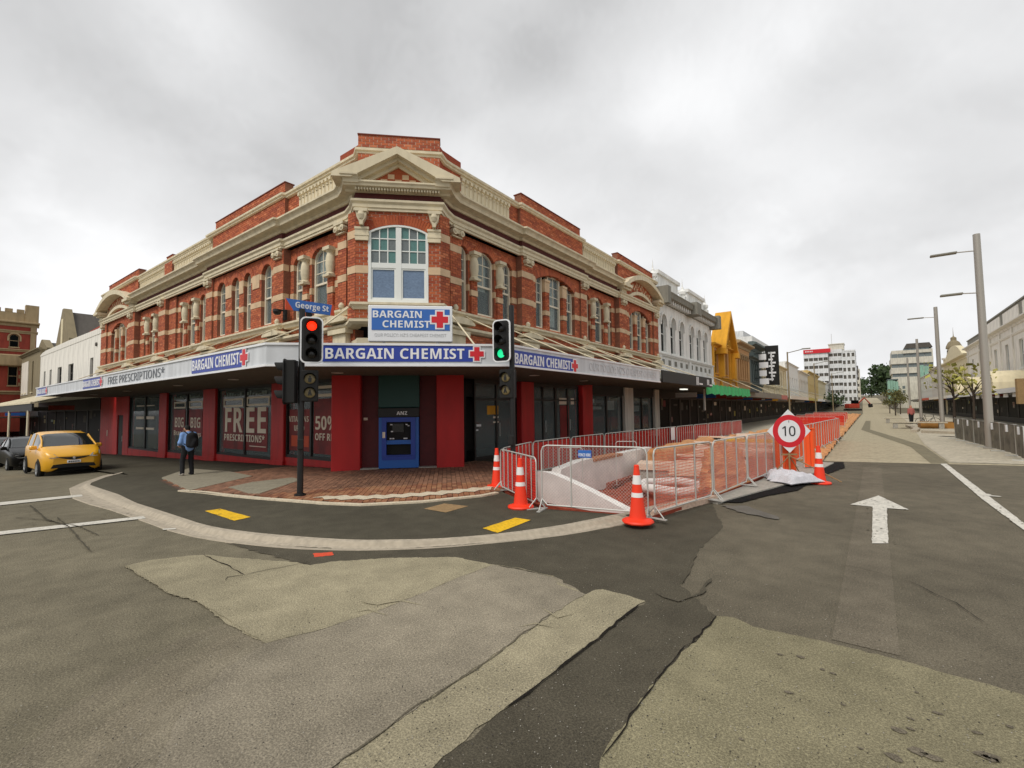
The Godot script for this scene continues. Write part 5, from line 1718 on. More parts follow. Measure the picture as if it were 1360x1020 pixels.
func fences() -> void:
	var ord := ["first", "second", "third", "fourth", "fifth", "sixth", "seventh", "eighth", "ninth", "tenth", "eleventh", "twelfth", "thirteenth", "fourteenth"]
	fence(Vector2(-6.62, -8.3), Vector2(-4.84, -7.12), 0.92, "red", "low barrier with red netting between the two left traffic cones", "steel barriers round the dig")
	var fr := fence(Vector2(-4.74, -7.1), Vector2(-2.9, -7.5), 1.15, "diamond", "front chain mesh panel with a small blue sign, facing the crossing", "steel barriers round the dig")
	var sg := thing("fence_sign", "small blue fence hire sign hung on the front mesh panel", "sign")
	sg.transform = fr.transform * Transform3D(Basis(), Vector3(0.83, 1.02, 0.03))
	var b := MB.new()
	b.bevel(-0.12, 0.12, -0.065, 0.065, 0.0, 0.008, 0.004)
	part("plate", b, "sign_blue2", sg)
	text("FENCE HIRE", 0.21, 0.05, "sign_white", sg, Transform3D(Basis(), Vector3(0, -0.015, 0.01)), 0.004)
	# along the road
	var line := V2([-2.84, -7.55, -2.46, -9.72, -2.27, -11.95, -2.04, -14.2, -1.93, -16.5, -1.82, -18.8, -1.7, -21.1, -1.6, -23.4, -1.5, -25.7, -1.38, -28.0, -1.26, -30.3])
	for i in line.size() - 1:
		fence(line[i], line[i + 1].lerp(line[i], 0.015), 1.13, "light" if i < 3 else "orange", "mesh panel with orange netting along the road, %s from the front corner" % ord[i], "orange netted panels along the road")
	# along the footpath
	var ln := V2([-6.68, -8.45, -7.32, -10.6, -7.42, -12.85, -7.38, -15.1, -7.3, -17.4, -7.2, -19.7, -7.1, -22.0, -7.0, -24.3, -6.9, -26.6, -6.8, -28.9, -6.7, -31.2, -6.6, -33.5])
	for i in ln.size() - 1:
		fence(ln[i], ln[i + 1].lerp(ln[i], 0.015), 0.92, "red" if i < 2 or i > 6 else "bars", "barred barrier along the shop footpath, %s from the left corner" % ord[i], "barriers along the shop footpath")
	# a paper notice, short hoop barriers in the dig
	var n := thing("paper_notice", "white paper notice tied to a barrier beside the shop footpath", "notice", Vector3(-7.02, 0.35, -21.2), PI / 2)
	b = MB.new()
	b.bx(-0.26, 0.26, 0, 0.56, 0, 0.006)
	part("sheet", b, "sign_white", n)
	var hp := [[-6.2, -10.7, 0.55, "steel hoop over the white wall, left one"], [-5.85, -13.4, 0.5, "steel hoop over the white wall, right one"]]
	for q in hp:
		var o := thing("steel_hoop", q[3], "hoop", Vector3(q[0], -0.5, q[1]), 0.55, "hoops standing in the dig")
		b = MB.new()
		b.tube([Vector3(-0.3, 0, 0), Vector3(-0.3, 1.25, 0), Vector3(-0.26, 1.3, 0), Vector3(0.26, 1.3, 0), Vector3(0.3, 1.25, 0), Vector3(0.3, 0, 0)], 0.014, 5)
		part("hoop", b, "steel", o)
	# rolls of orange netting at the fence ends
	for q in [[-1.66, -13.95, 0.36, 1.0, "orange netting wrapped round a fence end behind the speed sign", 0.0], [-1.42, -16.3, 0.33, 1.1, "orange netting wrapped round a fence end above the right cone", 0.1]]:
		var o := thing("netting_roll", q[4], "netting", Vector3(q[0], 0.02, q[1]), 0.64, "orange netting at fence ends")
		b = MB.new()
		var k := 9
		for i in k:
			var x0 := lerpf(-q[2] / 2, q[2] / 2, float(i) / k)
			var x1 := lerpf(-q[2] / 2, q[2] / 2, float(i + 1) / k)
			var z0 := 0.03 * sin(i * 1.9)
			var z1 := 0.03 * sin((i + 1) * 1.9)
			for s in [0.0, -0.05]:
				b.quad(Vector3(x0, 0, z0 + s), Vector3(x1, 0, z1 + s), Vector3(x1, q[3], z1 + s), Vector3(x0, q[3], z0 + s))
		b.bx(-q[2] / 2, q[2] / 2, q[3], q[3] + 0.03, -0.08, 0.03)
		part("netting", b, "mesh_orange", o)
		b = MB.new()
		b.tube([Vector3(-q[2] / 2, -0.02, -0.02), Vector3(-q[2] / 2, q[3] + 0.04, -0.02)], 0.018, 6)
		part("post", b, "steel", o)


func cone(at: Vector3, label: String, lean := 0.0) -> void:
	var o := thing("traffic_cone", label, "traffic cone", at, lean * 9.0, "traffic cones at the dig")
	o.rotation.z = lean
	var b := MB.new()
	b.lathe([Vector2(0.135, 0.05), Vector2(0.128, 0.1), Vector2(0.092, 0.4), Vector2(0.083, 0.47), Vector2(0.07, 0.6), Vector2(0.055, 0.74), Vector2(0.042, 0.85), Vector2(0.04, 0.89), Vector2(0.028, 0.9), Vector2(0.0, 0.9)], Vector3.ZERO, 18)
	part("body", b, "cone_orange", o)
	for q in [[0.0935, 0.0845, 0.4, 0.47], [0.0715, 0.0565, 0.6, 0.74]]:
		b = MB.new()
		b.lathe([Vector2(q[0] + 0.001, q[2]), Vector2(q[1] + 0.001, q[3])], Vector3.ZERO, 18)
		part("reflective_band", b, "cone_white", o)
	b = MB.new()
	b.lathe([Vector2(0.24, 0.0), Vector2(0.25, 0.02), Vector2(0.235, 0.045), Vector2(0.16, 0.06), Vector2(0.13, 0.075), Vector2(0.0, 0.075)], Vector3.ZERO, 10)
	part("base", b, "cone_orange", o)


func rounded(w: float, h: float, r: float) -> PackedVector2Array:
	var p := PackedVector2Array()
	for c in [[w / 2 - r, -h / 2 + r, -PI / 2], [w / 2 - r, h / 2 - r, 0.0], [-w / 2 + r, h / 2 - r, PI / 2], [-w / 2 + r, -h / 2 + r, PI]]:
		for i in 5:
			var a: float = c[2] + PI / 2 * i / 4
			p.append(Vector2(c[0], c[1]) + Vector2(cos(a), sin(a)) * r)
	return p


func signal_head(o: Node3D, xf: Transform3D, lit: int, board := true) -> void:
	var b := MB.new()
	b.prism(rounded(0.43, 0.97, 0.1), 0.0, 0.02)
	var h := part("signal_head", b, "black", o, xf)
	if board:
		b = MB.new()
		ring(b, rounded(0.46, 1.0, 0.115), rounded(0.4, 0.94, 0.09), -0.004, 0.026)
		part("white_border", b, "sign_white", h)
	b = MB.new()
	b.bevel(-0.17, 0.17, -0.46, 0.46, -0.2, 0.03, 0.02)
	part("housing", b, "black_matte", h)
	for i in 3:
		var y := 0.3 - 0.3 * i
		b = MB.new()
		b.x = Transform3D(Basis(Vector3.RIGHT, PI / 2), Vector3(0, y, 0.04))
		b.lathe([Vector2(0.1, 0.0), Vector2(0.08, 0.014), Vector2(0.04, 0.024), Vector2(0.0, 0.028)], Vector3.ZERO, 16)
		part("signal_lamp" if i == lit else "lens", b, ["lamp_red", "lens_dark", "lamp_green"][lit] if i == lit else "lens_dark", h)
		b = MB.new()
		for k in 14:
			var a0 := -0.5 + (PI + 1.0) * k / 14
			var a1 := -0.5 + (PI + 1.0) * (k + 1) / 14
			for s in [0.118, 0.112]:
				var d0 := 0.2 * (0.55 + 0.45 * maxf(0, sin((a0 + 0.5) / (PI + 1.0) * PI)))
				var d1 := 0.2 * (0.55 + 0.45 * maxf(0, sin((a1 + 0.5) / (PI + 1.0) * PI)))
				b.quad(Vector3(cos(a0) * s, y + sin(a0) * s, 0.03), Vector3(cos(a1) * s, y + sin(a1) * s, 0.03), Vector3(cos(a1) * s, y + sin(a1) * s, 0.03 + d1), Vector3(cos(a0) * s, y + sin(a0) * s, 0.03 + d0))
		part("visor", b, "black_matte", h)


func traffic_signal(label: String, at: Vector3, face: float, top: float, head_y: float, off: Vector2, lit: int, ped_y: float, ped_x: float) -> Node3D:
	var o := thing("traffic_signal", label, "traffic light", at, face, "traffic signals at the crossing")
	var b := MB.new()
	b.tube([Vector3(0, 0, 0), Vector3(0, top, 0)], 0.062, 12)
	b.lathe([Vector2(0.12, 0.0), Vector2(0.12, 0.03), Vector2(0.07, 0.05)], Vector3.ZERO, 12)
	part("pole", b, "black", o)
	signal_head(o, Transform3D(Basis(), Vector3(off.x, head_y, off.y)), lit)
	b = MB.new()
	b.bx(minf(0, off.x), maxf(0, off.x), head_y - 0.3, head_y - 0.26, 0, off.y)
	b.bx(minf(0, off.x), maxf(0, off.x), head_y + 0.3, head_y + 0.34, 0, off.y)
	part("bracket", b, "black_matte", o)
	# pedestrian lantern: two round lenses
	b = MB.new()
	b.bevel(ped_x - 0.17, ped_x + 0.17, ped_y - 0.34, ped_y + 0.34, -0.12, 0.1, 0.02)
	var p := part("pedestrian_head", b, "black_matte", o)
	for i in 2:
		b = MB.new()
		b.x = Transform3D(Basis(Vector3.RIGHT, PI / 2), Vector3(ped_x, ped_y + 0.15 - 0.3 * i, 0.1))
		b.lathe([Vector2(0.11, 0.0), Vector2(0.1, 0.02), Vector2(0.06, 0.03), Vector2(0.0, 0.034)], Vector3.ZERO, 18)
		part("lens", b, "lens_amber", p)
		b = MB.new()
		if i == 0:  # standing figure
			b.prism(V2([-0.03, -0.07, 0.03, -0.07, 0.035, 0.02, -0.035, 0.02]), 0, 0.004)
			b.prism(V2([-0.015, 0.03, 0.015, 0.03, 0.015, 0.06, -0.015, 0.06]), 0, 0.004)
		else:
			b.prism(V2([-0.04, -0.06, -0.01, -0.06, 0.0, -0.02, 0.02, -0.06, 0.05, -0.06, 0.02, 0.03, -0.02, 0.03]), 0, 0.004)
			b.prism(V2([-0.012, 0.035, 0.018, 0.035, 0.018, 0.065, -0.012, 0.065]), 0, 0.004)
		part("figure", b, "lens_dark", p, Transform3D(Basis(), Vector3(ped_x, ped_y + 0.15 - 0.3 * i, 0.138)))
		b = MB.new()
		for k in 10:
			var a0 := PI * k / 10
			var a1 := PI * (k + 1) / 10
			b.quad(Vector3(ped_x + cos(a0) * 0.125, ped_y + 0.15 - 0.3 * i + sin(a0) * 0.125, 0.1), Vector3(ped_x + cos(a1) * 0.125, ped_y + 0.15 - 0.3 * i + sin(a1) * 0.125, 0.1), Vector3(ped_x + cos(a1) * 0.125, ped_y + 0.15 - 0.3 * i + sin(a1) * 0.125, 0.2), Vector3(ped_x + cos(a0) * 0.125, ped_y + 0.15 - 0.3 * i + sin(a0) * 0.125, 0.2))
		part("visor", b, "black_matte", p)
	b = MB.new()
	b.bevel(-0.06, 0.06, 0.98, 1.2, 0.05, 0.13, 0.015)
	part("push_button", b, "black_matte", o)
	return o


func street_furniture() -> void:
	cone(Vector3(-6.98, 0, -8.62), "traffic cone with two white bands at the left end of the red netted barrier")
	cone(Vector3(-5.16, 0, -7.06), "traffic cone in front of the joint of the red barrier and the mesh panel", 0.008)
	cone(Vector3(-2.97, 0, -7.18), "largest traffic cone, on the kerb at the road corner of the dig")
	cone(Vector3(-1.0, -0.06, -13.5), "traffic cone on the road beside the sandbags and the round speed sign")
	var s1 := traffic_signal("traffic light showing red, carrying the street name blade", Vector3(-9.71, 0.03, -5.34), 1.03, 4.0, 3.31, Vector2(0.2, 0.16), 0, 2.33, 0.17)
	# a second head on the same post, facing the left street
	signal_head(s1, Transform3D(Basis(Vector3.UP, -1.75), Vector3(-0.3, 2.42, -0.06)), 0, false)
	var bl := thing("street_name_sign", "blue street name blade with orange ends on top of the red traffic light", "street sign", Vector3(-9.71, 4.1, -5.5), 1.42)
	var b := MB.new()
	b.prism(V2([-0.5, 0.12, -0.34, -0.12, 0.46, -0.12, 0.5, 0.12]), -0.02, 0.02)
	part("blade", b, "sign_blue2", bl)
	b = MB.new()
	b.prism(V2([-0.5, 0.12, -0.5, -0.12, -0.34, -0.12]), -0.02, 0.02)
	part("blade_end", b, "poster_orange", bl)
	b = MB.new()
	b.prism(V2([0.46, -0.12, 0.56, -0.12, 0.54, 0.12, 0.5, 0.12]), -0.02, 0.02)
	part("blade_end", b, "poster_orange", bl)
	text("George St", 0.72, 0.17, "sign_white", bl, Transform3D(Basis(), Vector3(0.06, -0.01, 0.024)))
	b = MB.new()
	b.bx(-0.05, 0.05, -0.2, -0.14, -0.05, 0.05)
	b.bx(-0.05, 0.05, -0.16, 0.1, -0.06, -0.02)
	part("clamp", b, "black_matte", bl)
	traffic_signal("traffic light showing green, at the left end of the dig", Vector3(-6.62, 0.0, -8.78), 0.2, 4.25, 3.4, Vector2(-0.17, 0.18), 2, 2.4, -0.12)
	# speed sign on its stand
	var sp := thing("speed_sign", "round red rimmed 10 speed limit sign on a white diamond board", "speed sign", Vector3(-1.62, 0, -13.72), 0.64)
	b = MB.new()
	var d := 0.545
	b.prism(V2([0, 1.17 - d, d, 1.17, 0, 1.17 + d, -d, 1.17]), -0.012, 0.0)
	part("board", b, "sign_white", sp)
	for q in [[0.41, 0.28, "sign_red", 0.0], [0.3, 0.0, "sign_white", 0.002]]:
		b = MB.new()
		b.x = Transform3D(Basis(Vector3.RIGHT, PI / 2), Vector3(0, 1.17, 0.001))
		b.lathe([Vector2(q[0], 0.0), Vector2(q[0], 0.004 + q[3]), Vector2(q[1], 0.004 + q[3])] if q[1] > 0 else [Vector2(q[0], 0.0), Vector2(q[0], 0.003), Vector2(0, 0.003)], Vector3.ZERO, 40)
		part("ring" if q[1] > 0 else "disc", b, q[2], sp)
	text("10", 0.33, 0.25, "black", sp, Transform3D(Basis(), Vector3(-0.01, 1.17, 0.01)), 0.004, false)
	b = MB.new()
	b.bx(-0.004, 0.004, 1.38, 1.43, 0.004, 0.008)
	b.lathe([Vector2(0.0, 0.0), Vector2(0.012, 0.0), Vector2(0.012, 0.01), Vector2(0, 0.012)], Vector3(0, 1.42, 0.006), 8)
	part("bolt", b, "black", sp)
	b = MB.new()
	b.tube([Vector3(0, 0.0, -0.04), Vector3(0, 1.5, -0.04)], 0.022, 6)
	b.tube([Vector3(0, 0.55, -0.04), Vector3(-0.4, 0.0, -0.2)], 0.014, 5)
	b.tube([Vector3(0, 0.55, -0.04), Vector3(0.4, 0.0, -0.2)], 0.014, 5)
	b.tube([Vector3(0, 0.55, -0.04), Vector3(0.75, 0.0, 0.75)], 0.014, 5)
	b.bx(-0.2, 0.2, 0.56, 0.6, -0.06, -0.03)
	part("stand", b, "patch_brown", sp)
	# sandbags on its feet
	for q in [[-1.78, -13.42, 0.3, "white sandbag on the left foot of the speed sign stand", 0.4, 0.36], [-1.42, -13.05, 1.0, "white sandbag draped on the right foot of the speed sign stand", 0.55, 0.28]]:
		var o := thing("sandbag", q[3], "sandbag", Vector3(q[0], 0.0, q[1]), q[2], "sandbags on the sign stand")
		b = MB.new()
		var f := FastNoiseLite.new()
		f.seed = int(q[2] * 10)
		f.frequency = 2.5
		var g1 := []
		for i in 11:
			var row := []
			for j in 9:
				var u := (i / 10.0 - 0.5) * 2
				var v := (j / 8.0 - 0.5) * 2
				var e := pow(maxf(0.0, 1 - pow(absf(u), 2.6)) * maxf(0.0, 1 - pow(absf(v), 2.6)), 0.5)
				row.append(Vector3(u * q[4] * (0.85 + 0.15 * v * v), 0.02 + e * (0.2 + f.get_noise_2d(u * 0.8, v * 0.8 + q[2]) * 0.14), v * q[5] * (0.8 + 0.25 * u * u)))
			g1.append(row)
		for i in 10:
			for j in 8:
				b.quad(g1[i][j], g1[i][j + 1], g1[i + 1][j + 1], g1[i + 1][j])
				b.quad(Vector3(g1[i][j].x, 0.005, g1[i][j].z), Vector3(g1[i + 1][j].x, 0.005, g1[i + 1][j].z), Vector3(g1[i + 1][j + 1].x, 0.005, g1[i + 1][j + 1].z), Vector3(g1[i][j + 1].x, 0.005, g1[i][j + 1].z))
		part("sack", b, "sack", o)
	# lamp columns on the right footpath
	var lamp_labels := ["tallest steel lamp column, standing in the grey barrier on the right footpath", "second steel lamp column on the right footpath, by the young tree", "third steel lamp column on the right, before the stepped office block", "far steel lamp column, fourth along the right footpath"]
	var spots := [[3.95, -27.45, 9.0, 8.2, 0.12], [4.49, -48.81, 9.4, 8.6, 0.12], [4.03, -60.02, 8.2, 0.0, 0.1], [4.3, -79.5, 7.9, 7.1, 0.1]]
	for i in 4:
		var q: Array = spots[i]
		var o := thing("street_lamp", lamp_labels[i], "street lamp", Vector3(q[0], g(q[0], q[1]) - 0.05, q[1]), 0.0, "lamp columns along the right footpath")
		b = MB.new()
		b.tube([Vector3(0, 0, 0), Vector3(0, q[2], 0)], q[4] * 1.25, 12, q[4])
		b.lathe([Vector2(0.22, 0.0), Vector2(0.22, 0.04), Vector2(0.14, 0.06)], Vector3.ZERO, 12)
		part("column", b, "steel_lamp", o)
		var arms := [[8.3, -1.5], [6.5, -1.25]] if i == 0 else [[q[3], -1.7]] if q[3] > 0 else []
		for a in arms:
			b = MB.new()
			b.tube([Vector3(0, a[0], 0), Vector3(a[1] * 0.45, a[0] + 0.05, 0), Vector3(a[1] * 0.5, a[0] + 0.05, 0)], 0.025, 6)
			part("arm", b, "steel_lamp", o)
			b = MB.new()
			b.bevel(a[1], a[1] * 0.42, a[0] + 0.01, a[0] + 0.09, -0.12, 0.12, 0.02)
			part("lantern", b, "trim_grey", o)
	# grey water-filled barriers in front of the right footpath
	var br := V2([3.95, -22.0, 4.1, -24.0, 4.05, -26.1, 3.95, -28.2, 3.85, -30.3, 3.75, -32.4, 3.65, -34.5])
	var ords := ["nearest", "second", "third", "fourth", "fifth", "farthest"]
	for i in br.size() - 1:
		var w := br[i].distance_to(br[i + 1])
		var o := thing("road_barrier", "%s grey sheeted barrier panel along the right footpath" % ords[i], "barrier", Vector3(br[i].x, -0.05, br[i].y), -(br[i + 1] - br[i]).angle(), "grey barriers along the right footpath")
		b = MB.new()
		b.tube([Vector3(0.03, 0.0, 0), Vector3(0.03, 1.1, 0), Vector3(w - 0.03, 1.1, 0), Vector3(w - 0.03, 0, 0)], 0.02, 6)
		b.bx(0.0, 0.06, 0, 0.03, -0.3, 0.3)
		b.bx(w - 0.06, w, 0, 0.03, -0.3, 0.3)
		part("frame", b, "steel", o)
		b = MB.new()
		var k := 12
		for j in k:
			var x0 := lerpf(0.04, w - 0.04, float(j) / k)
			var x1 := lerpf(0.04, w - 0.04, float(j + 1) / k)
			var za := 0.025 * sin(j * 1.3 + i)
			var zb := 0.025 * sin((j + 1) * 1.3 + i)
			b.quad(Vector3(x0, 0.05, za), Vector3(x1, 0.05, zb), Vector3(x1, 1.08, zb * 0.3), Vector3(x0, 1.08, za * 0.3))
			b.quad(Vector3(x1, 0.05, zb - 0.004), Vector3(x0, 0.05, za - 0.004), Vector3(x0, 1.08, za * 0.3 - 0.004), Vector3(x1, 1.08, zb * 0.3 - 0.004))
		part("sheeting", b, "concrete_grey", o)
		b = MB.new()
		b.bx(w * 0.45, w * 0.45 + 0.16, 0.8, 1.06, -0.05, 0.05)
		part("tag", b, "sign_white", o)
	# projecting shop sign on the right
	var ps := thing("projecting_sign", "square timber framed sign with a dark red panel under the right canopy", "sign", Vector3(8.6, 1.75, -44.5), 0.3)
	b = MB.new()
	ring(b, opening(-0.9, 0.9, 0, 1.65, 0), opening(-0.55, 0.55, 0.35, 1.35, 0), -0.1, 0.1)
	part("frame", b, "patch_brown", ps)
	b = MB.new()
	b.bx(-0.55, 0.55, 0.35, 1.35, -0.05, 0.06)
	part("panel", b, "frieze", ps)
	b = MB.new()
	b.bx(-0.4, -0.15, -1.75, 0, -0.08, 0.08)
	b.bx(0.25, 0.5, -1.75, 0, -0.08, 0.08)
	part("post", b, "cream", ps)
	# benches and the bicycle by the planting
	for q in [[2.9, -62.0, "far long bench of grey slats beyond the crossing on the right"], [3.0, -48.0, "nearer long bench of grey slats beside the kerb island on the right"]]:
		var o := thing("bench", q[2], "bench", Vector3(q[0], -0.05, q[1]), 0.0, "benches on the right")
		b = MB.new()
		b.bevel(-1.7, 1.7, 0.42, 0.5, -0.3, 0.3, 0.01)
		part("seat", b, "paving_pale", o)
		b = MB.new()
		b.bx(-1.5, -1.2, 0, 0.42, -0.25, 0.25)
		b.bx(1.2, 1.5, 0, 0.42, -0.25, 0.25)
		part("leg", b, "concrete", o)
	var bk := thing("bicycle", "dark bicycle leaning by the second lamp column on the right", "bicycle", Vector3(4.1, -0.05, -54.8), 0.15)
	for x in [-0.52, 0.52]:
		b = MB.new()
		var rp := []
		for i in 17:
			rp.append(Vector3(x + cos(TAU * i / 16) * 0.33, 0.34 + sin(TAU * i / 16) * 0.33, 0))
		b.tube(rp, 0.02, 5)
		part("wheel", b, "rubber", bk)
	b = MB.new()
	for q in [[-0.52, 0.34, -0.18, 0.82], [-0.52, 0.34, -0.05, 0.32], [-0.05, 0.32, -0.2, 0.9], [-0.05, 0.32, 0.42, 0.78], [-0.18, 0.82, 0.4, 0.82], [0.52, 0.34, 0.38, 0.95]]:
		b.tube([Vector3(q[0], q[1], 0), Vector3(q[2], q[3], 0)], 0.018, 5)
	part("frame", b, "black", bk)
	b = MB.new()
	b.bx(-0.32, -0.1, 0.9, 0.95, -0.06, 0.06)
	part("saddle", b, "black", bk)
	b = MB.new()
	b.tube([Vector3(0.36, 1.0, -0.25), Vector3(0.36, 1.0, 0.25)], 0.014, 5)
	part("handlebar", b, "black", bk)
	# planter with timber edge under the young trees
	var pl := thing("planter", "low timber edged planter round the second lamp column on the right", "planter", Vector3(5.4, -0.05, -50.0))
	b = MB.new()
	ring(b, opening(-2.2, 2.2, -1.4, 1.4, 0), opening(-2.05, 2.05, -1.25, 1.25, 0), 0, 0.45)
	var pe := part("edge", b, "timber_gold", pl)
	pe.rotation.x = -PI / 2
	b = MB.new()
	b.bx(-2.05, 2.05, 0.2, 0.34, -1.25, 1.25)
	part("earth", b, "bark", pl)
	# digger far up the street, barrier hoardings
	var dg := thing("digger", "red excavator working far up the street", "excavator", Vector3(-3.2, 0.1, -150.0), 0.6)
	b = MB.new()
	b.bevel(-1.4, 1.2, 0.9, 2.1, -1.0, 1.0, 0.15)
	part("body", b, "digger_red", dg)
	b = MB.new()
	b.bevel(-0.2, 1.0, 2.1, 3.0, -0.3, 0.95, 0.1)
	part("cab", b, "glass_dark", dg)
	for z in [-0.9, 0.9]:
		b = MB.new()
		b.bevel(-1.6, 1.6, 0.0, 0.8, z - 0.25, z + 0.25, 0.1)
		part("track", b, "rubber", dg)
	b = MB.new()
	b.tube([Vector3(1.0, 1.8, 0), Vector3(3.0, 3.6, 0), Vector3(4.4, 2.0, 0)], 0.2, 6, 0.14)
	part("arm", b, "digger_red", dg)
	b = MB.new()
	b.prism(V2([4.1, 2.0, 4.7, 2.0, 4.8, 1.2, 4.2, 1.1]), -0.4, 0.4)
	part("bucket", b, "black_matte", dg)
	var far := [[-2.4, -40.0], [-2.2, -48.0], [-2.4, -58.0], [-2.6, -70.0]]
	for i in 4:
		fence(Vector2(far[i][0] + 0.6, far[i][1]), Vector2(far[i][0] - 3.0, far[i][1] - 0.8), 1.0, "red", "far cross barrier with red netting over the works, %s from the near end" % ["first", "second", "third", "fourth"][i], "far barriers across the works")


# bodies: capsules blended with a smooth minimum, meshed as surface nets
func blob(caps: Array, cell: float, k: float) -> MB:  # caps: [a, b, ra, rb]
	var lo := Vector3.ONE * 1e9
	var hi := -lo
	for c in caps:
		var r := Vector3.ONE * (maxf(c[2], c[3]) + cell * 2 + k * 0.5)
		lo = lo.min(c[0] - r).min(c[1] - r)
		hi = hi.max(c[0] + r).max(c[1] + r)
	var nx := int((hi.x - lo.x) / cell) + 2
	var ny := int((hi.y - lo.y) / cell) + 2
	var nz := int((hi.z - lo.z) / cell) + 2
	var f := PackedFloat32Array()
	f.resize(nx * ny * nz)
	f.fill(1.0)
	for c in caps:
		var a: Vector3 = c[0]
		var b: Vector3 = c[1]
		var ra: float = c[2]
		var rb: float = c[3]
		var m := maxf(ra, rb) + k + cell * 2
		var p0 := ((a.min(b) - Vector3.ONE * m - lo) / cell).floor()
		var p1 := ((a.max(b) + Vector3.ONE * m - lo) / cell).ceil()
		var ab := b - a
		var den := maxf(ab.length_squared(), 1e-9)
		for x in range(maxi(0, int(p0.x)), mini(nx, int(p1.x))):
			for y in range(maxi(0, int(p0.y)), mini(ny, int(p1.y))):
				for z in range(maxi(0, int(p0.z)), mini(nz, int(p1.z))):
					var p := lo + Vector3(x, y, z) * cell
					var t := clampf((p - a).dot(ab) / den, 0, 1)
					var d := (p - a - ab * t).length() - lerpf(ra, rb, t)
					var i := (x * ny + y) * nz + z
					var e := f[i]
					var h := maxf(k - absf(e - d), 0.0) / k
					f[i] = minf(e, d) - h * h * k * 0.25
	var vid := {}
	var vs := PackedVector3Array()
	var ns := PackedVector3Array()
	for x in nx - 1:
		for y in ny - 1:
			for z in nz - 1:
				var s := Vector3.ZERO
				var n := 0
				var i := (x * ny + y) * nz + z
				var v0 := f[i]
				var inside := v0 < 0
				var mixed := false
				var vals := []
				for q in 8:
					var w := f[i + (q & 1) * ny * nz + ((q >> 1) & 1) * nz + (q >> 2)]
					vals.append(w)
					if (w < 0) != inside:
						mixed = true
				if not mixed:
					continue
				for e in [[0, 1], [2, 3], [4, 5], [6, 7], [0, 2], [1, 3], [4, 6], [5, 7], [0, 4], [1, 5], [2, 6], [3, 7]]:
					var va: float = vals[e[0]]
					var vb: float = vals[e[1]]
					if (va < 0) != (vb < 0):
						var t := va / (va - vb)
						s += Vector3(e[0] & 1, (e[0] >> 1) & 1, e[0] >> 2).lerp(Vector3(e[1] & 1, (e[1] >> 1) & 1, e[1] >> 2), t)
						n += 1
				vid[i] = vs.size()
				vs.append(lo + (Vector3(x, y, z) + s / n) * cell)
				ns.append(Vector3(vals[1] + vals[3] + vals[5] + vals[7] - vals[0] - vals[2] - vals[4] - vals[6], vals[2] + vals[3] + vals[6] + vals[7] - vals[0] - vals[1] - vals[4] - vals[5], vals[4] + vals[5] + vals[6] + vals[7] - vals[0] - vals[1] - vals[2] - vals[3]).normalized())
	var b := MB.new()
	var sx := ny * nz
	for x in range(1, nx - 1):
		for y in range(1, ny - 1):
			for z in range(1, nz - 1):
				var i := (x * ny + y) * nz + z
				for ax in 3:
					var st: int = [sx, nz, 1][ax]
					var u: int = [nz, 1, sx][ax]
					var w: int = [1, sx, nz][ax]
					if (f[i] < 0) == (f[i + st] < 0):
						continue
					if not (vid.has(i) and vid.has(i - u) and vid.has(i - w) and vid.has(i - u - w)):
						continue
					var q := [vid[i - u - w], vid[i - w], vid[i], vid[i - u]]
					if f[i] >= 0:
						q.reverse()
					b.smooth(vs[q[0]], vs[q[1]], vs[q[2]], ns[q[0]], ns[q[1]], ns[q[2]])
					b.smooth(vs[q[0]], vs[q[2]], vs[q[3]], ns[q[0]], ns[q[2]], ns[q[3]])
	return b


func hand(b: MB, wrist: Vector3, xf: Basis) -> void:  # palm, four curled fingers and a thumb, hanging down -y
	var c := [[Vector3(-0.02, 0, 0), Vector3(-0.022, -0.085, 0.004), 0.022, 0.02], [Vector3(0.02, 0, 0), Vector3(0.022, -0.085, 0.004), 0.022, 0.018]]
	for i in 4:
		var x := -0.031 + i * 0.021
		var l: float = [0.036, 0.042, 0.039, 0.03][i]
		var p0 := Vector3(x, -0.09, 0.004)
		var p1 := p0 + Vector3(0, -l, 0.006)
		var p2 := p1 + Vector3(0, -l * 0.7, 0.016)
		c.append([p0, p1, 0.0092, 0.0088])
		c.append([p1, p2, 0.0088, 0.0075])
	c.append([Vector3(-0.03, -0.02, 0.008), Vector3(-0.052, -0.06, 0.02), 0.0115, 0.01])
	c.append([Vector3(-0.052, -0.06, 0.02), Vector3(-0.05, -0.09, 0.03), 0.01, 0.0085])
	var m := blob(c, 0.0045, 0.008)
	var t := Transform3D(xf, wrist)
	for i in m.v.size():
		b.v.append(t * m.v[i])
		b.n.append(xf * m.n[i])


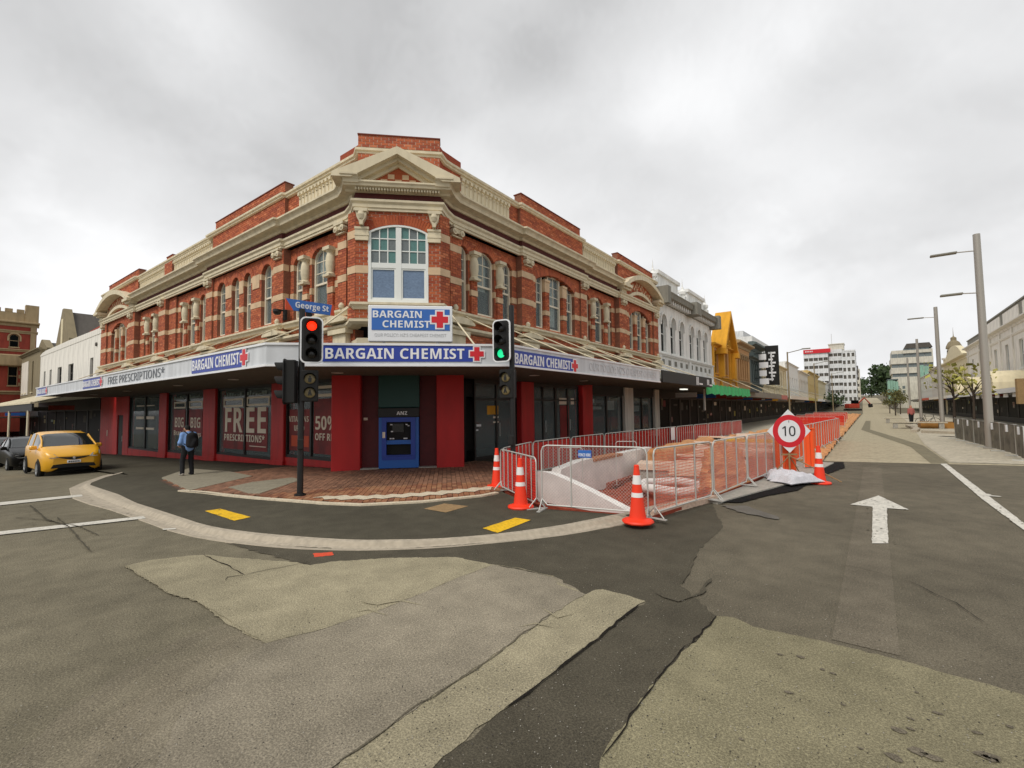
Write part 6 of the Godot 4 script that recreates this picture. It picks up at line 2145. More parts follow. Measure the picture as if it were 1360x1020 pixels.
func pedestrian() -> void:
	# seen from behind, head bent, weight on one leg; faces -z before turning
	var at := Vector3(-16.9, g(-16.9, 0) + 0.045, -5.66)
	var P := thing("pedestrian", "person in light blue shirt and black trousers standing before the shop windows", "person", at, 1.7)
	var hipl := Vector3(-0.1, 0.93, 0)
	var hipr := Vector3(0.1, 0.93, 0)
	var kl := Vector3(-0.15, 0.5, -0.06)
	var kr := Vector3(0.11, 0.5, -0.03)
	var al := Vector3(-0.2, 0.09, 0.05)
	var ar := Vector3(0.12, 0.09, 0.03)
	var sl := Vector3(-0.19, 1.42, -0.01)
	var sr := Vector3(0.19, 1.42, -0.01)
	var el := Vector3(-0.27, 1.14, 0.0)
	var er := Vector3(0.26, 1.14, -0.02)
	var wl := Vector3(-0.2, 1.03, -0.22)
	var wr := Vector3(0.17, 1.06, -0.24)
	var neck := Vector3(0, 1.5, -0.02)
	var head := Vector3(0, 1.6, -0.115)
	var body := [[Vector3(0, 1.0, 0), Vector3(0, 1.3, 0), 0.13, 0.14], [sl, sr, 0.06, 0.06], [Vector3(0, 1.4, 0), neck, 0.08, 0.055], [neck, head, 0.052, 0.06], [head + Vector3(0, 0.03, 0.02), head + Vector3(0, 0.02, -0.02), 0.09, 0.085], [head + Vector3(0, -0.05, -0.06), head + Vector3(0, -0.07, -0.07), 0.05, 0.04], [head + Vector3(0, -0.01, -0.1), head + Vector3(0, -0.03, -0.115), 0.012, 0.016], [head + Vector3(-0.088, -0.01, 0.0), head + Vector3(-0.09, -0.03, 0.005), 0.014, 0.01], [head + Vector3(0.088, -0.01, 0.0), head + Vector3(0.09, -0.03, 0.005), 0.014, 0.01], [sl, el, 0.048, 0.04], [el, wl, 0.04, 0.028], [sr, er, 0.048, 0.04], [er, wr, 0.04, 0.028], [hipl, kl, 0.078, 0.052], [kl, al, 0.05, 0.035], [hipr, kr, 0.078, 0.052], [kr, ar, 0.05, 0.035]]
	var b := blob(body, 0.017, 0.05)
	hand(b, wl, Basis(Vector3.RIGHT, -1.1))
	hand(b, wr, Basis(Vector3.RIGHT, -1.1))
	part("body", b, "skin", P)
	part("trousers", blob([[hipl + Vector3(0, 0.06, 0), hipr + Vector3(0, 0.06, 0), 0.115, 0.115], [hipl, kl, 0.1, 0.078], [kl, al + Vector3(0, 0.0, 0), 0.078, 0.07], [hipr, kr, 0.1, 0.078], [kr, ar, 0.078, 0.07]], 0.02, 0.04), "cloth_black", P)
	part("shirt", blob([[Vector3(0, 0.97, 0.0), Vector3(0, 1.32, 0.0), 0.158, 0.16], [Vector3(-0.06, 0.98, 0), Vector3(-0.09, 1.34, 0), 0.13, 0.115], [Vector3(0.06, 0.98, 0), Vector3(0.09, 1.34, 0), 0.13, 0.115], [sl, sr, 0.075, 0.075], [sl, el, 0.07, 0.062], [el, wl.lerp(el, 0.1), 0.06, 0.045], [sr, er, 0.07, 0.062], [er, wr.lerp(er, 0.1), 0.06, 0.045], [Vector3(0, 1.42, 0.0), Vector3(0, 1.49, -0.015), 0.085, 0.066]], 0.02, 0.05), "shirt_blue", P)
	part("hair", blob([[head + Vector3(0, 0.045, 0.03), head + Vector3(0, 0.06, -0.03), 0.092, 0.08], [head + Vector3(0, -0.03, 0.06), head + Vector3(0, 0.03, 0.05), 0.06, 0.075]], 0.014, 0.03), "hair", P)
	for a in [al, ar]:
		part("shoe", blob([[a + Vector3(0, -0.045, 0.04), a + Vector3(0, -0.055, -0.15), 0.046, 0.036], [a, a + Vector3(0, -0.04, 0.02), 0.05, 0.045]], 0.014, 0.03), "shoe" if a == al else "cloth_black", P)
	var eye := MB.new()
	for s in [-1, 1]:
		eye.lathe([Vector2(0.0, -0.008), Vector2(0.009, 0), Vector2(0, 0.008)], head + Vector3(0.032 * s, 0.0, -0.098), 8)
	part("eyes", eye, "black", P)
	var bp := thing("backpack", "black backpack worn on the person's back", "backpack", at, 1.7)
	part("pack", blob([[Vector3(0.02, 1.08, 0.22), Vector3(0.02, 1.38, 0.2), 0.13, 0.12], [Vector3(-0.08, 1.06, 0.22), Vector3(-0.07, 1.36, 0.2), 0.1, 0.09], [Vector3(0.12, 1.06, 0.22), Vector3(0.11, 1.36, 0.2), 0.1, 0.09], [Vector3(-0.02, 1.02, 0.3), Vector3(0.06, 1.2, 0.31), 0.07, 0.07]], 0.02, 0.05), "cloth_black", bp)
	var st := MB.new()
	for s in [-1, 1]:
		st.tube([Vector3(0.1 * s, 1.44, 0.14), Vector3(0.12 * s, 1.52, 0.0), Vector3(0.13 * s, 1.4, -0.15), Vector3(0.16 * s, 1.15, -0.14), Vector3(0.17 * s, 1.08, 0.12)], 0.02, 5)
	part("strap", st, "cloth_black", bp)
	P.scale = Vector3.ONE * 0.88
	bp.scale = Vector3.ONE * 0.88
	# two walkers far off on the right footpath
	var q := thing("pedestrian", "far walker in a red top by the benches on the right footpath", "person", Vector3(3.25, -0.05, -59.2), 0.3, "far walkers")
	part("body", blob([[Vector3(0, 1.0, 0), Vector3(0, 1.35, 0), 0.15, 0.16], [Vector3(0, 1.3, 0), Vector3(0, 1.64, 0), 0.07, 0.06], [Vector3(0, 1.62, 0), Vector3(0, 1.68, 0), 0.1, 0.09], [Vector3(-0.18, 1.4, 0), Vector3(-0.24, 0.9, 0.05), 0.05, 0.04], [Vector3(0.18, 1.4, 0), Vector3(0.24, 0.9, -0.05), 0.05, 0.04], [Vector3(-0.1, 0.95, 0), Vector3(-0.12, 0.06, 0.14), 0.09, 0.06], [Vector3(0.1, 0.95, 0), Vector3(0.1, 0.06, -0.14), 0.09, 0.06]], 0.03, 0.05), "skin", q)
	part("top", blob([[Vector3(0, 1.0, 0), Vector3(0, 1.36, 0), 0.18, 0.18], [Vector3(-0.19, 1.4, 0), Vector3(-0.25, 1.0, 0.04), 0.075, 0.06], [Vector3(0.19, 1.4, 0), Vector3(0.25, 1.0, -0.04), 0.075, 0.06]], 0.03, 0.05), "cloth_red", q)
	part("trousers", blob([[Vector3(-0.1, 0.98, 0), Vector3(-0.12, 0.08, 0.14), 0.12, 0.08], [Vector3(0.1, 0.98, 0), Vector3(0.1, 0.08, -0.14), 0.12, 0.08]], 0.03, 0.05), "cloth_black", q)


# cars: cross sections along the length; rows go from sill up to the roof centre
func car(called: String, label: String, at: Vector3, turn: float, paint: String, sedan: bool) -> void:
	var C := thing(called, label, "car", at, turn, "")
	# stations: z from the nose (front = +z), then half widths and heights of sill, waist, shoulder, roof edge, roof
	var S: Array
	if sedan:
		S = [[2.28, 0.55, 0.36, 0.60, 0.52, 0.66, 0.70], [2.2, 0.74, 0.25, 0.78, 0.56, 0.72, 0.76], [1.9, 0.84, 0.2, 0.86, 0.66, 0.80, 0.86], [1.3, 0.87, 0.2, 0.88, 0.72, 0.88, 0.97], [0.95, 0.87, 0.2, 0.88, 0.74, 0.92, 1.02], [0.35, 0.87, 0.2, 0.88, 0.76, 0.96, 1.30], [0.05, 0.87, 0.2, 0.88, 0.77, 0.97, 1.42], [-0.5, 0.87, 0.2, 0.88, 0.78, 0.98, 1.45], [-1.0, 0.87, 0.2, 0.88, 0.8, 1.0, 1.41], [-1.5, 0.86, 0.2, 0.87, 0.8, 1.0, 1.2], [-1.75, 0.85, 0.22, 0.86, 0.78, 0.98, 1.06], [-2.1, 0.82, 0.25, 0.83, 0.74, 0.94, 1.0], [-2.3, 0.68, 0.36, 0.7, 0.66, 0.8, 0.82]]
	else:
		S = [[1.95, 0.52, 0.34, 0.56, 0.52, 0.70, 0.75], [1.88, 0.72, 0.24, 0.75, 0.56, 0.78, 0.86], [1.62, 0.82, 0.19, 0.84, 0.66, 0.9, 1.0], [1.4, 0.84, 0.19, 0.86, 0.72, 0.97, 1.06], [1.2, 0.84, 0.19, 0.86, 0.74, 1.0, 1.1], [0.72, 0.84, 0.19, 0.86, 0.76, 1.03, 1.36], [0.3, 0.84, 0.19, 0.86, 0.77, 1.04, 1.55], [-0.4, 0.84, 0.19, 0.86, 0.78, 1.05, 1.62], [-0.95, 0.84, 0.19, 0.86, 0.79, 1.06, 1.61], [-1.5, 0.83, 0.19, 0.85, 0.8, 1.07, 1.55], [-1.75, 0.82, 0.22, 0.83, 0.8, 1.06, 1.38], [-1.9, 0.76, 0.3, 0.78, 0.72, 0.98, 1.1], [-1.95, 0.66, 0.36, 0.68, 0.66, 0.8, 0.84]]
	var body := MB.new()
	var grid := []
	for s in S:
		var z: float = s[0]
		var top: float = s[6]
		var sh: float = s[5]
		var up := clampf((top - sh) / 0.4, 0, 1)
		var rw := lerpf(s[3] * 0.9, 0.66, up)
		grid.append([Vector3(s[1] * 0.8, s[2], z), Vector3(s[1], s[2] + 0.06, z), Vector3(s[3], s[4], z), Vector3(s[3] * 0.985, lerpf(s[4], sh, 0.75), z), Vector3(s[3] * 0.93, sh, z), Vector3(lerpf(s[3] * 0.92, rw + 0.02, 0.9), lerpf(sh, top, 0.86), z), Vector3(rw * 0.86, lerpf(sh, top, 0.97), z), Vector3(rw * 0.45, top, z), Vector3(0, top + 0.008, z)])
	var glass := MB.new()
	var cowl := 4
	for sd in [-1, 1]:
		for i in S.size() - 1:
			for j in 8:
				var p := [grid[i][j], grid[i + 1][j], grid[i + 1][j + 1], grid[i][j + 1]]
				for q in 4:
					p[q] = Vector3(p[q].x * sd, p[q].y, p[q].z)
				if sd < 0:
					p.reverse()
				# smooth normals from grid neighbours
				var nn := []
				var idx := [[i, j], [i + 1, j], [i + 1, j + 1], [i, j + 1]]
				if sd < 0:
					idx.reverse()
				for e in idx:
					var du: Vector3 = grid[mini(e[0] + 1, S.size() - 1)][e[1]] - grid[maxi(e[0] - 1, 0)][e[1]]
					var dv: Vector3 = grid[e[0]][mini(e[1] + 1, 8)] - grid[e[0]][maxi(e[1] - 1, 0)]
					var nv := du.cross(dv).normalized()
					if nv.dot(grid[e[0]][e[1]] - Vector3(0, 0.6, grid[e[0]][e[1]].z * 0.9)) < 0:
						nv = -nv
					nn.append(Vector3(nv.x * sd, nv.y, nv.z))
				var t := body
				if i >= cowl and i < (6) and j >= 5:
					t = glass
				if j == 4 and i >= cowl + 1 and i < 9:
					t = glass
				if i >= 8 + (0 if sedan else 1) and i < (10 if sedan else 11) and j >= 5:
					t = glass
				t.smooth(p[0], p[1], p[2], nn[0], nn[1], nn[2])
				t.smooth(p[0], p[2], p[3], nn[0], nn[2], nn[3])
	for e in [0, S.size() - 1]:
		for j in 8:
			var a: Vector3 = grid[e][j]
			var c: Vector3 = grid[e][j + 1]
			if e == 0:
				body.quad(Vector3(-a.x, a.y, a.z), a, c, Vector3(-c.x, c.y, c.z))
			else:
				body.quad(a, Vector3(-a.x, a.y, a.z), Vector3(-c.x, c.y, c.z), c)
	part("body", body, paint, C)
	part("windscreen", glass, "glass_car", C)
	# pillars and window trims over the glass
	var tr := MB.new()
	for sd in [-1, 1]:
		for i in [cowl, 5]:
			var a: Vector3 = grid[i][5]
			var c: Vector3 = grid[i + 1][5]
			tr.tube([Vector3(a.x * sd, a.y, a.z), Vector3(c.x * sd, c.y, c.z)], 0.03, 6)
		for i in [7, 9]:
			var a: Vector3 = grid[i][4]
			var c: Vector3 = grid[i][5]
			tr.tube([Vector3(a.x * sd, a.y, a.z), Vector3(c.x * sd, c.y, c.z)], 0.022, 6)
	part("pillar", tr, paint, C)
	var zf: float = S[1][0]
	# wheel arches and wheels
	for q in [[1.24 if not sedan else 1.38], [-1.26 if not sedan else -1.35]]:
		for sd in [-1, 1]:
			var wx := Transform3D(Basis(Vector3.BACK, -PI / 2 * sd), Vector3(0.79 * sd, 0.3, q[0]))
			var b := MB.new()
			b.lathe([Vector2(0.2, -0.1), Vector2(0.29, -0.1), Vector2(0.305, -0.06), Vector2(0.305, 0.06), Vector2(0.29, 0.09), Vector2(0.21, 0.09)], Vector3.ZERO, 22)
			var w := part("wheel", b, "rubber", C, wx)
			b = MB.new()
			b.lathe([Vector2(0.205, 0.09), Vector2(0.19, 0.075), Vector2(0.17, 0.05), Vector2(0.0, 0.045)], Vector3.ZERO, 22)
			for k in 7:
				b.x = Transform3D(Basis(Vector3.UP, TAU * k / 7), Vector3.ZERO)
				b.bx(-0.02, 0.02, 0.04, 0.088, 0.02, 0.2)
			b.x = Transform3D()
			b.lathe([Vector2(0.05, 0.05), Vector2(0.045, 0.095), Vector2(0, 0.1)], Vector3.ZERO, 10)
			part("rim", b, "alloy", w)
			b = MB.new()
			b.x = Transform3D(Basis(Vector3.BACK, -PI / 2 * sd), Vector3(0.845 * sd, 0.31, q[0]))
			b.lathe([Vector2(0.355, -0.03), Vector2(0.36, 0.016), Vector2(0.3, 0.018)], Vector3.ZERO, 24)
			b.lathe([Vector2(0.0, 0.004), Vector2(0.35, 0.006)], Vector3.ZERO, 24)
			part("wheel_arch", b, "black_matte", C)
			if true:
				w.position.x = 0.8 * sd
				w.position.x += 0.005 * sd
	# lamps, grille, bumper opening, plate, badge
	for sd in [-1, 1]:
		var b := MB.new()
		var y := 0.76 if not sedan else 0.66
		var pts := V2([0.42, y - 0.04, 0.54, y - 0.06, 0.66, y - 0.05, 0.76, y + 0.02, 0.8, y + 0.14, 0.74, y + 0.16, 0.64, y + 0.13, 0.52, y + 0.07])
		var poly := PackedVector2Array()
		for p in pts:
			poly.append(Vector2(p.x * sd, p.y))
		b.prism(poly, 0, 0.02)
		for i in b.v.size():  # wrap round the corner of the nose
			var p := b.v[i]
			var ax := absf(p.x)
			p.z += car_nose(grid, S, ax, p.y) + 0.004
			b.v[i] = p
		part("headlight", b, "lamp_glass", C)
		b = MB.new()
		b.bevel(sd * 0.93 - 0.1, sd * 0.93 + 0.1, S[4][5] - 0.02, S[4][5] + 0.13, 0.62, 0.78, 0.03)
		part("mirror", b, paint, C)
		b = MB.new()
		b.bx(sd * 0.87 - 0.01, sd * 0.87 + 0.012, 0.86, 0.89, -0.5, -0.36)
		part("door_handle", b, paint, C)
		b = MB.new()
		b.bx(sd * 0.7 - 0.08, sd * 0.7 + 0.08, 0.8, 1.0, S[-2][0] - 0.06, S[-2][0] + 0.02)
		part("tail_light", b, "sign_red", C)
	var zn: float = S[0][0]
	var b2 := MB.new()
	b2.prism(V2([-0.3, 0.67, 0, 0.6, 0.3, 0.67, 0.5, 0.74, 0.25, 0.72, 0, 0.71, -0.25, 0.72, -0.5, 0.74]), zn - 0.12, zn + 0.012)
	part("grille", b2, "black", C)
	b2 = MB.new()
	b2.prism(V2([-0.62, 0.34, 0.62, 0.34, 0.56, 0.46, 0.3, 0.48, -0.3, 0.48, -0.56, 0.46]), zn - 0.14, zn + 0.02)
	part("bumper_opening", b2, "black_matte", C)
	b2 = MB.new()
	b2.bevel(-0.19, 0.19, 0.5, 0.6, zn, zn + 0.03, 0.008)
	var pl := part("number_plate", b2, "sign_white", C)
	b2 = MB.new()
	for k in 6:
		b2.bx(-0.15 + k * 0.052, -0.117 + k * 0.052, 0.525, 0.575, zn + 0.03, zn + 0.033)
	part("plate_print", b2, "black", pl)
	b2 = MB.new()
	b2.x = Transform3D(Basis(Vector3.RIGHT, PI / 2), Vector3(0, 0.68, zn + 0.015))
	b2.lathe([Vector2(0.05, 0.0), Vector2(0.045, 0.012), Vector2(0.0, 0.014)], Vector3.ZERO, 12)
	part("badge", b2, "chrome", C)
	b2 = MB.new()
	b2.bx(-0.7, 0.7, 0.2, 0.3, -1.6, 1.6)
	part("underbody", b2, "black_matte", C)


func car_nose(grid: Array, S: Array, x: float, y: float) -> float:  # where the point (x, y) lies on the front of the body
	var z: float = S[0][0]
	while z > 0.9:
		var i := 0
		while i < S.size() - 2 and S[i + 1][0] > z:
			i += 1
		var t: float = clampf((S[i][0] - z) / (S[i][0] - S[i + 1][0]), 0, 1)
		for j in 8:
			var a: Vector3 = grid[i][j].lerp(grid[i + 1][j], t)
			var c: Vector3 = grid[i][j + 1].lerp(grid[i + 1][j + 1], t)
			if y >= a.y and y <= c.y and x <= lerpf(a.x, c.x, (y - a.y) / maxf(c.y - a.y, 1e-4)):
				return z
		z -= 0.01
	return z


func cars() -> void:
	car("parked_car", "yellow hatchback parked nose out at the kerb of the left street", Vector3(-25.5, g(-25.5, 0) - 0.07, -4.22), 1.57, "car_yellow", false)
	car("parked_car", "black saloon parked behind the yellow hatchback", Vector3(-31.6, g(-31.6, 0) - 0.07, -4.1), 1.57, "car_black", true)
	car("parked_car", "dark car cut off by the left edge of the photo, beyond the black saloon", Vector3(-37.6, g(-37.6, 0) - 0.07, -3.6), 1.57, "car_black", true)


# a building of a street row; xf: x along the front, y up, z outward
func row(called: String, label: String, xf: Transform3D, u0: float, u1: float, y0: float, h: float, wall: String, wins: Array, o := {}) -> Node3D:
	var B := thing(called, label, "building")
	B.transform = xf * Transform3D(Basis(), Vector3(u0, 0, 0))
	var w := u1 - u0
	var deep: float = o.get("deep", 14.0)
	var base: float = o.get("base", 3.3)
	var b := MB.new()
	wall_slabs(b, 0, w, base, h, wins, 0, 0.3)
	b.bx(0, 0.3, y0, h - 0.05, -deep, -0.3)
	b.bx(w - 0.3, w, y0, h - 0.05, -deep, -0.3)
	b.bx(0.3, w - 0.3, y0, h - 0.05, -deep, -deep + 0.3)
	part("wall", b, wall, B)
	b = MB.new()
	b.bx(0.3, w - 0.3, h - 0.9, h - 0.7, -deep + 0.3, -0.3)
	part("roof", b, "roof", B)
	b = MB.new()
	b.bx(0.3, w - 0.3, base, h - 0.9, -1.6, -1.5)
	b.bx(0.3, w - 0.3, base - 0.1, base + 0.1, -deep + 0.3, -0.3)
	part("interior", b, "interior", B)
	var fm: String = o.get("frame", "frame_white")
	var cache := {}
	for q in wins:
		var ww: float = q[1] - q[0]
		var key := "%.2f %.2f %.2f" % [ww, q[3] - q[2], q[4]]
		if not cache.has(key):
			var m := MB.new()
			var t := 0.07
			ring(m, opening(-ww / 2, ww / 2, q[2], q[3], q[4]), opening(-ww / 2 + t, ww / 2 - t, q[2] + t, q[3] if q[4] > 0 else q[3] - t, maxf(0, q[4] - t)), -0.24, -0.14)
			var my: float = (q[2] + q[3] + q[4]) / 2
			m.bx(-ww / 2 + t, ww / 2 - t, my - 0.03, my + 0.03, -0.22, -0.16)
			if ww > 1.3:
				m.bx(-0.03, 0.03, q[2] + t, q[3], -0.22, -0.165)
			m.bx(-ww / 2 - 0.06, ww / 2 + 0.06, q[2] - 0.1, q[2] + 0.01, -0.2, 0.1)
			var p := MB.new()
			p.prism(opening(-ww / 2 + t * 0.5, ww / 2 - t * 0.5, q[2] + t * 0.5, q[3], maxf(0, q[4] - t * 0.5)), -0.2, -0.19)
			var hd := MB.new()
			if o.get("hoods", false):
				if q[4] > 0:
					ring(hd, opening(-ww / 2 - 0.16, ww / 2 + 0.16, q[3] - 0.3, q[3], q[4] + 0.16), opening(-ww / 2 - 0.02, ww / 2 + 0.02, q[3] - 0.3, q[3], q[4] + 0.02), -0.02, 0.1, 1)
				else:
					hd.bx(-ww / 2 - 0.15, ww / 2 + 0.15, q[3] + 0.1, q[3] + 0.26, -0.02, 0.16)
			cache[key] = [m.mesh(), p.mesh(), hd.mesh() if o.get("hoods", false) else null]
		var at := Transform3D(Basis(), Vector3((q[0] + q[1]) / 2, 0, 0))
		var win := inst("window", cache[key][0], fm, B, at)
		inst("pane", cache[key][1], o.get("pane", "glass_dark"), win)
		if cache[key][2]:
			inst("hood_mould", cache[key][2], o.get("trim", wall), B, at)
	if o.has("cornice"):  # [height, projection, size]
		b = MB.new()
		for c in o.cornice:
			b.x = Transform3D(Basis(Vector3.UP, PI / 2), Vector3(-0.02 - c[1] * 0.3, 0, 0))
			b.prism(V2([0.05, c[0] - c[2], -0.08, c[0] - c[2], -0.12, c[0] - c[2] * 0.6, -c[1], c[0] - c[2] * 0.35, -c[1], c[0] - c[2] * 0.1, -c[1] * 0.6, c[0], 0.05, c[0]]), 0, w + c[1] * 0.6 + 0.04)
		b.x = Transform3D()
		part("cornice", b, o.get("trim", wall), B)
	if o.has("pilasters"):
		var p := MB.new()
		p.bx(-0.22, 0.22, base + 0.3, o.cornice[0][0] - o.cornice[0][2] if o.has("cornice") else h - 0.6, -0.02, 0.12)
		p.bx(-0.28, 0.28, base + 0.3, base + 0.7, -0.02, 0.17)
		var pm := p.mesh()
		for u in o.pilasters:
			inst("pilaster", pm, o.get("trim", wall), B, Transform3D(Basis(), Vector3(u, 0, 0)))
	return B


func canopy(B: Node3D, x0: float, x1: float, y0: float, y1: float, d: float, m: String, rods := true) -> void:
	var b := MB.new()
	b.bx(x0, x1, y0, y1, d - 0.08, d)
	part("canopy_fascia", b, m, B)
	b = MB.new()
	b.bx(x0, x1, y0 + 0.06, y0 + 0.16, 0.02, d - 0.08)
	part("canopy", b, "soffit", B)
	if rods:
		for u in [x0 + 0.6, (x0 + x1) / 2, x1 - 0.6]:
			b = MB.new()
			b.tube([Vector3(u, y1 + 1.5, 0), Vector3(u, y1 - 0.1, d - 0.1)], 0.025, 5)
			part("stay_rod", b, "cream", B)


func shopfront(B: Node3D, x0: float, x1: float, yb: float, yt: float, n: int, m := "shop_black") -> void:  # dark glazed ground floor
	var b := MB.new()
	b.bx(x0, x1, yt - 0.45, yt + 0.4, -0.3, 0.0)
	b.bx(x0, x1, yb - 0.2, yb + 0.4, -0.3, -0.04)
	for i in n + 1:
		var u := lerpf(x0, x1, float(i) / n)
		b.bx(maxf(x0, u - 0.16), minf(x1, u + 0.16), yb, yt, -0.35, -0.05)
	part("shopfront", b, m, B)
	var r := RandomNumberGenerator.new()
	r.seed = int(x1 * 10) + n
	for i in n:
		var a := lerpf(x0, x1, float(i) / n) + 0.16
		var c := lerpf(x0, x1, float(i + 1) / n) - 0.16
		var f := MB.new()
		ring(f, opening(a, c, yb + 0.4, yt - 0.45, 0), opening(a + 0.05, c - 0.05, yb + 0.45, yt - 0.5, 0), -0.12, -0.06)
		var o := part("shop_window", f, "door_frame", B)
		var p := MB.new()
		p.bx(a + 0.04, c - 0.04, yb + 0.44, yt - 0.49, -0.11, -0.09)
		part("pane", p, "glass_shop", o)
		for k in 1 + r.randi() % 3:
			var s := MB.new()
			var u := lerpf(a + 0.1, c - 0.5, r.randf())
			var v := lerpf(yb + 0.7, yt - 0.9, r.randf())
			s.bx(u, minf(c - 0.08, u + r.randf_range(0.15, 0.9)), v, v + r.randf_range(0.1, 0.6), -0.088, -0.08)
			part("window_print", s, ["curtain", "print_cream", "poster_red", "slate", "lime", "trim_brown", "slate", "glass_grey"][r.randi() % 8], o)
	for k in 1 + n / 3:
		var h := MB.new()
		var u := lerpf(x0 + 0.4, x1 - 0.4, (k + r.randf()) / (1 + n / 3))
		h.bx(u, u + 0.07, yt - 0.42, yt - 0.1, 0.5, 1.9)
		part("under_canopy_sign", h, ["sign_white", "paint_gold", "wall_red", "sign_blue2", "slate"][r.randi() % 5], B)


func even(n: int, w: float, ww: float, y0: float, ys: float, rise := 0.0, m := 0.8) -> Array:
	var a := []
	for i in n:
		var c := lerpf(m, w - m, (i + 0.5) / n)
		a.append([c - ww / 2, c + ww / 2, y0, ys, rise])
	return a


func left_row() -> void:
	var F := frame(Vector3(-11, 0, 0), Vector3.FORWARD, Vector3.RIGHT)
	# ornate white building
	var wins := []
	for i in 3:
		wins.append([0.75 + i * 1.95, 1.75 + i * 1.95, 5.6, 7.75, 0.45])
	for i in 3:
		wins.append([7.2 + i * 1.95, 8.2 + i * 1.95, 5.6, 7.75, 0.45])
	var W := row("ornate_shop_building", "white Italianate building with six arched windows, urn finials and a heavy grey cornice", F, 30.65, 44.4, 0, 9.6, "paint_white", wins, {"hoods": true, "trim": "paint_white", "pilasters": [0.3, 6.9, 13.45], "cornice": [[5.5, 0.16, 0.2]]})
	var b := MB.new()
	for s in [[0.0, 6.6], [7.2, 13.75]]:
		b.x = Transform3D(Basis(Vector3.UP, PI / 2), Vector3(s[0], 0, 0))
		b.prism(V2([0.05, 8.95, -0.1, 8.95, -0.18, 9.1, -0.62, 9.25, -0.66, 9.5, -0.72, 9.62, 0.05, 9.75]), 0, s[1] - s[0])
	b.x = Transform3D()
	b.bx(6.3, 7.5, 8.9, 9.85, -0.1, 0.9)
	b.bx(13.2, 13.9, 8.7, 9.85, -0.1, 0.85)
	b.bx(-0.1, 0.5, 8.7, 9.85, -0.1, 0.85)
	part("cornice", b, "trim_grey", W)
	b = MB.new()
	for i in 26:
		b.bx(0.6 + i * 0.5, 0.75 + i * 0.5, 8.95, 9.22, 0.05, 0.45)
	part("modillions", b, "paint_white", W, Transform3D(), "stuff")
	for s in [[1.2, 5.6], [8.0, 12.6]]:
		b = MB.new()
		b.bx(s[0], s[1], 9.7, 11.1, -0.9, -0.3)
		b.bx(s[0] - 0.15, s[1] + 0.15, 11.1, 11.35, -1.05, -0.15)
		b.bx(s[0] - 0.1, s[1] + 0.1, 9.7, 9.95, -1.0, -0.2)
		part("parapet_block", b, "paint_white", W)
	for u in [0.5, 6.9, 13.3]:
		b = MB.new()
		b.bx(u - 0.25, u + 0.25, 9.7, 10.5, -0.6, -0.1)
		b.lathe([Vector2(0.1, 10.5), Vector2(0.28, 10.7), Vector2(0.3, 10.9), Vector2(0.12, 11.1), Vector2(0.1, 11.25), Vector2(0.05, 11.3), Vector2(0.0, 12.0)], Vector3(u, 0, -0.35), 10)
		part("finial", b, "paint_white", W)
	for i in 10:
		b = MB.new()
		b.bx(0.8 + i * 1.3, 1.3 + i * 1.3, 4.75, 5.1, -0.01, 0.02)
		part("vent", b, "trim_grey", W)
	canopy(W, -10.6, -2.6, 2.9, 3.42, 4.0, "shop_black")
	shopfront(W, 0.0, 13.7, 0, 2.9, 6)
	var g1 := MB.new()
	g1.bx(-0.7, -0.55, 1.6, 2.9, 3.0, 3.08)
	part("hanging_rod", g1, "steel", W)
	var lt := MB.new()
	lt.bx(-2.0, -1.4, 2.86, 2.92, 2.0, 2.3)
	part("tube_lamp", lt, "lamp_tube", W)
	for q in [[-5.6, 0.36, 0.42], [-3.6, 0.2, 0.3]]:
		var gl := MB.new()
		for k in 3:
			gl.bx(q[0] + k * 0.16, q[0] + k * 0.16 + 0.06, 3.16 - q[2] / 2, 3.16 + q[2] / 2, 4.0, 4.012)
		gl.bx(q[0] + 0.5, q[0] + 1.1, 2.98, 3.06, 4.0, 4.012)
		part("fascia_mark", gl, "sign_white", W)
	# gold gabled building with a green hoarding on its canopy
	var G := row("gold_gable_building", "gold painted building with a steep central gable and brown bays", F, 44.45, 53.85, 0, 7.6, "paint_tan", [[0.7, 2.0, 4.9, 7.0, 0], [3.6, 4.4, 4.9, 7.0, 0], [4.9, 5.7, 4.9, 7.0, 0], [7.3, 8.6, 4.9, 7.0, 0]], {"frame": "paint_gold", "trim": "paint_gold", "cornice": [[7.6, 0.4, 0.35], [4.6, 0.25, 0.3]], "pilasters": [0.2, 2.8, 6.5, 9.2]})
	b = MB.new()
	b.prism(V2([2.1, 7.4, 7.2, 7.4, 4.65, 10.6]), -0.6, 0.2)
	part("gable", b, "timber_gold", G)
	for q in [[4.65, 7.7, 9.3, 0.55], [3.55, 7.6, 8.4, 0.35], [5.75, 7.6, 8.4, 0.35]]:
		b = MB.new()
		ring(b, opening(q[0] - q[3], q[0] + q[3], q[1], q[2] - 0.3, 0.3), opening(q[0] - q[3] + 0.12, q[0] + q[3] - 0.12, q[1] + 0.12, q[2] - 0.3, 0.2), 0.18, 0.32)
		var gw := part("window", b, "paint_gold", G)
		b = MB.new()
		b.bx(q[0] - q[3] + 0.1, q[0] + q[3] - 0.1, q[1] + 0.1, q[2] - 0.2, 0.19, 0.23)
		part("pane", b, "glass_dark", gw)
	b = MB.new()
	for s in [-1, 1]:
		b.prism(V2([4.65 + s * 2.9, 7.1, 4.65 + s * 2.5, 7.1, 4.65, 10.5, 4.65, 11.1]), -0.7, 0.75)
		b.bx(4.65 + s * 2.6 - 0.45, 4.65 + s * 2.6 + 0.45, 6.7, 7.2, -0.1, 0.8)
		b.bx(4.65 + s * 2.3 - 0.16, 4.65 + s * 2.3 + 0.16, 4.6, 6.8, -0.1, 0.5)
	part("barge_board", b, "paint_gold", G)
	shopfront(G, 0.0, 9.4, 0, 2.9, 4)
	canopy(G, -16.9, 0.4, 2.95, 3.05, 3.6, "shop_black", false)
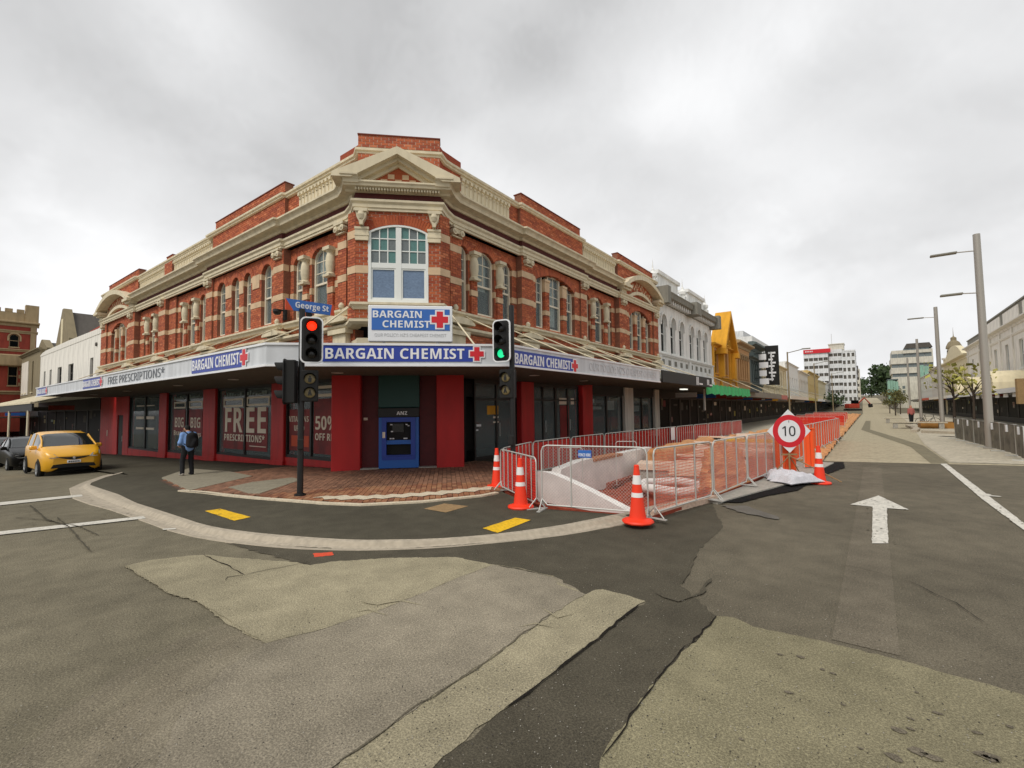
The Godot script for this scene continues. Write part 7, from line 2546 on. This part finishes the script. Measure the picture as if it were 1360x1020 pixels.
	b = MB.new()
	for i in 24:
		var x0 := -16.6 + i * 0.52
		b.quad(Vector3(x0, 2.5 + 0.05 * (i % 3), 3.75 + 0.08 * (i % 2)), Vector3(x0 + 0.52, 2.5 + 0.05 * ((i + 1) % 3), 3.75 + 0.08 * ((i + 1) % 2)), Vector3(x0 + 0.52, 3.1 + 0.06 * ((i + 1) % 2), 3.7), Vector3(x0, 3.1 + 0.06 * (i % 2), 3.7))
	var hoard := part("green_sheeting", b, "green_cloth", G)
	hoard.set_meta("label", "green plastic sheeting draped along the canopy edge")
	# tan, teal, and the paler buildings on
	var N := row("tan_shop_building", "tan stuccoed building with narrow windows between the gold gable and the teal building", F, 53.9, 61.3, 0, 8.5, "paint_tan", even(5, 7.4, 0.7, 4.9, 7.3, 0.2), {"frame": "paint_tan", "trim": "stone_tan", "cornice": [[8.9, 0.6, 0.7], [4.6, 0.2, 0.3]], "hoods": true})
	shopfront(N, 0, 7.4, 0, 2.9, 3)
	canopy(N, -12.0, 6.5, 2.6, 3.1, 3.3, "trim_grey")
	var Tl := row("teal_shop_building", "dark teal grey building with a bracketed cornice and a tall black sign", F, 61.35, 69.0, 0, 9.1, "paint_teal", even(5, 7.6, 0.75, 4.9, 7.3, 0.3), {"frame": "paint_teal", "trim": "paint_teal", "cornice": [[9.5, 0.8, 0.9], [7.8, 0.5, 0.4], [4.6, 0.2, 0.3]], "hoods": true})
	shopfront(Tl, 0, 7.6, 0, 2.9, 3)
	canopy(Tl, -9.0, 6.5, 2.6, 3.1, 3.0, "paint_pink")
	var bs := thing("projecting_sign", "tall black vertical sign with white lettering projecting from the teal building", "sign", Vector3(-9.7, 4.5, -67.5), 0.12)
	b = MB.new()
	b.bevel(-0.55, 0.95, 0.0, 5.0, -0.2, 0.2, 0.03)
	part("board", b, "black_matte", bs)
	b = MB.new()
	for k in 9:  # tall block characters too small to read
		b.bx(-0.2 + 0.2 * (k % 2), 0.3 + 0.15 * (k % 3), 0.6 + k * 0.42, 0.82 + k * 0.42, 0.2, 0.22)
	b.bx(0.05, 0.2, 0.5, 4.2, 0.2, 0.22)
	part("sign_print", b, "sign_white", bs)
	var ws := thing("projecting_sign", "white hanging signs on brackets in front of the black vertical sign", "sign", Vector3(-9.9, 4.0, -64.5))
	b = MB.new()
	for k in 4:
		b.bx(-0.6, 0.4 - 0.2 * (k % 2), 0.5 + k * 1.0, 1.2 + k * 1.0, 0.0, 0.06)
	part("board", b, "sign_white", ws)
	b = MB.new()
	for k in 4:
		b.bx(-1.1, 0.7, 1.25 + k * 1.0, 1.32 + k * 1.0, -0.03, 0.03)
	part("bracket", b, "black_matte", ws)
	var more := [["cream_shop_building", "cream classical building with pilasters past the black sign", 69.1, 92.0, 8.0, "paint_cream", 7, {"cornice": [[8.1, 0.5, 0.5], [4.7, 0.2, 0.3]], "pilasters": [0.4, 5, 10, 15, 20, 22.4]}], ["white_shop_building", "white rendered building with a plain box top beyond the cream building", 92.1, 110.0, 9.5, "paint_white", 5, {"cornice": [[9.5, 0.3, 0.3]]}], ["pale_shop_building", "pale grey shop building with curved window hoods, next before the yellow one", 110.1, 129.0, 9.0, "paint_pale", 6, {"cornice": [[9.0, 0.5, 0.5]], "hoods": true}], ["yellow_shop_building", "long pale yellow building halfway up the left side of the street", 129.1, 158.0, 10.2, "paint_yellow", 8, {"cornice": [[10.0, 0.5, 0.6]]}], ["cream_shop_building", "second cream building just past the yellow one, left side", 158.1, 186.0, 9.0, "paint_cream", 7, {"cornice": [[9.0, 0.5, 0.5]]}], ["white_shop_building", "far low white building with dark gables before the tower, left side", 186.1, 216.0, 9.5, "paint_white", 7, {"cornice": [[9.4, 0.4, 0.4]], "hoods": true}], ["pink_shop_building", "farthest pinkish building at the foot of the white tower", 216.1, 256.0, 12.0, "paint_pale", 9, {"cornice": [[12.0, 0.5, 0.6]]}]]
	var i := 0
	for m in more:
		i += 1
		var w: float = m[3] - m[2]
		var R := row(m[0], m[1], F, m[2], m[3], 0, m[4], m[5], even(m[6], w, 1.1, 5.0, 7.0, 0.3 if i % 2 else 0.0), m[7])
		shopfront(R, 0, w, g(0, -m[2]), 2.9, maxi(3, int(w / 4)))
		canopy(R, 0.2, w - 0.3, 2.7, 3.15, 3.2, ["paint_pale", "lime", "sign_white", "trim_grey", "paint_white", "wall_red", "trim_grey"][i - 1])
	# upper block set back behind the white building
	var back := row("white_block", "plain white upper block set back behind the low white shop building", frame(Vector3(-18, 0, 0), Vector3.FORWARD, Vector3.RIGHT), 104, 130, 0, 16.0, "paint_white", even(5, 26, 1.6, 12.0, 14.0), {"deep": 12.0})
	b = MB.new()
	b.bx(2, 20, 15.2, 17.5, -8, -2)
	part("plant_room", b, "office_white", back)
	office_tower()
	# small trees and poles along the works
	for q in [[-6.0, -52.0, 7.0, "thin pole beside the works, nearest of the left poles"], [-5.6, -75.0, 7.5, "thin pole beside the works, second of the left poles"], [-5.4, -110.0, 8.0, "thin pole beside the works, farthest of the left poles"]]:
		var o := thing("pole", q[3], "pole", Vector3(q[0], 0, q[1]), 0, "poles on the left")
		b = MB.new()
		b.tube([Vector3(0, 0, 0), Vector3(0, q[2], 0)], 0.08, 8, 0.06)
		part("shaft", b, "trim_brown", o)
		b = MB.new()
		b.tube([Vector3(0, q[2] - 0.1, 0), Vector3(1.4, q[2] + 0.2, 0)], 0.04, 6)
		b.bx(1.2, 1.9, q[2] + 0.14, q[2] + 0.24, -0.1, 0.1)
		part("lamp_arm", b, "trim_grey", o)


func grid_block(B: Node3D, x0: float, x1: float, y0: float, floors: int, fh: float, cols: int, z: float, wall: String, band := 0.45, ww := 0.62) -> void:  # storeys of separate windows in a front at z
	var holes := []
	for f in floors:
		for c in cols:
			var a := lerpf(x0, x1, (c + 0.5 - ww / 2) / cols)
			var e := lerpf(x0, x1, (c + 0.5 + ww / 2) / cols)
			holes.append([a, e, y0 + f * fh + fh * (1 - band) * 0.6, y0 + f * fh + fh * (1 - band) * 0.6 + fh * band, 0])
	var b := MB.new()
	b.x = Transform3D(Basis(), Vector3(0, 0, z))
	wall_slabs(b, x0, x1, y0, y0 + floors * fh, holes, 0, 0.4)
	part("wall", b, wall, B)
	var w0: float = holes[0][1] - holes[0][0]
	var m := MB.new()
	ring(m, opening(-w0 / 2, w0 / 2, 0, fh * band, 0), opening(-w0 / 2 + 0.08, w0 / 2 - 0.08, 0.08, fh * band - 0.08, 0), -0.3, -0.2)
	m.bx(-0.04, 0.04, 0.08, fh * band - 0.08, -0.3, -0.21)
	var p := MB.new()
	p.bx(-w0 / 2 + 0.05, w0 / 2 - 0.05, 0.05, fh * band - 0.05, -0.27, -0.25)
	var mm := m.mesh()
	var pm := p.mesh()
	for h in holes:
		var win := inst("window", mm, "trim_grey", B, Transform3D(Basis(), Vector3((h[0] + h[1]) / 2, h[2], z)))
		inst("pane", pm, "slate", win)


func office_tower() -> void:
	var O := thing("office_tower", "white office tower with window bands and a red sign on its roof", "office tower", Vector3(0, 0, -200))
	# south front, stepped: taller left part, right part, east flank
	grid_block(O, -18.0, -10.6, 0, 7, 2.8, 5, 0.0, "office_white", 0.4, 0.86)
	grid_block(O, -10.4, -6.6, 0, 8, 2.6, 3, -0.8, "office_white", 0.42, 0.88)
	grid_block(O, -6.6, -2.8, 0, 8, 2.55, 3, 0.4, "office_white", 0.5, 0.62)
	var b := MB.new()
	b.bx(-18.0, -10.5, 0, 21.0, -14, -0.5)
	b.bx(-10.5, -6.6, 0, 21.5, -14, -1.3)
	b.bx(-6.6, -2.8, 0, 20.6, -14, -0.1)
	b.bx(-18.0, -10.5, 19.6, 21.0, -0.5, 0.0)
	b.bx(-10.5, -6.6, 20.8, 21.6, -1.3, -0.8)
	b.bx(-6.7, -2.7, 20.4, 20.9, -0.1, 0.5)
	part("core", b, "office_white", O)
	b = MB.new()
	b.bx(-10.6, -10.4, 0, 21, -0.3, 0.1)
	part("dark_joint", b, "slate", O)
	b = MB.new()
	b.bx(-18.0, -9.8, 20.6, 22.0, 0.1, 0.4)
	part("roof_sign", b, "sign_red", O)
	b = MB.new()
	for k in 5:
		b.bx(-17.4 + k * 0.5, -17.1 + k * 0.5, 21.1, 21.5, 0.4, 0.45)
	part("sign_print", b, "sign_white", O)
	b = MB.new()
	b.bx(-10.4, -6.0, 21.5, 23.4, -8, -1.5)
	b.bx(-10.6, -5.8, 23.4, 23.7, -8.2, -1.3)
	part("plant_room", b, "office_cream", O)
	b = MB.new()
	b.tube([Vector3(-9.5, 23.5, -3), Vector3(-9.5, 27.5, -3)], 0.06, 5)
	part("aerial", b, "steel", O)
	# east flank windows
	var e := MB.new()
	for f in 8:
		e.bx(-2.8, -2.72, 1.6 + f * 2.55, 2.7 + f * 2.55, -12, -1.5)
	part("side_glazing", e, "glass_dark", O)
	var D := thing("office_block", "narrow dark topped office block just right of the white tower", "office block", Vector3(0, 0, -260))
	grid_block(D, -6.2, -2.4, 0, 6, 3.0, 2, 0.0, "office_cream", 0.4, 0.7)
	b = MB.new()
	b.bx(-6.2, -2.4, 0, 18, -10, -0.45)
	part("core", b, "office_cream", D)
	b = MB.new()
	b.bx(-6.3, -2.9, 13.5, 19.4, -6, 0.3)
	part("top_storey", b, "slate", D)


func right_row() -> void:
	var F := frame(Vector3(11, 0, 0), Vector3.BACK, Vector3.LEFT)   # x runs towards the camera
	var u := func(z: float) -> float: return z
	# white building with parapet
	var wins := []
	for c in [-83.9, -75.2, -70.5, -65.4, -60.1, -54.5, -49.0, -43.5]:
		wins.append([c + 88.0 - 0.62, c + 88.0 + 0.62, 4.95, 7.5, 0])
	var W := row("long_parapet_building", "long white building with a panelled parapet at the right edge of the photo", F, -88.0, -38.0, 0, 9.2, "paint_offwhite", wins, {"cornice": [[9.3, 0.5, 0.45], [8.3, 0.15, 0.25], [4.7, 0.2, 0.25]], "pilasters": [1.0, 8.6, 13.6, 15.4, 20.1, 25.2, 30.6, 36.2, 41.8, 47.2, 49.6], "trim": "paint_offwhite"})
	var b := MB.new()
	b.bx(0, 12.0, 9.3, 10.2, -0.4, -0.1)
	b.bx(12, 50, 9.3, 10.9, -0.4, -0.1)
	b.bx(12, 50, 10.85, 11.0, -0.5, 0.0)
	b.bx(0, 12, 10.2, 10.3, -0.5, 0.0)
	part("parapet", b, "trim_grey", W)
	b = MB.new()
	for s in [[13, 20], [21.5, 27.5], [29, 36], [37.5, 48]]:
		b.bx(s[0], s[1], 9.55, 10.65, -0.1, -0.02)
	part("parapet_panel", b, "paint_offwhite", W)
	shopfront(W, 0, 50, 0, 2.9, 12)
	canopy(W, 0, 50, 2.62, 3.0, 2.3, "sign_white", false)
	b = MB.new()
	for k in 9:
		var x0 := 20.0 + k * 3.1
		b.bx(x0, x0 + 1.5, 2.3, 2.6, 2.0, 2.05)
	part("hanging_sign", b, "sign_white", W)
	for q in [[8.0, 4.6], [17.2, 4.6], [28.6, 3.6]]:
		b = MB.new()
		for k in 8:
			var a0 := PI * k / 8
			var a1 := PI * (k + 1) / 8
			var r: float = q[1] / 2
			for s in [0.0, -0.06]:
				b.quad(Vector3(q[0] + cos(a0) * r, 3.0 + sin(a0) * 1.7 + s, 2.3), Vector3(q[0] + cos(a0) * r, 3.0 + sin(a0) * 1.7 + s, 0), Vector3(q[0] + cos(a1) * r, 3.0 + sin(a1) * 1.7 + s, 0), Vector3(q[0] + cos(a1) * r, 3.0 + sin(a1) * 1.7 + s, 2.3))
			b.tri(Vector3(q[0], 3.0, 2.28), Vector3(q[0] + cos(a0) * r, 3.0 + sin(a0) * 1.7, 2.28), Vector3(q[0] + cos(a1) * r, 3.0 + sin(a1) * 1.7, 2.28))
		part("arched_canopy", b, "paint_cream", W)
	# cream baroque fronted building with a cupola behind
	var Cb := row("cream_pediment_building", "cream building with a curved pediment beside the long white building", F, -112.0, -88.2, 0, 8.6, "paint_cream", even(6, 23.8, 1.2, 4.9, 7.0, 0.3), {"cornice": [[8.7, 0.6, 0.6], [4.6, 0.2, 0.3]], "hoods": true})
	b = MB.new()
	b.prism(arc_top(2.0, 22.0, 8.6, 2.2, 16), -0.5, 0.2)
	part("pediment", b, "paint_cream", Cb)
	shopfront(Cb, 0, 23.8, 0, 2.9, 6)
	canopy(Cb, 0, 23.8, 2.6, 3.0, 2.3, "paint_pale", false)
	var C2 := row("cream_shop_building", "plain cream shop building right of the stepped office block", F, -134.0, -112.2, 0, 9.0, "paint_pale", even(6, 21.8, 1.1, 5.0, 7.2), {"cornice": [[9.0, 0.5, 0.5]]})
	shopfront(C2, 0, 21.8, 0, 2.9, 5)
	canopy(C2, 0, 21.8, 2.6, 3.0, 2.3, "poster_orange", false)
	var tw := thing("clock_cupola", "pale octagonal cupola with a dome and finial rising behind the cream building", "tower", Vector3(12.4, 0, -112.0))
	for q in [[1.5, 1.5, 0, 9.8, 8, "wall", "paint_cream"], [1.7, 1.7, 9.6, 9.9, 8, "cornice", "paint_pale"], [0.95, 0.9, 9.9, 11.5, 8, "drum", "paint_cream"]]:
		b = MB.new()
		b.lathe([Vector2(q[0], q[2]), Vector2(q[1], q[3]), Vector2(0, q[3])], Vector3.ZERO, q[4])
		part(q[5], b, q[6], tw)
	b = MB.new()
	b.lathe([Vector2(1.1, 11.5), Vector2(1.05, 11.9), Vector2(0.75, 12.6), Vector2(0.4, 12.9), Vector2(0.4, 13.4), Vector2(0.1, 13.6), Vector2(0.05, 13.8), Vector2(0, 15.4)], Vector3.ZERO, 12)
	part("dome", b, "trim_brown", tw)
	for k in 8:
		b = MB.new()
		b.x = Transform3D(Basis(Vector3.UP, TAU * (k + 0.5) / 8), Vector3.ZERO)
		b.bx(-0.16, 0.16, 10.2, 11.2, 0.8, 0.95)
		part("louvre", b, "slate", tw)
	# stepped office block
	var S := thing("stepped_office", "cream stepped office block with banded windows at the end of the right side", "office block", Vector3(0, 0, -170))
	var lev := [[5.6, 14.6, 13.2, 16.0], [5.6, 14.8, 10.5, 13.2], [5.7, 14.9, 8.0, 10.5], [8.3, 14.2, 16.0, 17.4]]
	b = MB.new()
	for l in lev:
		b.bx(l[0], l[1], l[2], l[2] + (l[3] - l[2]) * 0.6, -12, 0.3)
	b.bx(5.9, 14.6, 0, 17.0, -12, -0.3)
	b.bx(5.6, 11.4, 0, 8.0, -12, 0.4)
	part("wall", b, "office_cream", S)
	for l in lev:
		for k in 6:
			var g2 := MB.new()
			var x0 := lerpf(l[0] + 0.2, l[1] - 0.2, k / 6.0)
			var x1 := lerpf(l[0] + 0.2, l[1] - 0.2, (k + 1) / 6.0) - 0.08
			g2.bx(x0, x1, l[2] + (l[3] - l[2]) * 0.6, l[3], -0.4, -0.1)
			part("window", g2, "glass_grey", S)
	b = MB.new()
	b.prism(V2([8.6, 17.4, 14.6, 17.4, 14.0, 18.7, 9.2, 18.7]), -10, 0.1)
	part("roof", b, "slate", S)
	for q in [[6.6, 6.2], [7.8, 6.2], [6.6, 5.0], [7.8, 5.0]]:
		var g2 := MB.new()
		g2.bx(q[0], q[0] + 0.6, q[1], q[1] + 0.8, 0.38, 0.42)
		part("window", g2, "glass_grey", S)
	for k in 3:
		var g2 := MB.new()
		g2.bx(11.6 + k * 1.0, 12.5 + k * 1.0, 3.0, 12.5 - k * 0.3, 0.2, 0.4)
		part("curtain_glazing", g2, "glass_dark" if k == 2 else "glass_green", S)
	var GG := thing("glazed_building", "narrow green glazed building left of the stepped office block", "building", Vector3(0, 0, -162))
	for k in 4:
		b = MB.new()
		b.bx(4.5 + k * 0.55, 5.0 + k * 0.55, 2.5, 8.6 - 0.2 * k, -8, 0)
		part("glazing", b, "glass_green", GG)
	b = MB.new()
	b.bx(4.4, 6.7, 2.2, 2.6, -8, 0.3)
	b.bx(4.4, 6.7, 8.4, 8.7, -8, 0.1)
	part("frame", b, "paint_teal", GG)
	var ex := [[-160.0, -134.2, 8.5, "paint_offwhite", "plain white far building next to the green glazed one"], [-250.0, -182.0, 9.0, "paint_pale", "farthest pale building on the right side before the trees"]]
	for q in ex:
		var R := row("white_shop_building", q[4], F, q[0], q[1], 0, q[2], q[3], even(5, q[1] - q[0], 1.2, 5, 7), {"cornice": [[q[2], 0.4, 0.4]]})
		shopfront(R, 0, q[1] - q[0], 0, 2.9, 6)
		canopy(R, 0, q[1] - q[0], 2.6, 3.0, 2.3, "trim_grey", false)


func west_row() -> void:
	# white curved parapet building next to the corner building on the left street
	var F := frame(Vector3(0, 0, -8.9), Vector3.RIGHT, Vector3.BACK)
	var wins := []
	for q in [[-45.9, -45.0], [-52.9, -51.1], [-57.0, -55.4], [-60.4, -59.5], [-63.1, -62.3]]:
		wins.append([q[0] + 65.0, q[1] + 65.0, 4.55, 5.98, 0])
	var W := row("rendered_building", "plain off-white rendered building with small windows, left of the corner building", F, -65.0, -42.65, -1.6, 7.6, "paint_offwhite", wins, {"base": 2.95, "frame": "slate", "deep": 0.8})
	var b := MB.new()
	b.prism(V2([0.0, 7.55, 22.3, 7.55, 22.3, 7.95, 12, 8.0, 2.5, 7.95, 1.0, 7.86, 0.0, 7.7]), -0.3, 0.03)
	part("parapet", b, "paint_offwhite", W)
	b = MB.new()
	b.lathe([Vector2(0.0, 0), Vector2(0.16, 0), Vector2(0.12, 0.08), Vector2(0, 0.1)], Vector3.ZERO, 8)
	var bo := part("vent", b, "slate", W)
	bo.transform = Transform3D(Basis(Vector3.RIGHT, PI / 2), Vector3(20.9, 6.85, 0.02))
	shopfront(W, 0, 22.3, -1.3, 2.6, 6)
	b = MB.new()
	b.prism(V2([11.0, 7.9, 22.3, 7.9, 22.3, 8.9, 14.5, 8.6]), -1.1, -0.81)
	part("side_wall", b, "wall_red", W)
	# gabled stone fronted building, dark roofs
	var G := row("gabled_building", "brown stone building with two pointed gables and slate roofs beyond the white rendered one", F, -76.0, -65.1, -1.9, 8.4, "trim_brown", [[1.2, 2.0, 4.2, 7.4, 0], [3.0, 3.8, 4.2, 7.4, 0], [6.6, 7.4, 4.2, 7.4, 0]], {"base": 2.6, "frame": "paint_cream", "cornice": [[8.5, 0.3, 0.3]], "deep": 20.0})
	b = MB.new()
	b.bx(0.6, 4.6, 4.0, 7.6, -0.02, 0.05)
	part("pale_panel", b, "paint_pale", G)
	for q in [[4.6, 10.0], [14.6, 12.0]]:
		b = MB.new()
		b.prism(V2([q[0] - 2.6, 6.0, q[0] + 2.9, 6.0, q[0] + 2.9, 8.9, q[0] + 0.3, q[1], q[0] - 0.3, q[1], q[0] - 2.6, 8.9]), -1.5, -0.9)
		part("gable", b, "trim_brown", G)
		b = MB.new()
		b.bx(q[0] - 0.35, q[0] + 0.35, 8.6, q[1] - 1.0, -0.9, -0.86)
		part("gable_window", b, "paint_cream", G)
		b = MB.new()
		b.x = Transform3D(Basis(), Vector3(q[0], 0, 0))
		b.prism(V2([-3.0, 8.3, 3.4, 8.3, 0.0, q[1] - 0.25]), -16, -1.45)
		part("roof", b, "slate", G)
	shopfront(G, 0, 10.9, -1.8, 2.2, 3)
	canopy(G, 0, 10.9, 1.5, 1.9, 3.5, "shop_black", false)
	# red brick gothic building with stone parapets, facing east across the side street
	var Fg := frame(Vector3(-77.5, 0, 0), Vector3.FORWARD, Vector3.RIGHT)
	var gw := []
	for k in 4:
		gw.append([0.9 + k * 1.7, 1.7 + k * 1.7, 9.6, 10.6, 0.5])
		gw.append([0.9 + k * 1.7, 1.7 + k * 1.7, 5.2, 7.4, 0.0])
	var R := row("gothic_building", "red brick gothic building with stone parapets at the left edge of the photo", Fg, 2.0, 10.2, -2.0, 13.0, "wall_red", gw, {"base": 0.0, "trim": "stone_tan", "frame": "stone_tan", "hoods": true, "cornice": [[12.6, 0.5, 0.6], [11.55, 0.2, 0.35], [9.4, 0.22, 0.3], [8.7, 0.4, 0.4], [4.6, 0.4, 0.4]], "deep": 12.0, "pilasters": [0.3, 7.9]})
	b = MB.new()
	for k in 9:
		b.bx(0.0 + k * 0.93, 0.6 + k * 0.93, 13.6, 14.0, -0.3, 0.05)
	b.bx(0, 8.2, 12.6, 13.6, -0.3, 0.02)
	b.bx(7.2, 8.3, 12.6, 14.6, -0.6, 0.15)
	b.bx(3.4, 3.9, 13.6, 14.6, -0.3, 0.15)
	part("parapet", b, "stone_tan", R)
	b = MB.new()
	b.bevel(4.2, 7.4, 7.4, 8.7, -0.2, 0.9, 0.1)
	part("balcony", b, "stone_tan", R)
	b = MB.new()
	for k in 6:
		for s in [4.4, 7.0]:
			b.bx(s - 0.15 * (k % 2), s + 0.25 + 0.12 * (k % 2), 4.7 + k * 0.45, 5.1 + k * 0.45, -0.1, 0.06)
	part("quoins", b, "stone_tan", R)
	var V := thing("veranda", "pale veranda with slanting rafters in front of the white rendered building", "veranda", Vector3(-52.0, -1.2, -5.3))
	for k in 14:
		b = MB.new()
		var x := -13.0 + k * 1.95
		b.tube([Vector3(x, 4.9, -3.5), Vector3(x, 3.75, 0.2)], 0.05, 5)
		part("rafter", b, "cream", V)
	b = MB.new()
	b.bx(-13.2, 12.6, 3.25, 3.7, 0.1, 0.2)
	part("fascia", b, "shop_black", V)
	b = MB.new()
	b.bx(-13.2, 12.6, 3.7, 3.8, 0.08, 0.26)
	part("gutter", b, "cream", V)
	b = MB.new()
	b.quad(Vector3(-13.2, 3.76, 0.15), Vector3(12.6, 3.76, 0.15), Vector3(12.6, 4.84, -3.5), Vector3(-13.2, 4.84, -3.5))
	b.quad(Vector3(-13.2, 4.8, -3.5), Vector3(12.6, 4.8, -3.5), Vector3(12.6, 3.72, 0.15), Vector3(-13.2, 3.72, 0.15))
	part("roof", b, "glass_grey", V)
	for k in 4:
		b = MB.new()
		b.tube([Vector3(-11.0 + k * 7.4, -0.6, 0.15), Vector3(-11.0 + k * 7.4, 3.3, 0.15)], 0.07, 6)
		part("post", b, "cream", V)


func tree(label: String, at: Vector3, h: float, r: float, n: int, tone: Color, sd: int, group: String, low := 0.35) -> void:
	var rr := RandomNumberGenerator.new()
	rr.seed = sd
	var o := thing("tree", label, "tree", at, 0, group)
	var b := MB.new()
	b.tube([Vector3(0, 0, 0), Vector3(0.05 * h * 0.2, h * 0.4, 0), Vector3(0, h * 0.75, 0.03 * h)], maxf(0.05, h * 0.022), 7, h * 0.006)
	var tips := []
	for k in 9:
		var a := rr.randf() * TAU
		var y0 := h * rr.randf_range(low * 0.8, 0.65)
		var e := Vector3(cos(a) * r * rr.randf_range(0.4, 0.8), y0 + h * rr.randf_range(0.1, 0.3), sin(a) * r * rr.randf_range(0.4, 0.8))
		b.tube([Vector3(0, y0, 0), e * 0.5 + Vector3(0, y0 * 0.55, 0), e], h * 0.009, 5, h * 0.003)
		tips.append(e)
	part("trunk", b, "bark", o)
	var leaf := MB.new()
	leaf.quad(Vector3(-0.5, 0, -0.35), Vector3(0.5, 0.06, -0.3), Vector3(0.45, 0.0, 0.35), Vector3(-0.45, 0.1, 0.3))
	var xs := []
	var cs := []
	for k in 13:
		tips.append(Vector3(rr.randf_range(-0.6, 0.6) * r, h * rr.randf_range(low + 0.1, 0.92), rr.randf_range(-0.6, 0.6) * r))
	for i in n:
		var c: Vector3 = tips[rr.randi() % tips.size()]
		var d := Vector3(rr.randfn(), rr.randfn() * 0.8, rr.randfn()) * r * 0.2
		var s := rr.randf_range(0.5, 1.3) * r * 0.17
		xs.append(Transform3D(Basis.from_euler(Vector3(rr.randf() * TAU, rr.randf() * TAU, rr.randf() * TAU)).scaled(Vector3.ONE * s), c + d))
		cs.append(tone * rr.randf_range(0.55, 1.35))
	multi("crown", leaf.mesh(), xs, cs, "leaf", o)


func trees() -> void:
	var dk := Color(0.05, 0.085, 0.028)
	tree("dark green tree far up the left side, beyond the white tower", Vector3(-5.6, 2.5, -268), 11, 4.6, 1500, dk, 1, "trees at the end of the street")
	tree("farther dark tree standing right behind the tree beyond the tower", Vector3(-3.8, 4.5, -330), 9, 4.2, 1200, dk, 2, "trees at the end of the street")
	tree("big dark rounded tree at the far end of the street on the right", Vector3(7.5, 2.0, -225), 14, 7.0, 1900, dk, 3, "trees at the end of the street")
	for k in 6:
		tree("dark tree on the skyline where the street ends, %s from the left" % ["first", "second", "third", "fourth", "fifth", "sixth"][k], Vector3(-26 + k * 9.5, 7.5, -455 - (k % 3) * 12), 15, 8.0, 700, dk, 50 + k, "skyline trees", 0.15)
	tree("lower dark tree at the far end, nearest the road on the right", Vector3(7.0, 3.5, -290), 11, 5.0, 1200, dk * 0.9, 4, "trees at the end of the street")
	for k in 3:
		tree("olive young street tree on the right, %s from the green glazed building" % ["first", "second", "third", "fourth", "fifth"][k], Vector3(3.6 + (k % 2) * 1.2, 0, -128 + k * 13.0), 4.6, 1.4, 380, Color(0.12, 0.115, 0.03), 20 + k, "young trees on the right")
	tree("thin yellow green tree by the second lamp column, in the planter", Vector3(5.3, 0.2, -50.0), 5.0, 1.9, 120, Color(0.34, 0.33, 0.07), 31, "planter trees", 0.45)
	tree("thin yellow green tree nearer the white building, right planter", Vector3(6.3, 0.2, -49.2), 4.6, 1.6, 90, Color(0.36, 0.33, 0.08), 32, "planter trees", 0.45)
	tree("small dark shrub like tree in front of the far white shops on the left", Vector3(-7.0, 0, -150), 5.5, 2.4, 420, dk, 33, "trees at the end of the street")


func _ready() -> void:
	rng.seed = 20
	# camera
	var cam := Camera3D.new()
	cam.name = "camera"
	cam.transform = Transform3D(Basis(Vector3(0.797683, -0.01227, -0.602953), Vector3(0.042338, 0.998466, 0.035693), Vector3(0.601589, -0.053999, 0.796978)).orthonormalized(), Vector3(0, 1.8, 0))
	cam.fov = 78.41
	cam.near = 0.05
	cam.far = 2000.0
	add_child(cam)
	cam.current = true
	# sky, sun, exposure
	var we := WorldEnvironment.new()
	we.name = "environment"
	var env := Environment.new()
	env.background_mode = Environment.BG_SKY
	var sk := Sky.new()
	var sm := PanoramaSkyMaterial.new()
	sm.panorama = sky()
	sm.energy_multiplier = 1.0
	sk.sky_material = sm
	env.sky = sk
	env.sky_rotation = Vector3(0, 0.0, 0)
	env.background_energy_multiplier = 1.0
	env.tonemap_mode = Environment.TONE_MAPPER_LINEAR
	env.tonemap_exposure = 1.32
	env.sdfgi_enabled = true
	env.ssao_enabled = true
	env.ssil_enabled = true
	we.environment = env
	add_child(we)
	var sun := DirectionalLight3D.new()
	sun.name = "sun"
	sun.light_energy = 0.5
	sun.light_angular_distance = 24.0
	sun.light_color = Color(1.0, 0.975, 0.94)
	sun.shadow_enabled = true
	sun.rotation = Vector3(deg_to_rad(-50), deg_to_rad(2), 0)
	add_child(sun)
	materials()
	ground()
	excavation()
	corner_building()
	left_row()
	right_row()
	west_row()
	trees()
	fences()
	street_furniture()
	cars()
	pedestrian()
